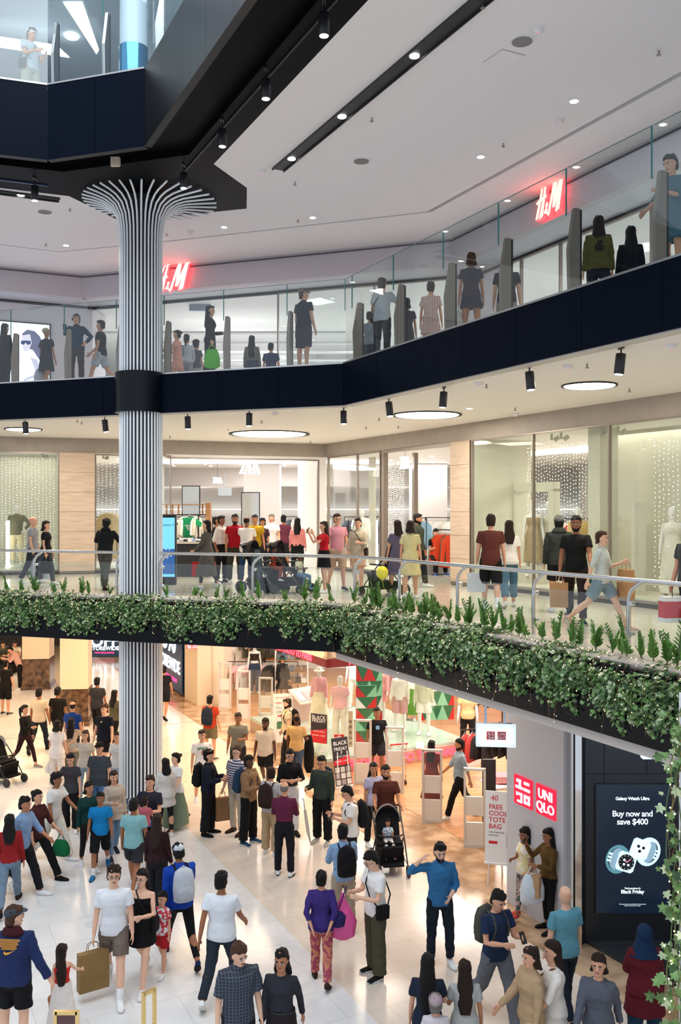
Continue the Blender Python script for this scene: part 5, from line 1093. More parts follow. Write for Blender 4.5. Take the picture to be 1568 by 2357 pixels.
# ================= FIGURES =================
CLT=bpy.data.textures.new('folds','CLOUDS'); CLT.noise_scale=.11; CLT.noise_depth=2
JOBS=[]
SKIN={'l':'#d9a283','m':'#b97f5c','t':'#9c6647','d':'#5c3a28','p':'#e6b699'}
def skin(c): return mat('skin_'+c,sw(SKIN[c]),.55,var=.05,vscale=20,spec=.35)
HAIR={'k':'#0d0b0b','b':'#2a1a12','r':'#4a2f1e','g':'#77736e','w':'#b9b4ac','y':'#6b4a2c'}
def hairm(c): return mat('hair_'+c,sw(HAIR[c]),.6,bump=.8,bscale=60,stretch=(3,3,.6),spec=.3)
ARM={'down':(3,9,12,3),'fwd':(26,7,22,3),'bwd':(-24,8,10,2),'phone':(20,8,92,26),'both':(18,9,84,34),'cross':(22,14,78,66),'hip':(-14,44,52,74),'head':(50,78,126,126),'waist':(5,12,62,46),'push':(24,10,52,8),'back':(-26,13,6,34),'rail':(34,24,62,44),'bag':(2,11,16,1),'elbowbag':(4,10,88,10),'pocket':(-8,18,26,16),'up':(50,14,105,16),'childhand':(-6,24,8,-8),'point':(60,16,20,6)}
LEG={'stand':((2,3,4),(-2,3,4)),'contra':((6,10,6),(-2,1,3)),'walk':((24,8,2),(-20,24,2)),'walk2':((-20,24,2),(24,8,2)),'step':((14,8,2),(-12,16,2)),'step2':((-12,16,2),(14,8,2)),'stride':((30,6,2),(-28,22,2)),'stride2':((-28,22,2),(30,6,2)),'sit':((82,80,7),(80,86,7)),'xleg':((4,4,-5),(-3,12,-6))}
def seg_el(c,a,b,fx,fy,n=16,p=1.0):
    out=[]
    for k in range(n):
        t=2*math.pi*k/n; cs,sn=math.cos(t),math.sin(t)
        out.append(c+fx*a*math.copysign(abs(cs)**p,cs)+fy*b*math.copysign(abs(sn)**p,sn))
    return out
def sk(pose,fem,child,lean,hy,hp,twist=0):
    J={}; hipw=.088 if not fem else .085; shw=.178 if not fem else .158
    if child: shw*=.88
    l=R(lean); s=Vector((0,-math.sin(l),math.cos(l))); P=Vector((0,0,.93)); f=Vector((0,-math.cos(l),-math.sin(l)))
    J['P']=P;J['s']=s;J['f']=f; X=Vector((1,0,0)); J['X']=X
    J['nb']=P+s*.505
    l2=R(lean*.6+hp); s2=Vector((0,-math.sin(l2),math.cos(l2))); hc=.148*(1.06 if child else 1)
    J['C']=P+s*.515+s2*hc; ry=Matrix.Rotation(R(hy),3,s2); J['hf']=ry@Vector((0,-math.cos(l2),-math.sin(l2))); J['hu']=s2; J['hx']=ry@X
    for i,sd in enumerate((1,-1)):
        a,o,e,w_=pose[0][i]; sh=P+s*.448+X*sd*shw*.97; a_=R(a+lean*.5); o_=R(o)
        u=Vector((sd*math.sin(o_),-math.sin(a_)*math.cos(o_),-math.cos(a_)*math.cos(o_))); el=sh+u*.285
        q=R(a+e+lean*.5); ow=R(o-w_); v=Vector((sd*math.sin(ow),-math.sin(q)*math.cos(ow),-math.cos(q)*math.cos(ow))).normalized(); wr=el+v*.245
        J['sh',sd]=sh;J['el',sd]=el;J['wr',sd]=wr;J['hd',sd]=v
        h,k,oo=pose[1][i]; hj=P+Vector((sd*hipw,0,-.02)); h_=R(h);oo=R(oo)
        d=Vector((sd*math.sin(oo),-math.sin(h_)*math.cos(oo),-math.cos(h_)*math.cos(oo))); kn=hj+d*.425
        g=R(h-k); d2=Vector((sd*math.sin(oo)*.3,-math.sin(g),-math.cos(g))).normalized(); an=kn+d2*.405
        J['hj',sd]=hj;J['kn',sd]=kn;J['an',sd]=an; fp=0 if (h-k)>-12 else min(38,-(h-k)-6); 
        J['fp',sd]=R(fp)
        fd=Vector((sd*.16,-math.cos(R(fp)),-math.sin(R(fp)))).normalized(); J['fd',sd]=fd
    lo=min(min(J['an',s_].z-.085,(J['an',s_]+J['fd',s_]*.17).z-.07) for s_ in(1,-1))
    for k in list(J):
        if isinstance(k,tuple) and k[0] in('sh','el','wr','hj','kn','an') or k in('P','nb','C'): J[k]=J[k]-Vector((0,0,lo))
    return J
def torso(mb,J,prof,off=0,h0=-9,h1=9,dz=0):
    rings=[]
    pts=[p for p in prof if h0<=p[0]<=h1]
    for h,a,b,y in pts:
        rings.append(seg_el(J['P']+J['s']*h+J['f']*(-y),a+off,b+off,J['X'],J['f'],18,.88))
    mb.ring(None,rings)
def prof(fem,fat=1.0):
    if fem: q=[(-.13,.10,.09,0),(-.08,.162,.115,.01),(-.02,.172,.122,.01),(.08,.145,.10,0),(.16,.122,.088,0),(.24,.128,.092,0),(.33,.148,.118,-.012),(.40,.152,.105,0),(.445,.140,.085,.005),(.475,.100,.070,.01),(.50,.066,.058,.01),(.52,.055,.052,.01)]
    else: q=[(-.13,.10,.09,0),(-.08,.150,.108,.005),(-.02,.158,.115,.005),(.08,.145,.106,0),(.16,.141,.104,0),(.24,.149,.108,0),(.33,.163,.118,-.004),(.40,.172,.112,0),(.445,.165,.096,.005),(.475,.120,.078,.01),(.50,.078,.064,.01),(.52,.062,.056,.01)]
    return [(h,a*(1+(fat-1)*(1 if h<.35 else .3)),b*(1+(fat-1)*(1.6 if .0<=h<.3 else .6)),y-(fat-1)*.12*(1 if .0<=h<.3 else 0)) for h,a,b,y in q]
def hand(mb,wr,d,sd,curl=.5,J=None):
    d=d.normalized(); X=Vector((sd*-1,0,0)); pn=(X-d*X.dot(d)); pn=pn.normalized() if pn.length>.2 else Vector((0,1,0)); ac=d.cross(pn).normalized()
    # ac: across palm, pn: palm normal (towards body)
    rings=[]
    for t,a,b in((-.02,.026,.021),(.02,.032,.017),(.055,.040,.015),(.088,.038,.013)): rings.append(seg_el(wr+d*t,a,b,ac,pn,10,.8))
    mb.ring(None,rings)
    fw=Vector((0,-1,0)); thumb_side=1 if ac.dot(fw)>0 else -1
    for i,(o,L) in enumerate(((.030,.070),(.010,.080),(-.010,.074),(-.029,.058))):
        o=o*thumb_side; b=wr+d*.075+ac*o; pts=[b]; dd=d.copy(); q=b
        for k in range(3): 
            ang=curl*(.35+.25*k); dd=(dd*math.cos(ang)+pn*math.sin(ang)).normalized(); q=q+dd*L*(.45 if k==0 else .3 if k==1 else .25); pts.append(q)
        mb.tube(pts,[.0092,.0088,.008,.0065],6)
    b=wr+d*.015+ac*.026*thumb_side; q1=b+(d*.6+ac*.75*thumb_side+pn*.25).normalized()*.035; q2=q1+(d*.85+ac*.25*thumb_side+pn*.4).normalized()*.032; q3=q2+(d*.9+pn*.5).normalized()*.022
    mb.tube([b,q1,q2,q3],[.013,.0115,.0095,.007],6)
def headmesh(mb,J,sc=1.0):
    C,f,u,x=J['C'],J['hf'],J['hu'],J['hx']
    rows=[(-.122,.018,.020,.052),(-.112,.042,.036,.040),(-.09,.054,.060,.020),(-.065,.061,.076,.008),(-.035,.067,.086,.002),(0,.073,.094,-.002),(.035,.076,.098,-.006),(.065,.073,.095,-.008),(.09,.062,.082,-.008),(.108,.042,.056,-.006),(.117,.015,.02,-.006)]
    mb.ring(None,[seg_el(C+u*h*sc+f*(y)*sc,a*sc,b*sc,x,f,16) for h,a,b,y in rows])
    mb.tube([C+u*.012*sc+f*.088*sc,C+u*-.012*sc+f*.098*sc,C+u*-.032*sc+f*.106*sc,C+u*-.040*sc+f*.09*sc],[.008*sc,.011*sc,.015*sc,.011*sc],8)
    for s_ in(1,-1): mb.ball(C+x*s_*.076*sc+u*-.008*sc-f*.004*sc,(.012*sc,.018*sc,.030*sc))
    mb.ball(C+u*-.098*sc+f*.066*sc,(.026*sc,.02*sc,.018*sc))
def facebits(mb,J,sc):
    C,f,u,x=J['C'],J['hf'],J['hu'],J['hx']
    def el(c,a,b,d,mi,out=None):
        n_=out or f; xx=x; uu=u; rs=[[c+xx*a*k_*math.cos(t)+uu*b*k_*math.sin(t)+n_*z for t in [2*math.pi*i/10 for i in range(10)]] for k_,z in((1,-d),(.9,d*.6),(.3,d))]; mb.ring(None,rs,mi)
    for s_ in(1,-1):
        c=C+x*s_*.031*sc+u*-.004*sc+f*.0925*sc; el(c,.0165*sc,.0075*sc,.004,1); el(c+f*.003,.0088*sc,.0078*sc,.0022,2); el(C+x*s_*.032*sc+u*.019*sc+f*.0945*sc,.022*sc,.0052*sc,.004,3)
    el(C+u*-.066*sc+f*.0885*sc,.024*sc,.008*sc,.004,4)
m_eyew=mat('eye_white',(.75,.72,.70),.3); m_eyed=mat('eye_dark',(.02,.012,.01),.2); m_lip=mat('lip',(.42,.13,.11),.5)
def remesh(mb,name,mats,vox,smooth=2,disp=0,target=None,extra=None):
    me=bpy.data.meshes.new('tmp'); me.from_pydata(mb.v,[],mb.f); me.update(); o=bpy.data.objects.new('tmp',me); COL.objects.link(o)
    m=o.modifiers.new('r','REMESH'); m.mode='VOXEL'; m.voxel_size=vox; m.use_smooth_shade=True
    if disp: d=o.modifiers.new('d','DISPLACE'); d.texture=CLT; d.strength=disp; d.mid_level=.5; d.texture_coords='LOCAL'
    s_=o.modifiers.new('s','SMOOTH'); s_.factor=.5; s_.iterations=smooth
    JOBS.append((o,target,extra,mats)); return o
def finish_jobs():
    bpy.context.view_layer.update(); dg=bpy.context.evaluated_depsgraph_get()
    for o,t,extra,mats in JOBS:
        me=bpy.data.meshes.new_from_object(o.evaluated_get(dg)); me.materials.clear()
        for m in mats: me.materials.append(m)
        if extra:
            bm=bmesh.new(); bm.from_mesh(me)
            vs=[bm.verts.new(v) for v in extra.v]
            for f,mi in zip(extra.f,extra.m):
                try: ff=bm.faces.new([vs[i] for i in f]); ff.material_index=mi; ff.smooth=True
                except ValueError: pass
            bm.to_mesh(me); bm.free()
        old=t.data; t.data=me; me.name=t.name; bpy.data.meshes.remove(old)
        tm=o.data; bpy.data.objects.remove(o); bpy.data.meshes.remove(tm)
    JOBS.clear()
def newobj(name,parent=None):
    me=bpy.data.meshes.new(name); o=bpy.data.objects.new(name,me); COL.objects.link(o)
    if parent: o.parent=parent
    return o
def cm(c): return c if not isinstance(c,str) else cloth(c)
FLOORZ={0:G0,1:G1,2:G2,3:G3}
def figure(px,lv,D,H,yaw,label,top=('tee','#e8e8e8'),bot=('pants','#23252a'),sk_='l',hair=('short','k'),arms=('down','down'),legs='stand',fem=False,shoes='#e6e6e6',lean=0,hy=0,hp=0,child=False,fat=1.0,acc=(),name='person',cat='person',group=None,xyz=None,mannequin=False,dz=0,hem=None):
    pose=([ARM[a] if isinstance(a,str) else a for a in arms],LEG[legs] if isinstance(legs,str) else legs)
    J=sk(pose,fem,child,lean,hy,hp); k=H/1.75; hs=1.22 if child else 1.0
    vox=.0115 if D<15 else .0135 if D<22 else .018
    vox/=max(k,.5)
    z=FLOORZ[lv]+dz; loc=xyz or (XD(px,D),D,z)
    root=newobj(name); root.location=loc; root.rotation_euler=(0,0,R(yaw)); root.scale=(k,k,k); tag(root,label,cat,group)
    pf=prof(fem,fat); sm=skin(sk_) if not mannequin else mat('mannequin_white',(.82,.80,.77),.35)
    # body
    b=MB(); torso(b,J,pf,-.004 if top[0] in('tank','dress','crop','none') else -.016); b.tube([J['nb']-J['s']*.03,J['nb']+J['s']*.03,J['C']-J['hu']*.05],[.06,.052,.050],12); headmesh(b,J,hs)
    for s_ in(1,-1):
        sh,el,wr=J['sh',s_],J['el',s_],J['wr',s_]; m1=sh.lerp(el,.5); m2=el.lerp(wr,.35); th=.85 if fem or child else 1
        b.tube([sh-Vector((s_*.03,0,0)),sh,m1,el,m2,wr],[.034*th,.043*th,.043*th,.037*th,.037*th,.026*th],10)
        hand(b,wr,J['hd',s_],s_,.55)
        hj,kn,an=J['hj',s_],J['kn',s_],J['an',s_]
        calf=kn.lerp(an,.3)+(-J['f'])*.012
        b.tube([hj,hj.lerp(kn,.4),kn,calf,kn.lerp(an,.7),an,an-Vector((0,0,.05))],[.088,.078,.056,.056,.042,.036,.036],10)
    ex=None
    if D<27 and not mannequin: ex=MB(); facebits(ex,J,hs)
    remesh(b,'body',None,vox,2,0,root,ex) ; JOBS[-1]=(JOBS[-1][0],root,ex,[sm,m_eyew,m_eyed,hairm('k' if hair[0]=='bald' else hair[1]) if True else sm,m_lip])
    P,s,f,X=J['P'],J['s'],J['f'],J['X']
    # shoes
    if not mannequin or True:
        for s_ in(1,-1):
            an,fd=J['an',s_],J['fd',s_]; up=Vector((0,0,1)); up=(up-fd*up.dot(fd)).normalized(); sx=fd.cross(up); base=an-up*.078
            mb=MB(); rings=[]
            for t,a,h in((-.062,.022,.045),(-.045,.036,.085),(0,.038,.088),(.05,.040,.070),(.10,.046,.052),(.15,.046,.040),(.19,.034,.032),(.205,.015,.020)): rings.append(seg_el(base+fd*t+up*(h*.5),a,h*.52,sx,up,12,.8))
            mb.ring(None,rings)
            r2=[]; 
            for zz_,g in((-.002,1.0),(.020,1.04)): r2.append([base+fd*(.07+.142*g*math.cos(t))+sx*(.046*g*math.sin(t)*(1-.12*math.cos(t)*-1))+up*zz_ for t in [2*math.pi*i/16 for i in range(16)]])
            mb.ring(None,r2,1)
            sc_=shoes if isinstance(shoes,tuple) else (shoes,'#d8d6d0' if shoes not in('#0f0f10','#1a1614','#3a2418') else '#0c0c0c')
            if mannequin: mb.build('foot',[sm,sm],root,smooth=True)
            else: mb.build('shoe',[cm(sc_[0]),cm(sc_[1])],root,smooth=True)
    # bottoms
    def legtubes(mb,f0,f1,w0,w1,w2):
        for s_ in(1,-1):
            hj,kn,an=J['hj',s_],J['kn',s_],J['an',s_]
            def at(t): return hj.lerp(kn,t) if t<=1 else kn.lerp(an,t-1)
            ts=[t for t in(0,.25,.5,.75,1,1.25,1.5,1.75,2.0) if t<f1]+[f1]
            rs=[]
            for t in ts: rs.append(w0+(w1-w0)*min(t,1)+(w2-w1)*max(0,t-1))
            pts=[at(t) for t in ts]; pts[0]=pts[0]+Vector((0,0,.02)); mb.tube(pts,rs,14)
    def skirtmesh(mb,h0,L,flare,base_off=.02):
        rings=[]; kl,kr=J['kn',1],J['kn',-1]; midk=(kl+kr)/2; hm=P+Vector((0,0,-.02))
        sp=max(.0,(kl-kr).length*.5)
        for i in range(6):
            t=i/5; h=h0-(h0+L)*t
            if h>-.06: c=P+s*h; a=[q for q in pf if q[0]<=h][-1] if h>-.13 else pf[1]; aa,bb=a[1]+base_off,a[2]+base_off
            else:
                u_=min(1.4,(-h-.06)/.42); c=Vector((hm.x,hm.y,P.z+h)); c=c.lerp(Vector((midk.x,midk.y,P.z+h)),min(1,u_)*.8); stv=abs(kl.y-kr.y)*.5*min(1,u_); aa=pf[2][1]+base_off+flare*u_; bb=pf[2][2]+base_off+flare*u_+stv*.8
            rings.append([v+Vector((0,0,0))+ (v-c).normalized()*(.012*math.sin(7*j)*t if flare>.03 else 0) for j,v in enumerate(seg_el(c,aa,bb,X,f if h>-.06 else Vector((0,-1,0)),20))])
        mb.ring(None,rings[::-1])
    bk,bc=bot[0],bot[1]
    if bk in('pants','wide','shorts','leggings','jeans','long shorts','cropped','loose'):
        mb=MB(); torso(mb,J,pf,.010,-.14,.085)
        prm={'pants':(1.97,.102,.074,.066),'jeans':(1.95,.100,.071,.060),'wide':(2.0,.108,.092,.100),'loose':(1.97,.112,.092,.088),'shorts':(.78,.108,.100,.1),'long shorts':(1.0,.110,.098,.1),'leggings':(1.86,.093,.061,.044),'cropped':(1.72,.100,.082,.08)}[bk]
        legtubes(mb,0,prm[0],*prm[1:])
        o=newobj({'jeans':'jeans','shorts':'shorts','long shorts':'shorts','leggings':'leggings'}.get(bk,'trousers'),root); remesh(mb,'b',[cm(bc)],vox*1.05,3,.030 if bk!='leggings' else .006,o,None); JOBS[-1]=(JOBS[-1][0],o,None,[cm(bc)])
    elif bk=='skirt': 
        mb=MB(); skirtmesh(mb,.10,bot[2] if len(bot)>2 else .42,bot[3] if len(bot)>3 else .05); o=mb.build('skirt',cm(bc),root,smooth=True)
    # tops
    tk,tc=top[0],top[1]
    if tk!='none':
        mb=MB(); bulk={'tee':.014,'polo':.013,'shirt':.016,'long':.012,'tank':.008,'jacket':.028,'hoodie':.032,'dress':.014,'tdress':.018,'sweater':.028,'crop':.010,'tunic':.03,'coat':.035}[tk]
        h0={'tee':-.09,'polo':-.07,'shirt':-.10,'long':-.03,'tank':-.04,'jacket':-.08,'hoodie':-.09,'dress':-.05,'tdress':-.05,'sweater':-.05,'crop':.14,'tunic':-.05,'coat':-.05}[tk]
        if hem is not None: h0=hem
        pr2=[q for q in pf if q[0]>=max(h0,-.13) and q[0]<=(.505 if tk not in('tank','dress','crop') else .43)]
        if pr2[0][0]>h0+.02:
            q=pf[max(0,pf.index(pr2[0])-1)]; pr2=[(h0,q[1] if h0>-.1 else pf[1][1],q[2] if h0>-.1 else pf[1][2],q[3])]+pr2
        lo=bulk+(.014 if tk in('tee','tunic') else 0)
        rings=[seg_el(P+s*h-f*y,a+(lo if h<.1 else bulk)*(1 if h<.46 else .5),bb+(lo if h<.1 else bulk)*(1 if h<.46 else .4),X,f,20,.9) for h,a,bb,y in pr2]; mb.ring(None,rings)
        sl={'tee':.62,'polo':.55,'shirt':1.96,'long':1.94,'tank':0,'jacket':1.96,'hoodie':1.96,'dress':0,'tdress':.5,'sweater':1.95,'crop':0,'tunic':1.9,'coat':1.95}[tk]
        if len(top)>2 and isinstance(top[2],(int,float)): sl=top[2]
        if sl:
            th=.86 if fem or child else .94
            for s_ in(1,-1):
                sh,el,wr=J['sh',s_],J['el',s_],J['wr',s_]
                def at(t): return sh.lerp(el,t) if t<=1 else el.lerp(wr,t-1)
                ts=[t for t in(0,.3,.6,1.0,1.3,1.6) if t<sl-.05]+[sl]; r0=(.056+bulk*.55)*th
                if sl<1: rr=[r0,r0*1.0,r0*1.08,r0*1.1]; rr=[r0+(.010*t) for t in ts]
                else: rr=[r0*(1-.30*min(t,1.95)/1.95) for t in ts]
                mb.tube([sh-Vector((s_*.05,0,.012))]+[at(t) for t in ts],[r0*.95]+rr,12)
        if tk in('hoodie',): mb.ball(J['nb']-f*.07+s*.0,(.10,.06,.06),10,6)
        if tk in('polo','shirt','jacket','coat'): mb.tube([J['nb']+s*.005,J['nb']+s*.03],[.075,.062],12)
        if tk in('dress','tdress'): skirtmesh(mb,.02,top[3] if len(top)>3 else .40,top[4] if len(top)>4 else .05,.014)
        if tk in('tunic','coat'): skirtmesh(mb,.02,top[3] if len(top)>3 else .22,top[4] if len(top)>4 else .04,.03)
        nm={'tee':'t_shirt','polo':'polo_shirt','shirt':'shirt','long':'long_sleeve_top','tank':'tank_top','jacket':'jacket','hoodie':'hooded_jacket','dress':'dress','tdress':'dress','sweater':'sweater','crop':'crop_top','tunic':'tunic','coat':'coat'}[tk]
        o=newobj(nm,root); remesh(mb,'t',None,vox*1.05,3,.034 if bulk>.015 else .014,o,None); JOBS[-1]=(JOBS[-1][0],o,None,[cm(tc)])
    # hair
    C,hf,hu,hx=J['C'],J['hf'],J['hu'],J['hx']; sc=hs
    def hb(name,mb,m,jit=0,smooth=True):
        if jit: mb.v=[tuple(Vector(v)+(Vector(v)-C).normalized()*jit*noise.noise(Vector(v)*28)+hu*jit*1.3*noise.noise(Vector(v)*22+Vector((5,3,1)))) for v in mb.v]
        return mb.build(name,m,root,smooth=smooth)
    def dome(a,b_,c,oy,oz,n=18,m=12,cut=None):
        mb=MB(); rings=[]
        for j in range(m+1):
            t=math.pi*(j/m); t=min(max(t,.06),math.pi-.06)
            rings.append([C+hu*(oz-c*math.cos(t))*sc-hf*oy*sc+hx*a*sc*math.sin(t)*math.cos(q)+hf*b_*sc*math.sin(t)*math.sin(q) for q in [2*math.pi*i/n for i in range(n)]])
        mb.ring(None,rings); return mb
    hk=hair[0]; hc=hairm(hair[1]) if hair[1] in HAIR else cm(hair[1])
    if mannequin: hk='none'
    if hk in('short','curly','bun','pony','long','bob','cap','beanie') :
        j={'curly':.035}.get(hk,.018); g={'curly':1.07}.get(hk,1)
        if hk not in('cap','beanie'):
            mb=MB(); mb.ring(None,[seg_el(C+hu*h*sc+hf*y*sc,a_*sc*g,b2*sc*g,hx,hf,20) for h,a_,b2,y in((-.085,.050,.030,-.060),(-.070,.068,.048,-.048),(-.04,.078,.060,-.040),(0,.084,.070,-.034),(.032,.086,.078,-.028),(.052,.086,.088,-.018),(.066,.085,.100,-.006),(.085,.080,.098,-.004),(.100,.070,.090,-.006),(.122,.047,.060,-.008),(.131,.016,.02,-.008))])
        else: mb=dome(.080,.095,.085,.024,.014)
        if hk=='bun': mb.ball(C-hf*.10*sc+hu*.055*sc,(.04*sc,.04*sc,.04*sc),10,8)
        if hk=='pony': mb.tube([C-hf*.10*sc+hu*.05*sc,C-hf*.155*sc+hu*.0*sc,C-hf*.15*sc-hu*.12*sc,C-hf*.12*sc-hu*.24*sc],[.028,.034,.030,.01],10)
        if hk in('long','bob'):
            L=hair[2] if len(hair)>2 else (.40 if hk=='long' else .13)
            rings=[]
            for i in range(7):
                t=i/6; 
                if t<.25: c=C-hf*(.028+.02*t)*sc+hu*(.03-.28*t)*sc; fw=hf; xx=hx; a=.085*sc; b_=.078*sc
                else:
                    q=(t-.25)/.75; c0=C-hf*.04*sc-hu*.06*sc; c1=J['nb']-f*.100-s*(L-.14)+X*0; c=c0.lerp(c1,q); fw=hf.lerp(f,q).normalized(); xx=hx.lerp(X,q).normalized(); a=(.085+.03*math.sin(q*2.6))*(1-.35*q**3); b_=.068-.032*q
                rings.append(seg_el(c,a,b_,xx,fw,14,.85))
            mb.ring(None,rings[::-1])
        hb('hair',mb,hc,j)
    if hk=='buzz': hb('hair',dome(.0785,.096,.086,.016,.022),hc,0)
    capc=None
    for a in acc:
        if a[0]=='cap':
            mb=dome(.086,.104,.072,.014,.052); bd=a[2] if len(a)>2 else 1
            b0=C+hu*.052*sc+hf*.085*sc*bd; mb.ring(None,[[b0+hx*.075*sc*math.cos(t)+hf*bd*(.085*sc*max(0,math.sin(t))-.02)+hu*(-.012*math.sin(t)+z_) for t in [math.pi*i/12 for i in range(13)]+[math.pi*1.02+ (math.pi*.96)*i/12 for i in range(1,12)]] for z_ in(0,.006)]); mb.ball(C+hu*.124*sc-hf*.014*sc,.007,8,5); hb('cap',mb,cm(a[1]))
        if a[0]=='beanie': hb('beanie',dome(.088,.104,.080,.016,.054),cm(a[1]))
        if a[0]=='hat':
            mb=dome(.086,.104,.075,.010,.045); c=C+hu*.035*sc; mb.ring(None,[[c+hx*r_*math.cos(t)*sc+hf*r_*1.1*math.sin(t)*sc+hu*z_ for t in [6.2832*i/20 for i in range(20)]] for r_,z_ in((.08,0),(.15,-.03),(.155,-.027),(.08,.02))]); hb('sun_hat',mb,cm(a[1]))
        if a[0]=='turban': hb('head_wrap',dome(.095,.112,.085,.022,.045),cm(a[1])); 
        if a[0]=='headphones':
            mb=MB(); mb.tube([C+hx*.088*math.cos(t)*sc+hu*(.01+.112*math.sin(t))*sc for t in [math.pi*i/12 for i in range(13)]],.008,8)
            for s2 in(1,-1): mb.tube([C+hx*s2*.078*sc,C+hx*s2*.105*sc],.036,14)
            mb.build('headphones',m_blackm,root,smooth=True)
        if a[0]=='glasses':
            mb=MB()
            for s2 in(1,-1):
                c=C+hx*s2*.031*sc-hu*.004*sc+hf*.106*sc; mb.tube([c+hx*.022*math.cos(t)+hu*.016*math.sin(t) for t in [6.2832*i/12 for i in range(12)]],.0022,5,closed=True,caps=False); mb.tube([c+hx*s2*.022,C+hx*s2*.078*sc+hf*.01],.002,5)
            mb.tube([C+hx*.010+hf*.104*sc,C-hx*.010+hf*.104*sc],.002,5); mb.build('glasses',m_black2,root)
        if a[0]=='beard':
            mb=MB(); rows=[(-.128,.022,.024,.050),(-.115,.046,.040,.041),(-.092,.058,.063,.021),(-.066,.0645,.072,.010),(-.045,.068,.060,.004)]
            mb.ring(None,[seg_el(C+u_*1+hf*y*sc,a_*sc,b2*sc,hx,hf,16) for u_,a_,b2,y in [(hu*h*sc,a_,b2,y) for h,a_,b2,y in rows]]); hb('beard',mb,hairm(a[1] if len(a)>1 else 'k'),.006)
        if a[0]=='hijab':
            mb=dome(.094,.112,.110,.012,.016); rr=[]
            for t,a_,b2 in((0,.098,.10),(.4,.11,.11),(.7,.15,.125),(1,.20,.15)): rr.append(seg_el((C-hu*.02).lerp(J['nb']-s*.10,t),a_,b2,X,f,16))
            mb.ring(None,rr[::-1]); hb('headscarf',mb,cm(a[1]))
        if a[0]=='hood': 
            mb=MB(); mb.ring(None,[seg_el(J['nb']-f*.05+s*h,a_,b2,X,f,14) for h,a_,b2 in((-.05,.11,.05),(.0,.13,.085),(.05,.10,.07),(.07,.07,.05))]); hb('hood',mb,cm(a[1]))
        if a[0]=='belt': mb=MB(); q=[p_ for p_ in pf if p_[0]==.08][0]; mb.ring(None,[seg_el(P+s*h,q[1]+.022,q[2]+.022,X,f,20) for h in(.065,.10)]); mb.build('belt',m_black2,root,smooth=True)
        if a[0]=='socks':
            for s_ in(1,-1):
                an,kn=J['an',s_],J['kn',s_]; MB().tube([an-Vector((0,0,.04)),an,an.lerp(kn,.30)],[.044,.042,.050],12).build('sock',cm(a[1]),root,smooth=True)
        if a[0]=='swoosh':
            g=Matrix(((-1,0,0,0),(0,0,1,0),(0,1,0,0),(0,0,0,1))); c=P+s*.34-f*.15; fm_=frame(c+Vector((-.0,0,0)),(-1,0)); fm_=Matrix.Translation(c)@Matrix(((-1,0,0,0),(0,0,1,0),(0,1,0,0),(0,0,0,1)))
            mb=MB()
            for i in range(9): shape(mb,fm_,rect(.0+.01*math.sin(i*2),.13-i*.014,.26-.012*i,.006),0,.003)
            mb.build('print_lines',mat('print_orange',(.85,.38,.03),.6),root)
            mb=MB(); shape(mb,fm_,[(-.06,-.02),(-.04,-.045),(0,-.035),(.07,.01),(.01,-.012),(-.035,-.02),(-.045,.0)],0.002,.006); mb.build('swoosh_print',mat('print_orange',(.85,.38,.03),.6),root)
        if a[0]=='print': # chest or back text
            bk_=a[3] if len(a)>3 else 1; c=P+s*(a[4] if len(a)>4 else .36)+f*(.135*bk_+.02*(fat-1)*10*bk_); g=Matrix(((bk_,0,0,0),(0,0,-bk_,0),(0,1,0,0),(0,0,0,1))); fm_=Matrix.Translation(c)@g
            text('shirt_print',a[1],fm_,0,0,a[5] if len(a)>5 else .05,cm(a[2]),root,ext=.004,bold=.001)
    root['_k']=k; J['root']=root
    M_=Matrix.Translation(loc)@Matrix.Rotation(R(yaw),4,'Z')@Matrix.Scale(k,4); del root['_k']
    J['M']=M_; J['yaw']=yaw; J['k']=k
    # carried things
    for a in acc:
        if a[0]=='backpack':
            t=empty('backpack',M_@(P+s*.27-f*.21),R(yaw),a[2],'backpack'); mb=MB(); c0=Vector((0,0,0))
            mb.ring(None,[seg_el(Vector((0,y_+ (lean*-.002)*z_,z_)),a_,b2,Vector((1,0,0)),Vector((0,1,0)),16,.75) for z_,a_,b2,y_ in((-.23,.10,.05,.0),(-.20,.145,.085,.01),(-.05,.155,.10,.015),(.10,.145,.09,.01),(.19,.12,.07,0),(.235,.05,.03,-.01))]); q=mb.build('bag_body',cm(a[1]),t,smooth=True)
            MB().ring(None,[seg_el(Vector((0,.085,z_)),a_,b2,Vector((1,0,0)),Vector((0,1,0)),14,.75) for z_,a_,b2 in((-.18,.10,.02),(-.15,.12,.045),(-.02,.115,.04),(.02,.08,.02))]).build('front_pocket',cm(a[1]),t,smooth=True)
            for s2 in(1,-1): MB().tube([(s2*.085,-.08,.16),(s2*.09,-.16,.23),(s2*.09,-.28,.20),(s2*.10,-.345,.08),(s2*.115,-.31,-.06),(s2*.13,-.14,-.16)],.016,6,flat=.5).build('strap',cm(a[3] if len(a)>3 else a[1]),t,smooth=True)
            MB().tube([(-.03,-.02,.235),(0,-.02,.26),(.03,-.02,.235)],.007,6).build('grab_loop',cm(a[1]),t)
            t.scale=(k,k,k)
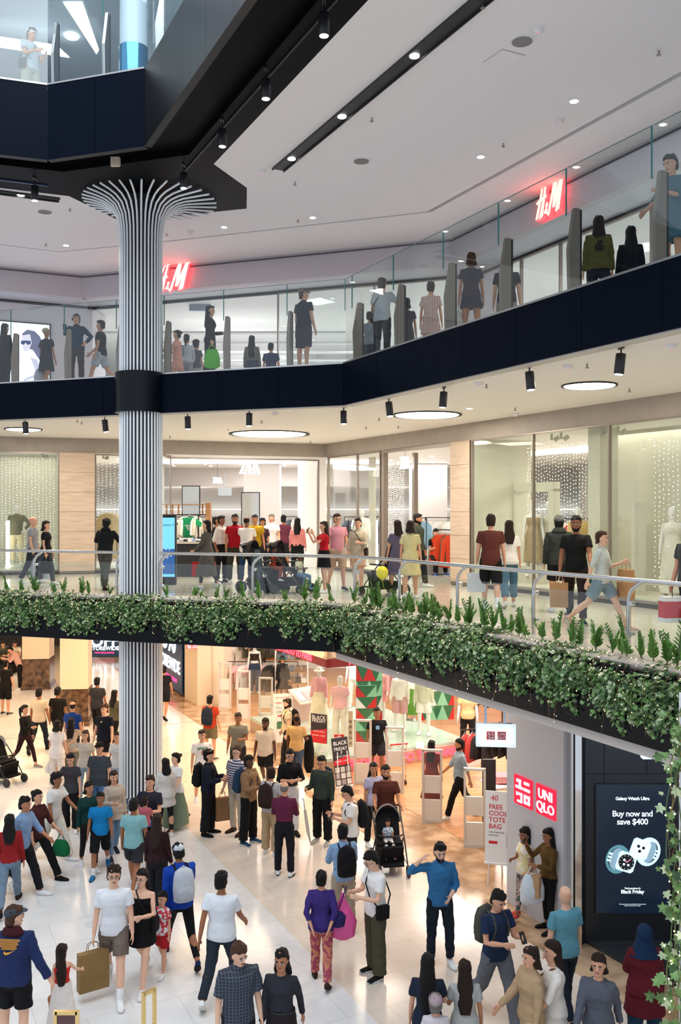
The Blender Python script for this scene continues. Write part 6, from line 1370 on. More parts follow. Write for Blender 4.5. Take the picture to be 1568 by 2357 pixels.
        if a[0]=='crossbag': # (color,label,side)
            sd=a[3] if len(a)>3 else 1; t=empty('crossbody_bag',M_@(P+s*.02+X*sd*.20),R(yaw),a[2],'bag'); t.scale=(k,k,k)
            mb=MB().ring(None,[seg_el(Vector((0,0,z_)),a_,b2,Vector((1,0,0)),Vector((0,1,0)),14,.7) for z_,a_,b2 in((-.11,.03,.06),(-.10,.04,.10),(.06,.04,.105),(.08,.025,.08))]); mb.build('pouch',cm(a[1]),t,smooth=True)
            o=-sd*.20; MB().tube([(0,-.08,.07),(o*.3-sd*.03,-.155,.20),(o*.9,-.165,.35),(o-sd*.085,-.04,.475),(o-sd*.075,.05,.46),(o*.8,.14,.33),(o*.3,.155,.18),(0,.08,.07)],.010,6).build('strap',cm(a[1]),t,smooth=True)
        if a[0] in('paperbag','totebag'):
            sd=a[3]; w_,h_=(a[4],a[5]) if len(a)>5 else (.30,.34); hp_=M_@(J['wr',sd]+J['hd',sd]*.07); t=empty('shopping_bag',(hp_.x,hp_.y,hp_.z-.13-h_),R(yaw+(a[6] if len(a)>6 else 90)),a[2],'bag')
            if a[0]=='paperbag':
                mb=MB(); mb.ring(None,[[Vector((x_*w_/2*g,y_*.065*g2,z_)) for x_,y_ in((-1,-1),(1,-1),(1,1),(-1,1))] for z_,g,g2 in((0,1,1),(h_*.5,1.0,1.1),(h_,1,.8))]); mb.build('bag_body',cm(a[1]),t)
                for y_ in(-.04,.04): MB().tube([(-w_*.2,y_,h_-.01),(-w_*.17,y_*.6,h_+.10),(0,0,h_+.135),(w_*.17,y_*.6,h_+.10),(w_*.2,y_,h_-.01)],.005,5).build('handle',cm(a[1]),t)
            else:
                mb=MB(); mb.ring(None,[seg_el(Vector((0,0,z_)),w_*.5*a_,.09*b2,Vector((1,0,0)),Vector((0,1,0)),14,.8) for z_,a_,b2 in((0,.7,.5),(h_*.12,1,1),(h_*.5,1,1.1),(h_*.85,.8,.7),(h_,.62,.3))]); o=mb.build('bag_body',cm(a[1]),t,smooth=True); o.data.polygons.foreach_get
                for s2 in(1,-1): MB().tube([(s2*w_*.26,0,h_-.02),(s2*w_*.12,0,h_+.07),(0,0,h_+.135)],.010,5,flat=.4).build('handle',cm(a[1]),t)
        if a[0]=='phone':
            sd=a[1]; q=M_@(J['wr',sd]+J['hd',sd]*.09); MB().box((0,0,0),(.072,.012,.145),rx=-.6).box((0,-.007,.0),(.066,.001,.135),rx=-.6).build('phone',m_black2,label=a[2],cat='phone',loc=q,rz=R(yaw))
    return J
# ================= PEOPLE =================
def Dh(y,lv,H): return F*(FLOORZ[lv]+H-EYE)/(CY-y)      # distance from the head height in the frame
def Df(y,lv): return F*(EYE-FLOORZ[lv])/(y-CY)
def G(px,y,H,yaw,label,foot=False,lv=0,**k): return figure(px,lv,Df(y,lv) if foot else Dh(y,lv,H),H,yaw,label,**k)
def box_(name,mb,m,t,**k): return mb.build(name,m,t,**k)
ST='#d8d6d0'
# ---- ground floor, middle group ----
G(655,1796,1.70,172,'bald person in maroon shirt and black trousers standing with back turned in the middle group',top=('shirt','#5e1f3c'),bot=('pants','#14161b'),hair=('buzz','g'),arms=('both','both'),shoes=('#ececec','#111214'),hem=.06)
J=G(667,1720,1.76,12,'person in black shirt with crossed arms and white trousers',top=('shirt','#0c0d10',1.2),bot=('pants','#dfe0e4'),hair=('short','k'),arms=('cross','cross'),shoes='#1a1614',acc=[('glasses',),('belt',)],hp=8,hem=.06)
G(624,1762,1.68,155,'person in striped white tee and beige trousers with brown backpack',top=('tee',mat('stripe_tee_fine',(.8,.8,.8),.8,kind='stripe',col2=(.08,.08,.1),freq=18,axis='Z')),bot=('loose','#b39b78'),hair=('short','b'),hy=40,arms=('both','down'),shoes='#e6e6e6',acc=[('backpack','#2b1d18','dark brown backpack on the person in the striped white tee')])
G(573,1735,1.76,62,'person in tan jacket over blue tee with black trousers, facing right',top=('jacket','#8c6c4c'),bot=('loose','#0d0d0f'),sk_='d',hair=('short','k'),arms=('both','both'),shoes='#26425e',acc=[('backpack','#22384f','navy blue backpack on the person in the tan jacket')])
G(545,1713,1.80,-35,'person in navy striped polo with glasses and cream trousers holding a brown bag',top=('polo',mat('stripe_polo',(.03,.035,.07),.8,kind='stripe',col2=(.55,.5,.55),freq=7,axis='Z')),bot=('pants','#b8ab98'),sk_='p',hair=('short','r'),arms=('down','bag'),shoes='#3a2418',fat=1.15,acc=[('glasses',),('paperbag','#8a6846','plain brown paper bag held by the person in the striped polo',-1,.30,.46,60)])
J=G(480,1722,1.74,80,'person in navy jacket and black trousers with black backpack, left of the group',top=('jacket','#131a28'),bot=('loose','#131315'),hair=('curly','k'),arms=('both','both'),shoes='#0f0f10',acc=[('backpack','#101012','black backpack on the person in the navy jacket')])
J=G(742,1735,1.75,-22,'person in dark green sweater with glasses holding a folded white umbrella',top=('sweater','#2f3a30'),bot=('loose','#0d0d0f'),hair=('short','k'),arms=('down','elbowbag'),shoes='#b9b2a4',hp=12,acc=[('glasses',),('backpack','#1d2c40','blue backpack on the person with the white umbrella')])
q=J['M']@(J['wr',-1]+J['hd',-1]*.07)
t=empty('folded_umbrella',(q.x,q.y,G0),0,'folded white umbrella held point down by the person in the green sweater','umbrella')
MB().tube([(.12,.0,.03),(.06,0,.30),(.0,0,.72)],[.006,.035,.028],10).build('canopy',cloth('#c9c4bb'),t,smooth=True); MB().tube([(0,0,.70),(-.02,0,.86),(-.03,0,.93),(-.05,0,.95),(-.07,0,.93)],.010,6).build('handle',m_grey,t)
J=G(807,1803,1.74,-75,'person in white tee with glasses and big black backpack looking at a phone',top=('tee','#e4e0d8'),bot=('pants','#141416'),hair=('short','k'),arms=('phone','phone'),hp=22,shoes='#1a1614',fat=1.1,acc=[('glasses',),('phone',1,'phone held by the person in white tee with the big backpack'),('backpack','#121214','big black backpack on the person in the white tee with glasses')])
G(790,1892,1.72,195,'person in blue pinstripe shirt with black backpack and khaki trousers, back turned',top=('shirt',mat('stripe_shirt_blue',(.10,.22,.42),.8,kind='stripe',col2=(.35,.5,.68),freq=26,axis='X')),bot=('pants','#a39482'),hair=('short','k'),arms=('phone','both'),shoes='#dcdcdc',acc=[('backpack','#0f0f12','black backpack on the person in the blue pinstripe shirt')],hy=-25)
J=G(864,1950,1.80,-62,'person in white tee and olive cargo trousers with black crossbody bag holding a pink bag',top=('tee','#eceae6'),bot=('wide','#4a4636'),sk_='p',hair=('short','k'),arms=('both','both'),hp=24,shoes=('#141416','#e2e2e2'),acc=[('glasses',),('crossbag','#0e0e10','small black crossbody bag on the person in olive cargo trousers',1)])
q=J['M']@(J['wr',-1]+J['hd',-1]*.08); t=empty('pink_bag',(q.x-.08,q.y-.05,q.z-.62),0,'thin pink plastic bag held by the person in olive cargo trousers','bag')
MB().ring(None,[seg_el(Vector((0,0,z)),a,b,Vector((1,0,0)),Vector((0,1,0)),14,.9) for z,a,b in((0,.08,.05),(.05,.17,.10),(.25,.20,.11),(.42,.12,.07),(.55,.04,.03),(.64,.02,.02))]).build('bag_body',mat('pink_plastic',(.72,.08,.30),.35,bump=1,bscale=14),t,smooth=True)
J=G(740,1998,1.58,178,'person in purple top and red patterned trousers walking with hands behind the back',fem=True,top=('tunic','#3a2a70',1.5,.10,.03),bot=('pants',mat('blotch_red',(.36,.05,.10),.8,kind='blotch',col2=(.60,.22,.12),freq=14)),hair=('bun','k'),arms=('back','back'),legs='step',shoes='#3a2418')
c=J['M']@Vector((-.25,.02,.98)); MB().lathe((0,0,-.1),[(.05,0),(.11,.03),(.12,.16),(.06,.22)],14).tube([(0,0,.1),(.12,0,.45)],.008,5).build('handbag',cloth('#2a2058'),label='dark purple handbag at the left hip of the person in purple',cat='bag',loc=c,smooth=True)
# couple with stroller
J=G(888,1757,1.80,5,'bearded person in rust brown tee pushing the grey pram',top=('tee','#4a2318'),bot=('pants','#1a1a1c'),sk_='m',hair=('short','k'),arms=('push','push'),acc=[('beard',)],shoes='#1a1614')
DA=J['M'].translation.y
G(860,1752,1.64,25,'person in pale lilac shirt on the phone behind the pram pusher',fem=True,top=('tee','#a8a6c0'),bot=('pants','#17171a'),sk_='m',hair=('long','k',.3),arms=('up','down'),hy=-20)
def stroller(px,D,lv,yaw,label,shell,body,lining,s=1.0,canopy=True,baby=None):
    t=empty('pram',(XD(px,D),D,FLOORZ[lv]),R(yaw),label,'pram'); t.scale=(s,s,s)
    fr=MB()
    for x in(-.26,.26):
        fr.tube([(x,-.42,.12),(x,-.12,.50),(x,.40,1.02)],.013,8); fr.tube([(x,.36,.12),(x,.02,.55)],.013,8); fr.tube([(x,-.40,.20),(x,.34,.20)],.010,6)
    fr.tube([(-.26,.40,1.02),(0,.43,1.05),(.26,.40,1.02)],.018,8); fr.tube([(-.26,.34,.2),(.26,.34,.2)],.01,6); fr.build('frame',m_blackm,t,smooth=True)
    for x in(-.26,.26):
        for y,r_ in((-.42,.10),(.37,.13)): MB().tube([(x-.025,y,r_),(x+.025,y,r_)],r_,18).build('wheel',m_black2,t,smooth=True)
    MB().box((0,.02,.50),(.42,.42,.07)).box((0,.24,.76),(.42,.08,.55),rx=-.45).box((0,-.24,.34),(.40,.06,.34),rx=.3).box((0,-.33,.2),(.38,.16,.03)).build('seat',cm(body),t)
    MB().box((0,0,.24),(.44,.5,.16)).build('basket',cm(body),t)
    MB().tube([(-.22,-.12,.66),(-.12,-.27,.68),(.12,-.27,.68),(.22,-.12,.66)],.018,8).build('bumper_bar',m_black2,t,smooth=True)
    if canopy:
        mb=MB(); n=7; rr=[]
        for i in range(n+1):
            a=R(-15+i*15.5); rr.append([Vector((math.cos(q)*.25,.20+math.cos(a)*.26*math.sin(q),.78+math.sin(a)*.34*math.sin(q))) for q in [math.pi*j/12 for j in range(13)]]+[Vector((math.cos(q)*.235,.20+math.cos(a)*.24*math.sin(q),.78+math.sin(a)*.32*math.sin(q))) for q in [math.pi*j/12 for j in range(12,-1,-1)]])
        mb.ring(None,rr); mb.build('canopy',cm(shell),t,smooth=True)
    return t
stroller(897,Df(2000,0),0,8,'black pram with light grey canopy carrying a baby, in front of the rust tee','#8b8b8b','#0f0f11','#222222')
D=Df(2000,0); figure(893,0,D-.05,.80,8,'baby with dark hair in white patterned clothes sitting in the black pram',child=True,top=('tee',mat('baby_print',(.75,.78,.8),.8,kind='blotch',col2=(.15,.3,.4),freq=20)),bot=('pants','#ded8d4'),sk_='m',hair=('short','k'),arms=('both','elbowbag'),legs='sit',shoes='#b8473d',xyz=(XD(893,D),D-.0,G0+.27))
stroller(8,Df(1800,0),0,60,'white covered pram cut by the left edge','#e6ded6','#0f0f11','#222222')
# behind the group
G(484,1598,1.72,165,'person in orange red tee with navy backpack near the security gates',top=('tee','#b03a20'),bot=('shorts','#6f6548'),hair=('short','k'),arms=('both','down'),shoes='#555555',acc=[('backpack','#1c2736','small navy backpack on the person in orange red','#1c2736')],hy=-10)
G(465,1676,1.70,15,'young person in white tee with green and red palm print',top=('tee','#e9e7e2'),bot=('shorts','#33363c'),hair=('short','k'),arms=('down','down'),legs='step',acc=[('print','ΨΨΨ','#2f7a4a',1,.38,.10),('print','|||','#c24a3a',1,.30,.10)])
G(405,1725,1.62,-35,'person in white tee and long sage green skirt with dark bun walking left',fem=True,top=('tee','#dfe0dd'),bot=('skirt','#6f7f68',.78,.05),sk_='p',hair=('bun','k'),arms=('fwd','bwd'),legs='walk',shoes='#3a2418',hy=-30)
J=G(381,1742,1.60,-150,'person in pale grey top half hidden behind the sage green skirt',fem=True,top=('tunic','#cfccc6',1.9,.25),bot=('leggings','#1b1b1e'),hair=('long','k',.2),arms=('down','down'))
G(548,1637,1.75,0,'person in grey green shirt over dark shorts standing behind the striped polo',top=('tee','#77776c'),bot=('shorts','#26262a'),sk_='t',hair=('short','k'),arms=('both','down'),legs='step')
G(611,1645,1.76,-5,'person in cream tee and black shorts walking towards the group',top=('tee','#cdbfae'),bot=('shorts','#121214'),sk_='d',hair=('short','k'),arms=('down','down'),legs='walk',fat=1.08,acc=[('beard',)])
G(661,1605,1.76,-70,'person in cream button shirt with beard and black backpack by the poster easel',top=('polo','#cbb99b'),bot=('pants','#1d1d20'),sk_='p',hair=('curly','b'),arms=('down','down'),legs='step',acc=[('beard','b'),('backpack','#141416','black backpack on the bearded person in the cream shirt')])
J=G(683,1635,1.76,165,'person in sand yellow tee and jeans carrying a black jacket, back turned',top=('tee','#c9a26a'),bot=('jeans','#3a4a5e'),sk_='d',hair=('buzz','k'),arms=('down','elbowbag'),legs='walk',hy=20)
q=J['M']@(J['wr',-1]); MB().ring(None,[seg_el(Vector((0,0,z)),a,b,Vector((1,0,0)),Vector((0,1,0)),12,.9) for z,a,b in((-.85,.06,.05),(-.7,.12,.08),(-.3,.13,.09),(-.05,.09,.08),(.05,.06,.06))]).build('carried_jacket',cloth('#101012'),label='black jacket hanging from the arm of the person in sand yellow',cat='clothes',loc=(q.x,q.y,q.z),smooth=True)
G(868,1625,1.78,5,'person in black tee with a light blue chest print standing behind the gate',top=('tee','#0e0f11'),bot=('shorts','#26282e'),sk_='t',hair=('short','k'),arms=('down','down'),legs='step',acc=[('print','■','#7fb0d8',1,.33,.12)],lv=0)
G(994,1700,1.62,160,'person in dark red dress with long dark hair inside the store behind the gate',fem=True,top=('tdress','#6e1518',.5,.55,.06),bot=('none','#111'),sk_='t',hair=('long','k',.35),arms=('down','down'),legs='step')
G(1058,1692,1.76,-85,'person in pale blue shirt and black trousers walking left out of the store',top=('shirt','#8d9daa',1.2),bot=('pants','#0e0e10'),sk_='m',hair=('short','k'),arms=('bwd','fwd'),legs='walk',acc=[('beard',)])
G(650,1507,1.70,20,'person in green bucket hat and black jacket with a black bag inside the store',fem=True,top=('jacket','#141416'),bot=('skirt','#15151a',.35),hair=('bob','k'),arms=('bag','down'),acc=[('hat','#1e4a3a'),('totebag','#101012','black tote bag held by the person in the green bucket hat',1,.42,.40)])
G(378,1530,1.72,175,'person in black top and shorts partly hidden by the column near the led screen',top=('tee','#15151a'),bot=('shorts','#111114'),sk_='m',hair=('short','k'),arms=('down','down'),legs='step',shoes='#1a1614')
# right side
G(1012,1932,1.80,8,'person in blue denim shirt and dark jeans with one hand on the forehead',top=('shirt','#2f6a9a',1.5),bot=('jeans','#141d2a'),sk_='p',hair=('short','k'),arms=('waist','head'),legs='contra',hp=14,acc=[('beard','k')],shoes='#e6e6e6')
_q=hit(1262,SWa,SWb)-nr*.24; _p=hit(1207,SWa,SWb)-nr*.26
J=figure(1262,0,_q.y,1.62,-72,'person in olive sweater leaning on the white wall looking at a phone',xyz=(XD(1262,_q.y),_q.y,G0),fem=True,top=('long','#5c431c'),bot=('leggings','#0e0e10'),sk_='t',hair=('long','k',.36),arms=('both','up'),hp=10,shoes='#0f0f10',lean=-3,acc=[('phone',-1,'phone held up by the person in the olive sweater'),('totebag','#cfd6dc','white plastic bag held by the person in the olive sweater',1,.40,.46),('paperbag','#b08a66','tan paper bag beside the white plastic bag',1,.26,.34,40)])
figure(1207,0,_p.y,1.42,-60,'child in yellow print tee and patterned leggings leaning on the white wall',xyz=(XD(1207,_p.y),_p.y,G0),fem=True,child=True,top=('tee',mat('yellow_blotch',(.75,.66,.32),.8,kind='blotch',col2=(.82,.78,.74),freq=9)),bot=('leggings',mat('camo_print',(.06,.09,.07),.8,kind='blotch',col2=(.45,.30,.28),freq=16)),sk_='t',hair=('long','k',.22),arms=('down','both'),legs=((26,10,3),(6,2,3)),lean=-4,hp=8,shoes='#c9433f')
G(1302,2033,1.75,-160,'bald person in faded teal tee and dark jeans walking away near the watch screen',top=('tee','#5f97a8'),bot=('jeans','#15202e'),sk_='p',hair=('bald','g'),arms=('down','down'),legs='step2',hy=-25,acc=[('glasses',)],shoes=('#101214','#cfcfcf'))
G(1142,2030,1.78,28,'person in navy tee and grey jeans looking down at a phone',top=('tee','#1c2c48'),bot=('wide','#63666c'),sk_='l',hair=('short','k'),arms=('phone','both'),legs='walk',hp=20,acc=[('backpack','#4b4a44','grey backpack on the person in navy tee and grey jeans'),('phone',1,'phone held by the person in navy tee and grey jeans')])
J=G(1484,2120,1.68,178,'person in blue headscarf and long maroon coat standing by the watch screen',fem=True,top=('tunic','#5a1420',1.9,.30,.05),bot=('wide','#1e3a50'),hair=('none','k'),arms=('both','down'),fat=1.1,acc=[('hijab','#0d2a48')],shoes='#1a1614')
G(1378,2180,1.66,-25,'person in grey sweater with a black shopping bag in the lower right',fem=True,top=('sweater','#565a64'),bot=('wide','#4a4f5a'),hair=('bob','b'),arms=('bwd','fwd'),legs='walk',acc=[('paperbag','#16201c','black shopping bag with dark green edge carried by the person in grey',-1,.34,.40,60)])
G(1222,2172,1.64,-70,'person in tan cardigan with dark hair beside the white blouse at the bottom',fem=True,top=('jacket','#b39673'),bot=('shorts','#c9b48c'),hair=('bob','b'),arms=('down','fwd'),legs='step')
G(1272,2150,1.68,-80,'person in loose white blouse with brown shoulder bag at the bottom right',fem=True,top=('tunic','#e9e2d8',1.2,.25),bot=('shorts','#e0d8cc'),hair=('long','b',.22),arms=('fwd','down'),legs='walk',acc=[('crossbag','#7a4a34','brown shoulder bag on the person in the white blouse',-1)])
G(985,2190,1.60,170,'person with very long black hair in navy top at the bottom, back turned',fem=True,top=('tee','#1c2334'),bot=('shorts','#2c3038'),hair=('long','k',.52),arms=('down','both'),legs='stand')
G(1070,2205,1.52,178,'person with long dark brown hair in grey tee beside the very long black hair',fem=True,top=('tee','#a9aaa6'),bot=('leggings','#777d82'),sk_='m',hair=('long','b',.50),arms=('both','down'),legs='stand')
G(1003,2288,1.25,175,'child with a pale mauve cap in front of the long haired pair, bottom edge',child=True,top=('tee','#cbc4c8'),bot=('shorts','#777777'),hair=('short','g'),acc=[('beanie','#a8949a')],arms=('down','down'))
# foreground left and centre
J=G(262,1978,1.82,8,'person in white tee and taupe shorts holding hands and a large brown bag',top=('tee','#e2e4e8'),bot=('shorts','#6e625a'),sk_='p',hair=('curly','b'),arms=('down','down'),legs='walk',hy=8,acc=[('glasses',),('socks','#eeeeee'),('paperbag','#8f7248','large brown paper bag held by the person in the white tee and taupe shorts',-1,.40,.50,25)])
G(328,1988,1.66,-8,'person in black strap top and black mini skirt with long dark hair',fem=True,top=('tank','#0b0b0d'),bot=('skirt','#0b0b0d',.26,.03),sk_='p',hair=('long','k',.34),arms=('both','down'),legs='walk',hy=-14,shoes='#e0e0e0',acc=[('glasses',),('crossbag','#111113','small black shoulder bag on the person in the black mini skirt',1)],hem=.12)
G(374,2052,1.15,-20,'child in red top with white pattern partly hidden behind the black mini skirt',child=True,fem=True,top=('tee',mat('red_print',(.62,.04,.06),.8,kind='blotch',col2=(.8,.75,.75),freq=10)),bot=('shorts','#a81c24'),hair=('short','k'),arms=('down','both'),legs='step')
J=G(415,1925,1.80,-155,'person in bright blue jacket and white cap with black tights, striding away',top=('jacket','#0b3c9c'),bot=('leggings','#0c0c0e'),sk_='t',hair=('short','k'),arms=('bwd','fwd'),legs='stride',hp=14,shoes=('#10254c','#0c0c0e'),acc=[('cap','#c9ced6',1),('backpack','#b9bec6','pale grey white backpack on the person in the bright blue jacket','#14161c')],lean=6)
G(510,1992,1.78,168,'person in plain white tee and dark jeans walking with back turned at lower centre',top=('tee','#dfe3e8'),bot=('jeans','#262c36'),sk_='t',hair=('short','k'),arms=('bwd','fwd'),legs='walk2',fat=1.1)
G(548,2158,1.78,20,'person in dark plaid overshirt and teal tee at the bottom centre',top=('jacket',mat('plaid_dark',(.02,.025,.04),.8,kind='plaid',col2=(.07,.09,.12),freq=9),.8),bot=('pants','#1e2225'),sk_='p',hair=('short','r'),arms=('down','down'),hp=16,hy=20)
G(648,2178,1.66,-10,'person in charcoal off shoulder dress with long dark hair at the bottom centre',fem=True,top=('long','#2b2c33',1.9),bot=('skirt','#231c1e',.6,.03),sk_='m',hair=('long','k',.24),arms=('bwd','down'),legs='step',acc=[('belt',)])
G(33,2078,1.84,172,'person in grey cap and navy sports hoodie with orange back print, at lower left',top=('hoodie','#1f2d56'),bot=('shorts','#101013'),sk_='p',hair=('short','r'),hy=30,arms=('childhand','down'),acc=[('cap','#3c454e',1),('hood','#3a1218'),('swoosh',)],fat=1.08,D_=None) if False else None
J=figure(33,0,Dh(2078,0,1.84),1.84,176,'person in grey cap and navy sports hoodie with orange back print, at lower left',top=('hoodie','#1f2d56'),bot=('shorts','#101013'),sk_='p',hair=('short','r'),hy=-50,arms=('down',(-2,22,10,-6)),acc=[('cap','#3c454e',1),('hood','#3a1218'),('swoosh',)],fat=1.06)
J=figure(143,0,Dh(2183,0,1.12)+.1,1.12,-170,'small child in red and white dress with very long brown hair at lower left',fem=True,child=True,top=('dress','#c8281e','',.0,.0) if False else ('tank','#c8281e'),bot=('skirt','#e3dcd4',.78,.07),sk_='p',hair=('long','b',.58),arms=('down',(40,20,20,-4)),hy=-25,hem=.10)
q=J['M']@Vector((.22,-.20,.45)); t=MB().tube([(0,0,-.30),(.01,0,-.12),(.0,0,.05)],[.03,.05,.04],8).ball((0,0,.10),.055).tube([(0,0,-.02),(.09,-.04,-.10)],.022,6).tube([(0,0,-.28),(-.06,0,-.36)],.025,6).tube([(0,0,-.28),(.04,0,-.38)],.025,6); t.build('soft_toy',mat('toy_brown',(.36,.13,.04),.8,bump=.6),label='brown long limbed soft toy held by the small child at lower left',cat='toy',loc=q,smooth=True)
# ---- left crowd ----
G(50,1822,1.76,75,'person in light blue shirt walking right at the left of the crowd',top=('shirt','#7794b8',1.4),bot=('pants','#16161a'),sk_='m',hair=('short','k'),arms=('fwd','bwd'),legs='walk',lean=6)
J=G(86,1803,1.70,70,'person in dark maroon top and black trousers striding right with a green bag',fem=True,top=('shirt','#3f1a18',1.3),bot=('pants','#0d0d0f'),hair=('bun','k'),arms=('fwd','down'),legs='stride',shoes='#0f0f10',acc=[('totebag','#0a6038','crumpled green bag carried by the striding person in maroon',1,.34,.28)])
G(22,1858,1.66,-165,'person with long black hair in bright red top and jeans at the left edge',fem=True,top=('long','#8a1a1c'),bot=('jeans','#6a7f92'),sk_='m',hair=('long','k',.34),arms=('down','down'),legs='stride2',shoes='#3a2418')
G(122,1768,1.72,70,'young person in white tee and white trousers walking right in the left crowd',top=('tee','#dfdeda'),bot=('loose','#d8d4ca'),sk_='t',hair=('curly','k'),arms=('fwd','down'),legs='walk',lean=8)
G(163,1730,1.62,0,'person in dark grey printed tee and black trousers holding a pink drink',fem=True,top=('tee','#37363a'),bot=('wide','#0d0d0f'),hair=('pony','k'),arms=('down','up'),hp=14,acc=[('print','- - -','#a0405a',1,.38,.075)])
c=None
G(205,1795,1.62,25,'person in dark green long sleeve top with dark bob hair beside the bright blue tee',fem=True,top=('long','#0d3430'),bot=('leggings','#1b1a1c'),sk_='m',hair=('bob','k'),arms=('down','down'),legs='step',hy=25)
G(231,1815,1.52,8,'young person in bright blue tee and black shorts with turquoise shoes',child=False,top=('tee','#0a78b4'),bot=('long shorts','#0d0d0f'),sk_='t',hair=('short','k'),arms=('down','down'),legs='walk2',shoes=('#1b6f9e','#1a2a3c'),acc=[('socks','#e0e0e0')])
G(229,1703,1.78,-8,'person in charcoal tee and black cap standing left of the column',top=('tee','#3a3f45'),bot=('jeans','#4a6a90'),sk_='l',hair=('short','b'),arms=('down','down'),fat=1.15,acc=[('cap','#0d0d0f',1)],legs='step')
G(262,1770,1.66,30,'person in long beige top and light jeans beside the column base',fem=True,top=('tunic','#b8a898',1.9,.15),bot=('jeans','#6f8dab'),hair=('long','b',.2),arms=('down','both'),legs='step2',shoes='#20283a')
G(240,1617,1.80,-15,'person in navy football shirt with small chest badge in the left crowd',top=('tee','#0b1224'),bot=('shorts','#0d0d12'),sk_='p',hair=('curly','r'),arms=('down','down'),legs='step',acc=[('print','•','#d8d0a0',1,.38,.16)])
G(224,1556,1.78,172,'person in dark grey tee walking away in front of the OFF screen',top=('tee','#2c2c30'),bot=('pants','#111114'),sk_='t',hair=('short','k'),arms=('down','down'),legs='step')
G(264,1585,1.66,150,'person with long black hair in olive tee beside the column',fem=True,top=('tee','#57523c'),bot=('leggings','#111114'),sk_='t',hair=('long','k',.36),arms=('down','down'),legs='step')
G(270,1682,1.60,-20,'person in white tee and pale jeans partly hidden by the column, left side',fem=True,top=('tee','#c9c8c6'),bot=('jeans','#8fa3b8'),hair=('long','b',.2),arms=('down','down'))
G(196,1678,1.64,10,'person in cream tee raising one hand to reddish brown hair',fem=True,top=('tee','#bdb2a0'),bot=('jeans','#7f93a8'),hair=('long','r',.22),arms=('down','head'),hy=-20)
G(132,1655,1.62,172,'person in white top and white trousers with black bob hair, back turned',fem=True,top=('tunic','#e4ddd6',.6,.16),bot=('wide','#ddd2c6'),hair=('bob','k'),arms=('down','down'),acc=[('totebag','#d8d2ca','white bag with black strap held by the person in all white',1,.32,.28)])
G(167,1612,1.78,165,'person in royal blue polo with back turned in the left crowd',top=('polo','#123a86'),bot=('pants','#2c2c30'),hair=('buzz','k'),arms=('down','down'),hy=30,fat=1.1)
G(164,1650,1.60,178,'person in tan striped top with long black hair in front of the royal blue polo',fem=True,top=('tee',mat('stripe_tan',(.36,.27,.20),.8,kind='stripe',col2=(.5,.4,.3),freq=9,axis='Z')),bot=('jeans','#6a6a60'),hair=('long','k',.38),arms=('down','up'))
G(133,1575,1.78,172,'person in black tee walking away beside the cream tee at the left',top=('tee','#15130f'),bot=('pants','#141210'),sk_='t',hair=('short','k'),arms=('down','down'),legs='walk')
G(90,1578,1.80,176,'person in cream tee and dark jeans walking away at the left',top=('tee','#cbb9a0'),bot=('pants','#1c222a'),sk_='t',hair=('short','k'),arms=('down','down'),legs='walk2',shoes='#1a1614')
G(57,1616,1.66,70,'person in black top and dark maroon leggings with a ponytail at the left',fem=True,top=('long','#100e0e'),bot=('leggings','#2c0f16'),hair=('pony','k'),arms=('down','both'),legs='walk',shoes='#8a8078')
G(13,1517,1.78,165,'person in black tee, black shorts and backwards cap at the far left',top=('tee','#171412'),bot=('long shorts','#141110'),sk_='l',hair=('short','k'),arms=('down','down'),shoes='#3c3c40',acc=[('cap','#17130f',1)],fat=1.1)
G(45,1478,1.74,-60,'person in pink shirt and black trousers leaning on the marble foot pillar',top=('shirt','#d8a79a'),bot=('pants','#0f0f10'),sk_='l',hair=('short','k'),arms=('both','both'),lean=28,hp=20)
for px,D,c,lb,zz_ in [(8,36.5,'#3a4032','person in dark green seated by the dark far wall at the left edge',.05),(36,37.0,'#d8ccbc','person in white tee seated bent forward by the dark far wall',.0)]:
    figure(px,0,D,1.72,10,lb,top=('tee',c),bot=('pants','#161616'),hair=('short','k'),arms=('both','both'),legs='sit',lean=18 if px==36 else 5,hp=10,xyz=(XD(px,D),D,G0+.0)); MB().box((0,.12,.2),(.7,.6,.40)).build('bench_block',m_black2,label='low black seat block under the seated person in '+('white' if px==36 else 'dark green'),cat='seat',loc=(XD(px,D),D+.14,G0))
# around the column base
G(345,1780,1.76,-10,'person in navy tee carrying a child in pink in front of the column',top=('tee','#23232e'),bot=('pants','#141420'),hair=('short','b'),arms=('both','both'),legs='step')
J=figure(334,0,16.2,1.0,170,'small child in pink shirt and blue shorts carried in front of the column',xyz=(XD(334,16.15),16.15,G0+.66),child=True,top=('tee','#b8606a'),bot=('shorts','#1c4a9a'),hair=('short','b'),arms=('fwd','fwd'),legs='sit')
G(308,1828,1.66,175,'person in pale teal tee and dark shorts walking away before the column foot',top=('tee','#7fb0b4'),bot=('shorts','#2a2a2e'),sk_='t',hair=('short','k'),arms=('down','down'),legs='walk',hem=-.10)
G(362,1868,1.66,172,'person with long maroon hair and black trousers between column and blue jacket',fem=True,top=('long','#2a1214'),bot=('wide','#101217'),hair=('long','b',.40),arms=('down','down'),legs='step')
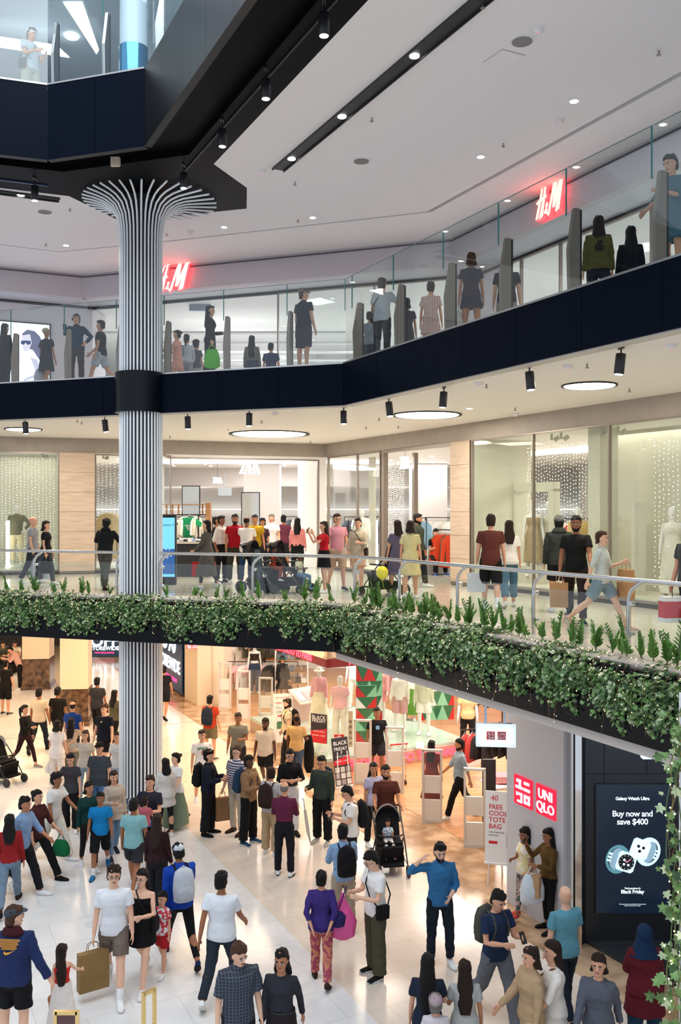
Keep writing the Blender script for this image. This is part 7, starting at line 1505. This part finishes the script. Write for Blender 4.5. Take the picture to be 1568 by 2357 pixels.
# ---- first gallery ----
def P1(px,D,H,yaw,label,**k): return figure(px,1,D,H,yaw,label,**k)
P1(242,21.0,1.68,178,'person in black hooded jacket leaning on the railing left of the column',top=('hoodie','#0f1012'),bot=('pants','#4a463c'),hair=('curly','k'),arms=('rail','rail'),legs='xleg',lean=10,shoes='#3a2418',acc=[('hood','#0f1012')],hp=8) 
P1(76,23.0,1.72,88,'bald person in grey tee walking right with a large white bag at the left',top=('tee','#8c8c90'),bot=('pants','#2c3038'),sk_='l',hair=('bald','k'),arms=('down','down'),legs='step',acc=[('paperbag','#c3ccd6','large pale blue bag carried by the bald person in grey',1,.5,.55,90)])
P1(106,22.4,1.62,85,'person in black tee and grey trousers carrying a black basket at the left',fem=True,top=('tee','#111113'),bot=('pants','#3c4048'),hair=('bob','b'),arms=('down','down'),legs='step',acc=[('totebag','#17150f','black basket bag carried by the person in black at the left',-1,.38,.30,0)] if False else [('totebag','#17150f','black basket bag carried by the person in black at the left',-1,.38,.30)])
P1(476,21.5,1.64,-88,'person in long grey dress with a red and white bag walking left',fem=True,top=('tunic','#55504a',1.9,.62,.03),bot=('leggings','#222222'),sk_='l',hair=('long','k',.2),arms=('fwd','down'),legs='step',acc=[('paperbag','#b81c1c','big red and white shopping bag carried by the person in the long grey dress',-1,.56,.34,80)])
P1(510,23.2,1.74,60,'person in white shirt and black trousers in the entrance group, leftmost',top=('shirt','#e6ddd2',1.3),bot=('pants','#111113'),sk_='t',hair=('short','k'),arms=('pocket','pocket'),fat=1.15,shoes='#0f0f10',hem=.05)
P1(498,25.0,1.70,90,'person in black tee half hidden behind the white shirt in the entrance',top=('tee','#18181c'),bot=('pants','#222222'),sk_='t',hair=('short','k'),arms=('down','down'))
P1(541,23.0,1.78,20,'bearded person in bright red polo in the entrance group',top=('polo','#a50d1c'),bot=('pants','#3b3a2c'),sk_='m',hair=('short','k'),arms=('down','down'),fat=1.12,acc=[('beard',)],hy=-10)
P1(568,22.7,1.72,168,'person in white tee and blue jeans with back turned in the entrance group',top=('tee','#efe6da'),bot=('jeans','#1f3a5c'),sk_='t',hair=('buzz','k'),arms=('up','down'),shoes='#6b5a44',hem=-.12,legs='contra')
P1(587,24.6,1.76,12,'person in mustard tee in the entrance group',top=('tee','#a8860f'),bot=('pants','#1c1c20'),sk_='m',hair=('short','k'),arms=('down','down'))
P1(604,25.0,1.66,-20,'person in dark purple top right of the mustard tee',fem=True,top=('tee','#3a2530'),bot=('pants','#2a2a30'),sk_='m',hair=('curly','k'),arms=('down','down'))
P1(625,26.0,1.78,-8,'grey haired person in white polo near the shop entrance',top=('polo','#dcd8d4'),bot=('pants','#4a4638'),sk_='l',hair=('short','g'),arms=('down','down'))
P1(653,27.5,1.74,175,'person in maroon tee and black shorts facing into the shop',top=('tee','#5c2638'),bot=('long shorts','#131316'),sk_='t',hair=('short','k'),arms=('phone','down'))
P1(685,24.6,1.68,178,'person in pink sweater and black trousers with crossbody strap, back turned',fem=True,top=('long','#dd8a86'),bot=('pants','#111113'),hair=('long','k',.34),arms=('down','down'),legs='step2',fat=1.1)
J=P1(746,20.3,1.62,-75,'person in red tee and black mini skirt holding up a phone by the railing',fem=True,top=('tee','#b01020'),bot=('skirt','#0f0f11',.32,.03),hair=('long','b',.40),arms=('up','up'),acc=[('phone',-1,'phone held up by the person in the red tee by the railing')],hem=.08)
P1(776,21.0,1.80,20,'person in pink polo and beige shorts with glasses near the corner',top=('polo','#c98a96'),bot=('long shorts','#b8a38c'),sk_='l',hair=('short','b'),arms=('down','down'),legs='step',shoes='#222226',acc=[('glasses',)])
P1(824,20.6,1.70,-12,'person in open beige shirt over tan top with a cross strap',fem=True,top=('shirt','#b8a98f',1.6),bot=('shorts','#c8a68a'),sk_='l',hair=('bun','b'),arms=('both','down'),legs='step',acc=[('crossbag','#3a2a20','small brown crossbody bag on the person in the beige shirt',1)])
P1(915,19.4,1.66,-160,'person in navy striped dress pushing a dark pram with a yellow balloon',fem=True,top=('tdress',mat('stripe_navy_dress',(.05,.05,.10),.8,kind='stripe',col2=(.16,.13,.2),freq=12,axis='Z'),.6,.42,.05),bot=('none','#111'),hair=('long','b',.2),arms=('down','push'),legs='step')
P1(945,18.8,1.66,170,'person in pale yellow dress between the navy dress and the green jacket',fem=True,top=('tdress','#cfc38e',.6,.40,.05),bot=('none','#111'),hair=('bob','b'),arms=('down','down'),legs='step2')
P1(962,21.8,1.80,65,'bearded person in green grey jacket and beanie near the right entrance',top=('jacket','#3f4438'),bot=('pants','#1a1a1c'),sk_='m',hair=('short','k'),arms=('down','down'),legs='step',acc=[('beanie','#34322e'),('beard',)])
stroller(884,19.6,1,-60,'dark pram with brown canopy and yellow balloon beside the navy dress','#3a3028','#141416','#222222')
p=WD(880,1318,19.1); MB().ball((0,0,0),(.13,.13,.14),18,12).cyl((0,0,-.17),.012,.04,8).tube([(0,0,-.15),(.03,0,-.3),(.08,.1,-.42)],.003,4).build('balloon',mat('balloon_yellow',(.85,.75,.03),.25),label='yellow balloon tied to the dark pram in the gallery',cat='balloon',loc=p,smooth=True)
P1(1130,16.6,1.80,172,'person in brown tee and black shorts with a strap across the back',top=('tee','#5a2c22'),bot=('long shorts','#101012'),sk_='l',hair=('short','b'),arms=('down','down'),legs='step',hem=-.12,acc=[('socks','#e8e8e8'),('paperbag','#c9cdd0','white shopping bag with black lettering hanging left of the brown tee',1,.34,.34,0)])
P1(1172,17.2,1.68,176,'person in white tee and cropped blue jeans with long dark hair',fem=True,top=('tee','#e6e2da'),bot=('cropped','#4d7288'),hair=('long','b',.32),arms=('down','down'),legs='step2')
P1(1287,16.2,1.78,172,'person in grey cap and dark green hooded jacket before the right window',top=('hoodie','#33352f'),bot=('shorts','#161618'),sk_='l',hair=('short','k'),arms=('down','down'),legs='step',acc=[('beanie','#6d6c66'),('hood','#33352f')])
P1(1326,14.9,1.82,-15,'bearded person in black quilted top and dark trousers striding before the right window',top=('tee','#141312'),bot=('pants','#2a1d1c'),sk_='t',hair=('short','k'),arms=('fwd','down'),legs='walk',shoes='#22344c',acc=[('beard',),('totebag','#0c4a3a','dark green bag in the hand of the bearded person in black',1,.34,.26),('paperbag','#b58a5c','brown paper bag beside the bearded person in black',-1,.28,.40,0)])
P1(1385,14.0,1.62,60,'person in white shirt and denim shorts walking right with a brown bag',fem=True,top=('shirt','#c9d0c8',1.0),bot=('shorts','#7d93a0'),sk_='p',hair=('short','r'),arms=('phone','bwd'),legs='stride',acc=[('paperbag','#b98a5c','tall brown paper bag carried by the person in denim shorts',1,.32,.44,40)],shoes='#c9a08c')
q=WD(1556,1402,12.2); t=empty('shopping_bag',(q.x,q.y,q.z-.17),.2,'red and white shopping bag at the right edge above the railing','bag')
MB().box((0,0,.17),(.42,.16,.22)).build('bag_body',m_red2,t); MB().box((0,0,.31),(.42,.16,.06)).box((0,0,.03),(.42,.16,.06)).build('white_band',m_white2,t); MB().tube([(-.1,-.08,.34),(-.1,-.08,.52),(.1,-.08,.52),(.1,-.08,.34)],.006,5).build('handle',m_black2,t)
figure(1590,1,12.2,1.70,-60,'person at the right edge carrying the red and white bag',top=('tee','#444444'),bot=('pants','#222222'),arms=('down','down'),legs='step')
J=figure(1000,1,28.0,1.70,20,'person in black seated inside the shop beside the denim rack',top=('tee','#141416'),bot=('pants','#15171c'),hair=('short','k'),arms=('both','both'),legs='sit',lean=10,shoes='#2a5aa8',xyz=(XD(1000,26),26,.0)); MB().box((0,0,.21),(1.2,.5,.42)).build('bench',cloth('#9a9896'),label='low grey bench with the seated person in black inside the shop',cat='bench',loc=(XD(1000,26),26.25,0))
# double pram with children
for i,(px,c,lb) in enumerate([(604,'#9a7a5a','left half of the double pram with leopard canopy by the railing'),(664,'#8a6a4a','right half of the double pram with leopard canopy by the railing')]):
    stroller(px,20.4,1,65,lb,mat('leopard',(.42,.28,.16),.8,kind='dots',col2=(.04,.025,.02),freq=22),'#1a1518','#222222',s=1.05)
figure(688,1,20.2,1.0,55,'small child in pale patterned shirt and jeans sitting on the pram front',child=True,top=('tee',mat('print_pale',(.55,.62,.58),.8,kind='blotch',col2=(.75,.72,.4),freq=14)),bot=('jeans','#5a7a98'),sk_='d',hair=('short','k'),arms=('both','both'),legs='sit',hp=16,shoes='#1a6ac0',xyz=(XD(688,20.2),20.2,.10))
figure(630,1,20.3,.95,65,'small child in rust red dress seated in the double pram',child=True,fem=True,top=('tee','#8a3018'),bot=('pants','#8a3018'),sk_='d',hair=('curly','k'),arms=('both','both'),legs='sit',xyz=(XD(630,20.3),20.3,.28))
MB().ring(None,[seg_el(Vector((0,0,z)),a,.05,Vector((1,0,0)),Vector((0,1,0)),12) for z,a in((0,.10),(.3,.13),(.7,.12),(.95,.05))]).build('hanging_cloth',mat('dotted_cloth',(.62,.68,.66),.8,kind='dots',col2=(.05,.07,.08),freq=30),label='pale dotted cloth draped over the left side of the double pram',cat='cloth',loc=(XD(592,20.2),20.2,.02),smooth=True)
# ---- upper gallery ----
def P2(px,y,H,yaw,label,back=.0,**k):
    return figure(px,2,Dh(y,2,H),H,yaw,label,**k)
P2(12,742,1.66,150,'person with long dark hair at the left end of the upper gallery',fem=True,top=('long','#1c2026'),bot=('pants','#1c1c20'),hair=('long','b',.5),arms=('down','down'))
P2(107,752,1.64,160,'person in striped head wrap and dark dress before the portrait screen',fem=True,top=('tdress','#2c2c3a',.6,.35,.04),bot=('none','#111'),sk_='m',hair=('none','k'),arms=('down','down'),acc=[('turban',mat('stripe_wrap',(.30,.18,.10),.8,kind='stripe',col2=(.55,.45,.3),freq=14,axis='Z')),('totebag','#c9ccd6','large white bag held by the person in the striped head wrap',1,.5,.42)],legs='step')
P2(176,720,1.70,5,'person with headphones in blue jacket and brown trousers, hand on hip',fem=True,top=('jacket','#12304a'),bot=('pants','#3a2824'),sk_='l',hair=('short','b'),arms=('hip','up'),acc=[('headphones',)])
P2(232,730,1.74,-90,'person in black tee and white shorts walking left before the column, upper gallery',top=('tee','#101014'),bot=('shorts','#b8bcc6'),sk_='l',hair=('short','k'),arms=('down','fwd'),legs='walk')
P2(408,757,1.60,-90,'person in short pink dress with black shoulder bag, upper gallery',fem=True,top=('tdress','#d89a8a',.6,.30,.06),bot=('none','#111'),sk_='l',hair=('bun','k'),arms=('both','both'),legs='step',acc=[('crossbag','#17171a','black shoulder bag of the person in the short pink dress',-1)])
P2(430,767,1.60,175,'person in pale blouse behind the short pink dress',fem=True,top=('long','#b9bfcc'),bot=('pants','#9a9aa4'),hair=('pony','k'),arms=('down','down'))
P2(452,782,1.45,160,'child in grey tee with a dark bun beside the pale blouse',fem=True,child=True,top=('tee','#55565e'),bot=('skirt','#a9a9ac',.4),hair=('bun','b'),arms=('down','down'))
J=P2(484,700,1.70,85,'person in black with long hair holding canvas and bright green bags',fem=True,top=('long','#17171b'),bot=('loose','#0f1013'),hair=('long','k',.36),arms=('elbowbag','down'),acc=[('paperbag','#b9a690','beige canvas bag with a dark logo held by the person in black, upper gallery',1,.42,.36,10),('totebag','#63c23a','bright green bag held by the person in black, upper gallery',-1,.36,.42)])
P2(580,770,1.66,176,'person with very long dark hair in olive top, back turned, upper gallery',fem=True,top=('long','#6a6a5c'),bot=('skirt','#2c3446',.5),hair=('long','k',.48),arms=('down','down'),fat=1.1)
P2(624,787,1.66,170,'person in dark blue tee beside the long haired one in olive',top=('tee','#2a3358'),bot=('shorts','#1c2030'),hair=('short','k'),arms=('down','down'))
P2(699,661,1.76,140,'person in grey cap, navy polo and dark shorts standing at the upper glass',top=('polo','#0d1626'),bot=('long shorts','#2c2b30'),sk_='l',hair=('short','r'),arms=('down','down'),hy=-42,acc=[('cap','#77746a',1)],fat=1.1,legs='stand')
P2(880,636,1.78,150,'person in white striped tee with a crossbody strap at the upper glass',top=('tee',mat('stripe_white_thin',(.68,.72,.74),.8,kind='stripe',col2=(.25,.3,.35),freq=16,axis='Z')),bot=('pants','#1a1e28'),sk_='l',hair=('short','k'),arms=('down','up'),acc=[('crossbag','#1e222c','dark crossbody bag of the person in the white striped tee',1)])
P2(851,715,1.5,165,'young person in grey tee and dark skirt left of the white striped tee',fem=True,top=('tee','#8d97a0'),bot=('skirt','#3c4654',.4),sk_='l',hair=('short','k'),arms=('down','down'))
P2(936,683,1.62,176,'person in dark red printed dress with short dark hair, upper gallery',fem=True,top=('tdress',mat('dress_dots',(.10,.04,.06),.8,kind='dots',col2=(.03,.02,.03),freq=20),.5,.42,.03),bot=('none','#111'),sk_='m',hair=('bob','k'),arms=('down','down'))
P2(992,645,1.70,170,'person in pale pink patterned dress with dark hair, upper gallery',fem=True,top=('tdress',mat('stripe_pink',(.55,.32,.28),.8,kind='stripe',col2=(.70,.55,.50),freq=7,axis='X'),.6,.30,.05),bot=('none','#111'),sk_='l',hair=('bun','k'),arms=('down','down'))
P2(1085,578,1.70,175,'person in navy dress with brown hair carrying a white bag, upper gallery',fem=True,top=('tdress','#23283c',.5,.24,.05),bot=('none','#111'),sk_='m',hair=('bob','r'),arms=('down','down'),acc=[('totebag','#c4bfb6','white bag carried by the person in the navy dress',1,.45,.45)])
P2(1167,586,1.74,170,'person in dark blue tee and beige trousers seen between bronze posts',top=('tee','#141f30'),bot=('pants','#8f877c'),sk_='l',hair=('short','k'),arms=('down','down'))
P2(1378,492,1.72,172,'person in olive green jacket with very long dark brown hair, upper gallery',fem=True,top=('jacket','#57532a'),bot=('pants','#1b1f2c'),hair=('long','b',.44),arms=('down','down'),legs='step')
P2(1452,516,1.68,172,'person in black with long black hair right of the olive jacket',fem=True,top=('long','#0f1118'),bot=('pants','#14161e'),hair=('long','k',.36),arms=('down','down'),legs='step')
P2(1548,352,1.70,-60,'person in light blue shirt dress leaning at the upper right glass',fem=True,top=('tdress','#4f7080',1.1,.35,.06),bot=('none','#111'),sk_='l',hair=('short','k'),arms=('both','fwd'),hp=14,fat=1.08)
# ---- topmost level ----
D=Dh(62,3,1.74); J=figure(70,3,D,1.74,60,'person in white tee, white cap and pale shorts with a black pouch, topmost level',top=('tee','#9aa6ac'),bot=('shorts','#8c8b7c'),sk_='m',hair=('short','k'),arms=('both','both'),hp=16,acc=[('cap','#c9d0d4',-1),('crossbag','#1a1a20','black pouch bag of the person in white on the topmost level',-1)])
# ---- mannequins ----
def MQ(px,D,lv,zo,yaw,label,**k):
    k.setdefault('bot',('pants','#e6e2da')); k.setdefault('arms',('down','down'))
    return figure(px,lv,D,1.80,yaw,label,name='mannequin',cat='mannequin',mannequin=True,xyz=(XD(px,D),D,FLOORZ[lv]+zo),**k)
q=onwall(36,W1L,W1b,1.1); MQ(38,q.y,1,.24,5,'white mannequin in olive blazer and cream trousers in the far left window',top=('jacket','#6f6a4a'),bot=('pants','#d8cba6'),arms=('hip','down'))
MB().box((0,0,.06),(.5,.4,.10)).build('plinth_block',m_cream,label='low cream block under the suited mannequin in the far left window',cat='display block',loc=(q.x,q.y,.14))
q=onwall(250,W1L,W1b,.8); t=empty('dress_form',(q.x,q.y,.14),0,'beige trench coat on a dress form in the window beside the fluted column','dress form'); MB().cyl((0,0,0),.16,.02,20).cyl((0,0,0),.012,1.55,8).build('stand',m_white,t); g,_=garment('coat',.16); o=bpy.data.objects.new('trench_coat',g); COL.objects.link(o); o.parent=t; o.location=(0,0,1.62); o.scale=(1.25,1.3,1.5); o.material_slots[0].link='OBJECT'; o.material_slots[0].material=cloth('#cdb892')
q=onwall(832,W1b,W1R,.8); MQ(834,q.y,1,.14,-10,'white mannequin in white shirt and trousers in the corner window',top=('shirt','#e6e2d8'),bot=('pants','#ded8cc'))
q=onwall(1228,W1b,W1R,.9); MQ(1228,q.y,1,.30,-10,'white mannequin in gold sequined dress in the right window',fem=True,top=('dress',mat('sequins',(.50,.38,.22),.25,.5,bump=1,bscale=120),'',.62,.03),bot=('none','#111'))
q=onwall(1264,W1b,W1R,1.3); MQ(1264,q.y,1,.30,0,'white mannequin in white short playsuit in the right window',fem=True,top=('tank','#e8e2d4'),bot=('shorts','#e8e2d4'))
q=onwall(1332,W1b,W1R,.9); MQ(1331,q.y,1,.14,-15,'white mannequin in cream cardigan behind the walkers in the right window',fem=True,top=('jacket','#d9b97e'),bot=('wide','#e2dccb'))
q=onwall(1548,W1b,W1R,.9); MQ(1548,q.y,1,.14,-20,'white mannequin in white dress with patterned scarf in the rightmost window',fem=True,top=('dress','#e2dfd2','',.85,.03),bot=('none','#111'))
dk=G0+.0
MQ(735,25.6,0,.40,-10,'mannequin in white sun hat, pink top and cream skirt in the showcase',fem=True,top=('long','#e0a3ad'),bot=('skirt','#e9dfc6',.8,.06),acc=[('hat','#ece4d6')])
MQ(783,24.2,0,.40,-15,'mannequin in pink shirt and cream trousers at the showcase corner',top=('tee','#eab8bc'),bot=('wide','#e8dfd0'))
MQ(874,26.6,0,.40,-10,'mannequin in pink jacket and pink skirt in the middle of the showcase',fem=True,top=('jacket','#e59a98'),bot=('skirt','#e08f8e',.35,.03))
MQ(921,25.4,0,.40,-12,'mannequin in white shirt and dusty pink shorts in the showcase',top=('shirt','#efede6'),bot=('long shorts','#cf9f9f'))
MQ(944,26.8,0,.40,-12,'mannequin in white top and long green skirt in the showcase',fem=True,top=('tee','#dfe2df'),bot=('skirt','#5b8a30',.75,.05))
MQ(976,25.0,0,.40,-10,'mannequin in pale green cardigan and white shorts in the showcase',top=('jacket','#c9ccb0'),bot=('shorts','#eeeae0'))
MQ(1077,23.6,0,.28,-10,'mannequin in yellow tee and olive cap right of the tree board',top=('tee','#dcc08a'),bot=('pants','#1c1c20'),acc=[('cap','#4a4a38',1)]); MB().cyl((0,0,0),.32,.27,28).build('display_drum',m_white2,label='low white drum under the mannequin in the yellow tee',cat='display block',loc=(XD(1077,23.6),23.6,G0))
MQ(586,31.5,0,.25,5,'mannequin in black halter top with white shirt tied at the waist',fem=True,top=('crop','#17171a'),bot=('wide','#2c3f5c'),acc=[]); MB().box((0,0,.12),(.7,.6,.24)).build('display_drum',m_wood,label='low wooden block under the mannequin in the halter top',cat='display block',loc=(XD(586,31.5),31.5,G0))
MQ(816,28.5,0,.40,-10,'white mannequin standing high at the back left of the showcase',top=('tee','#efe9e6'),bot=('pants','#e6e0da'))
finish_jobs()
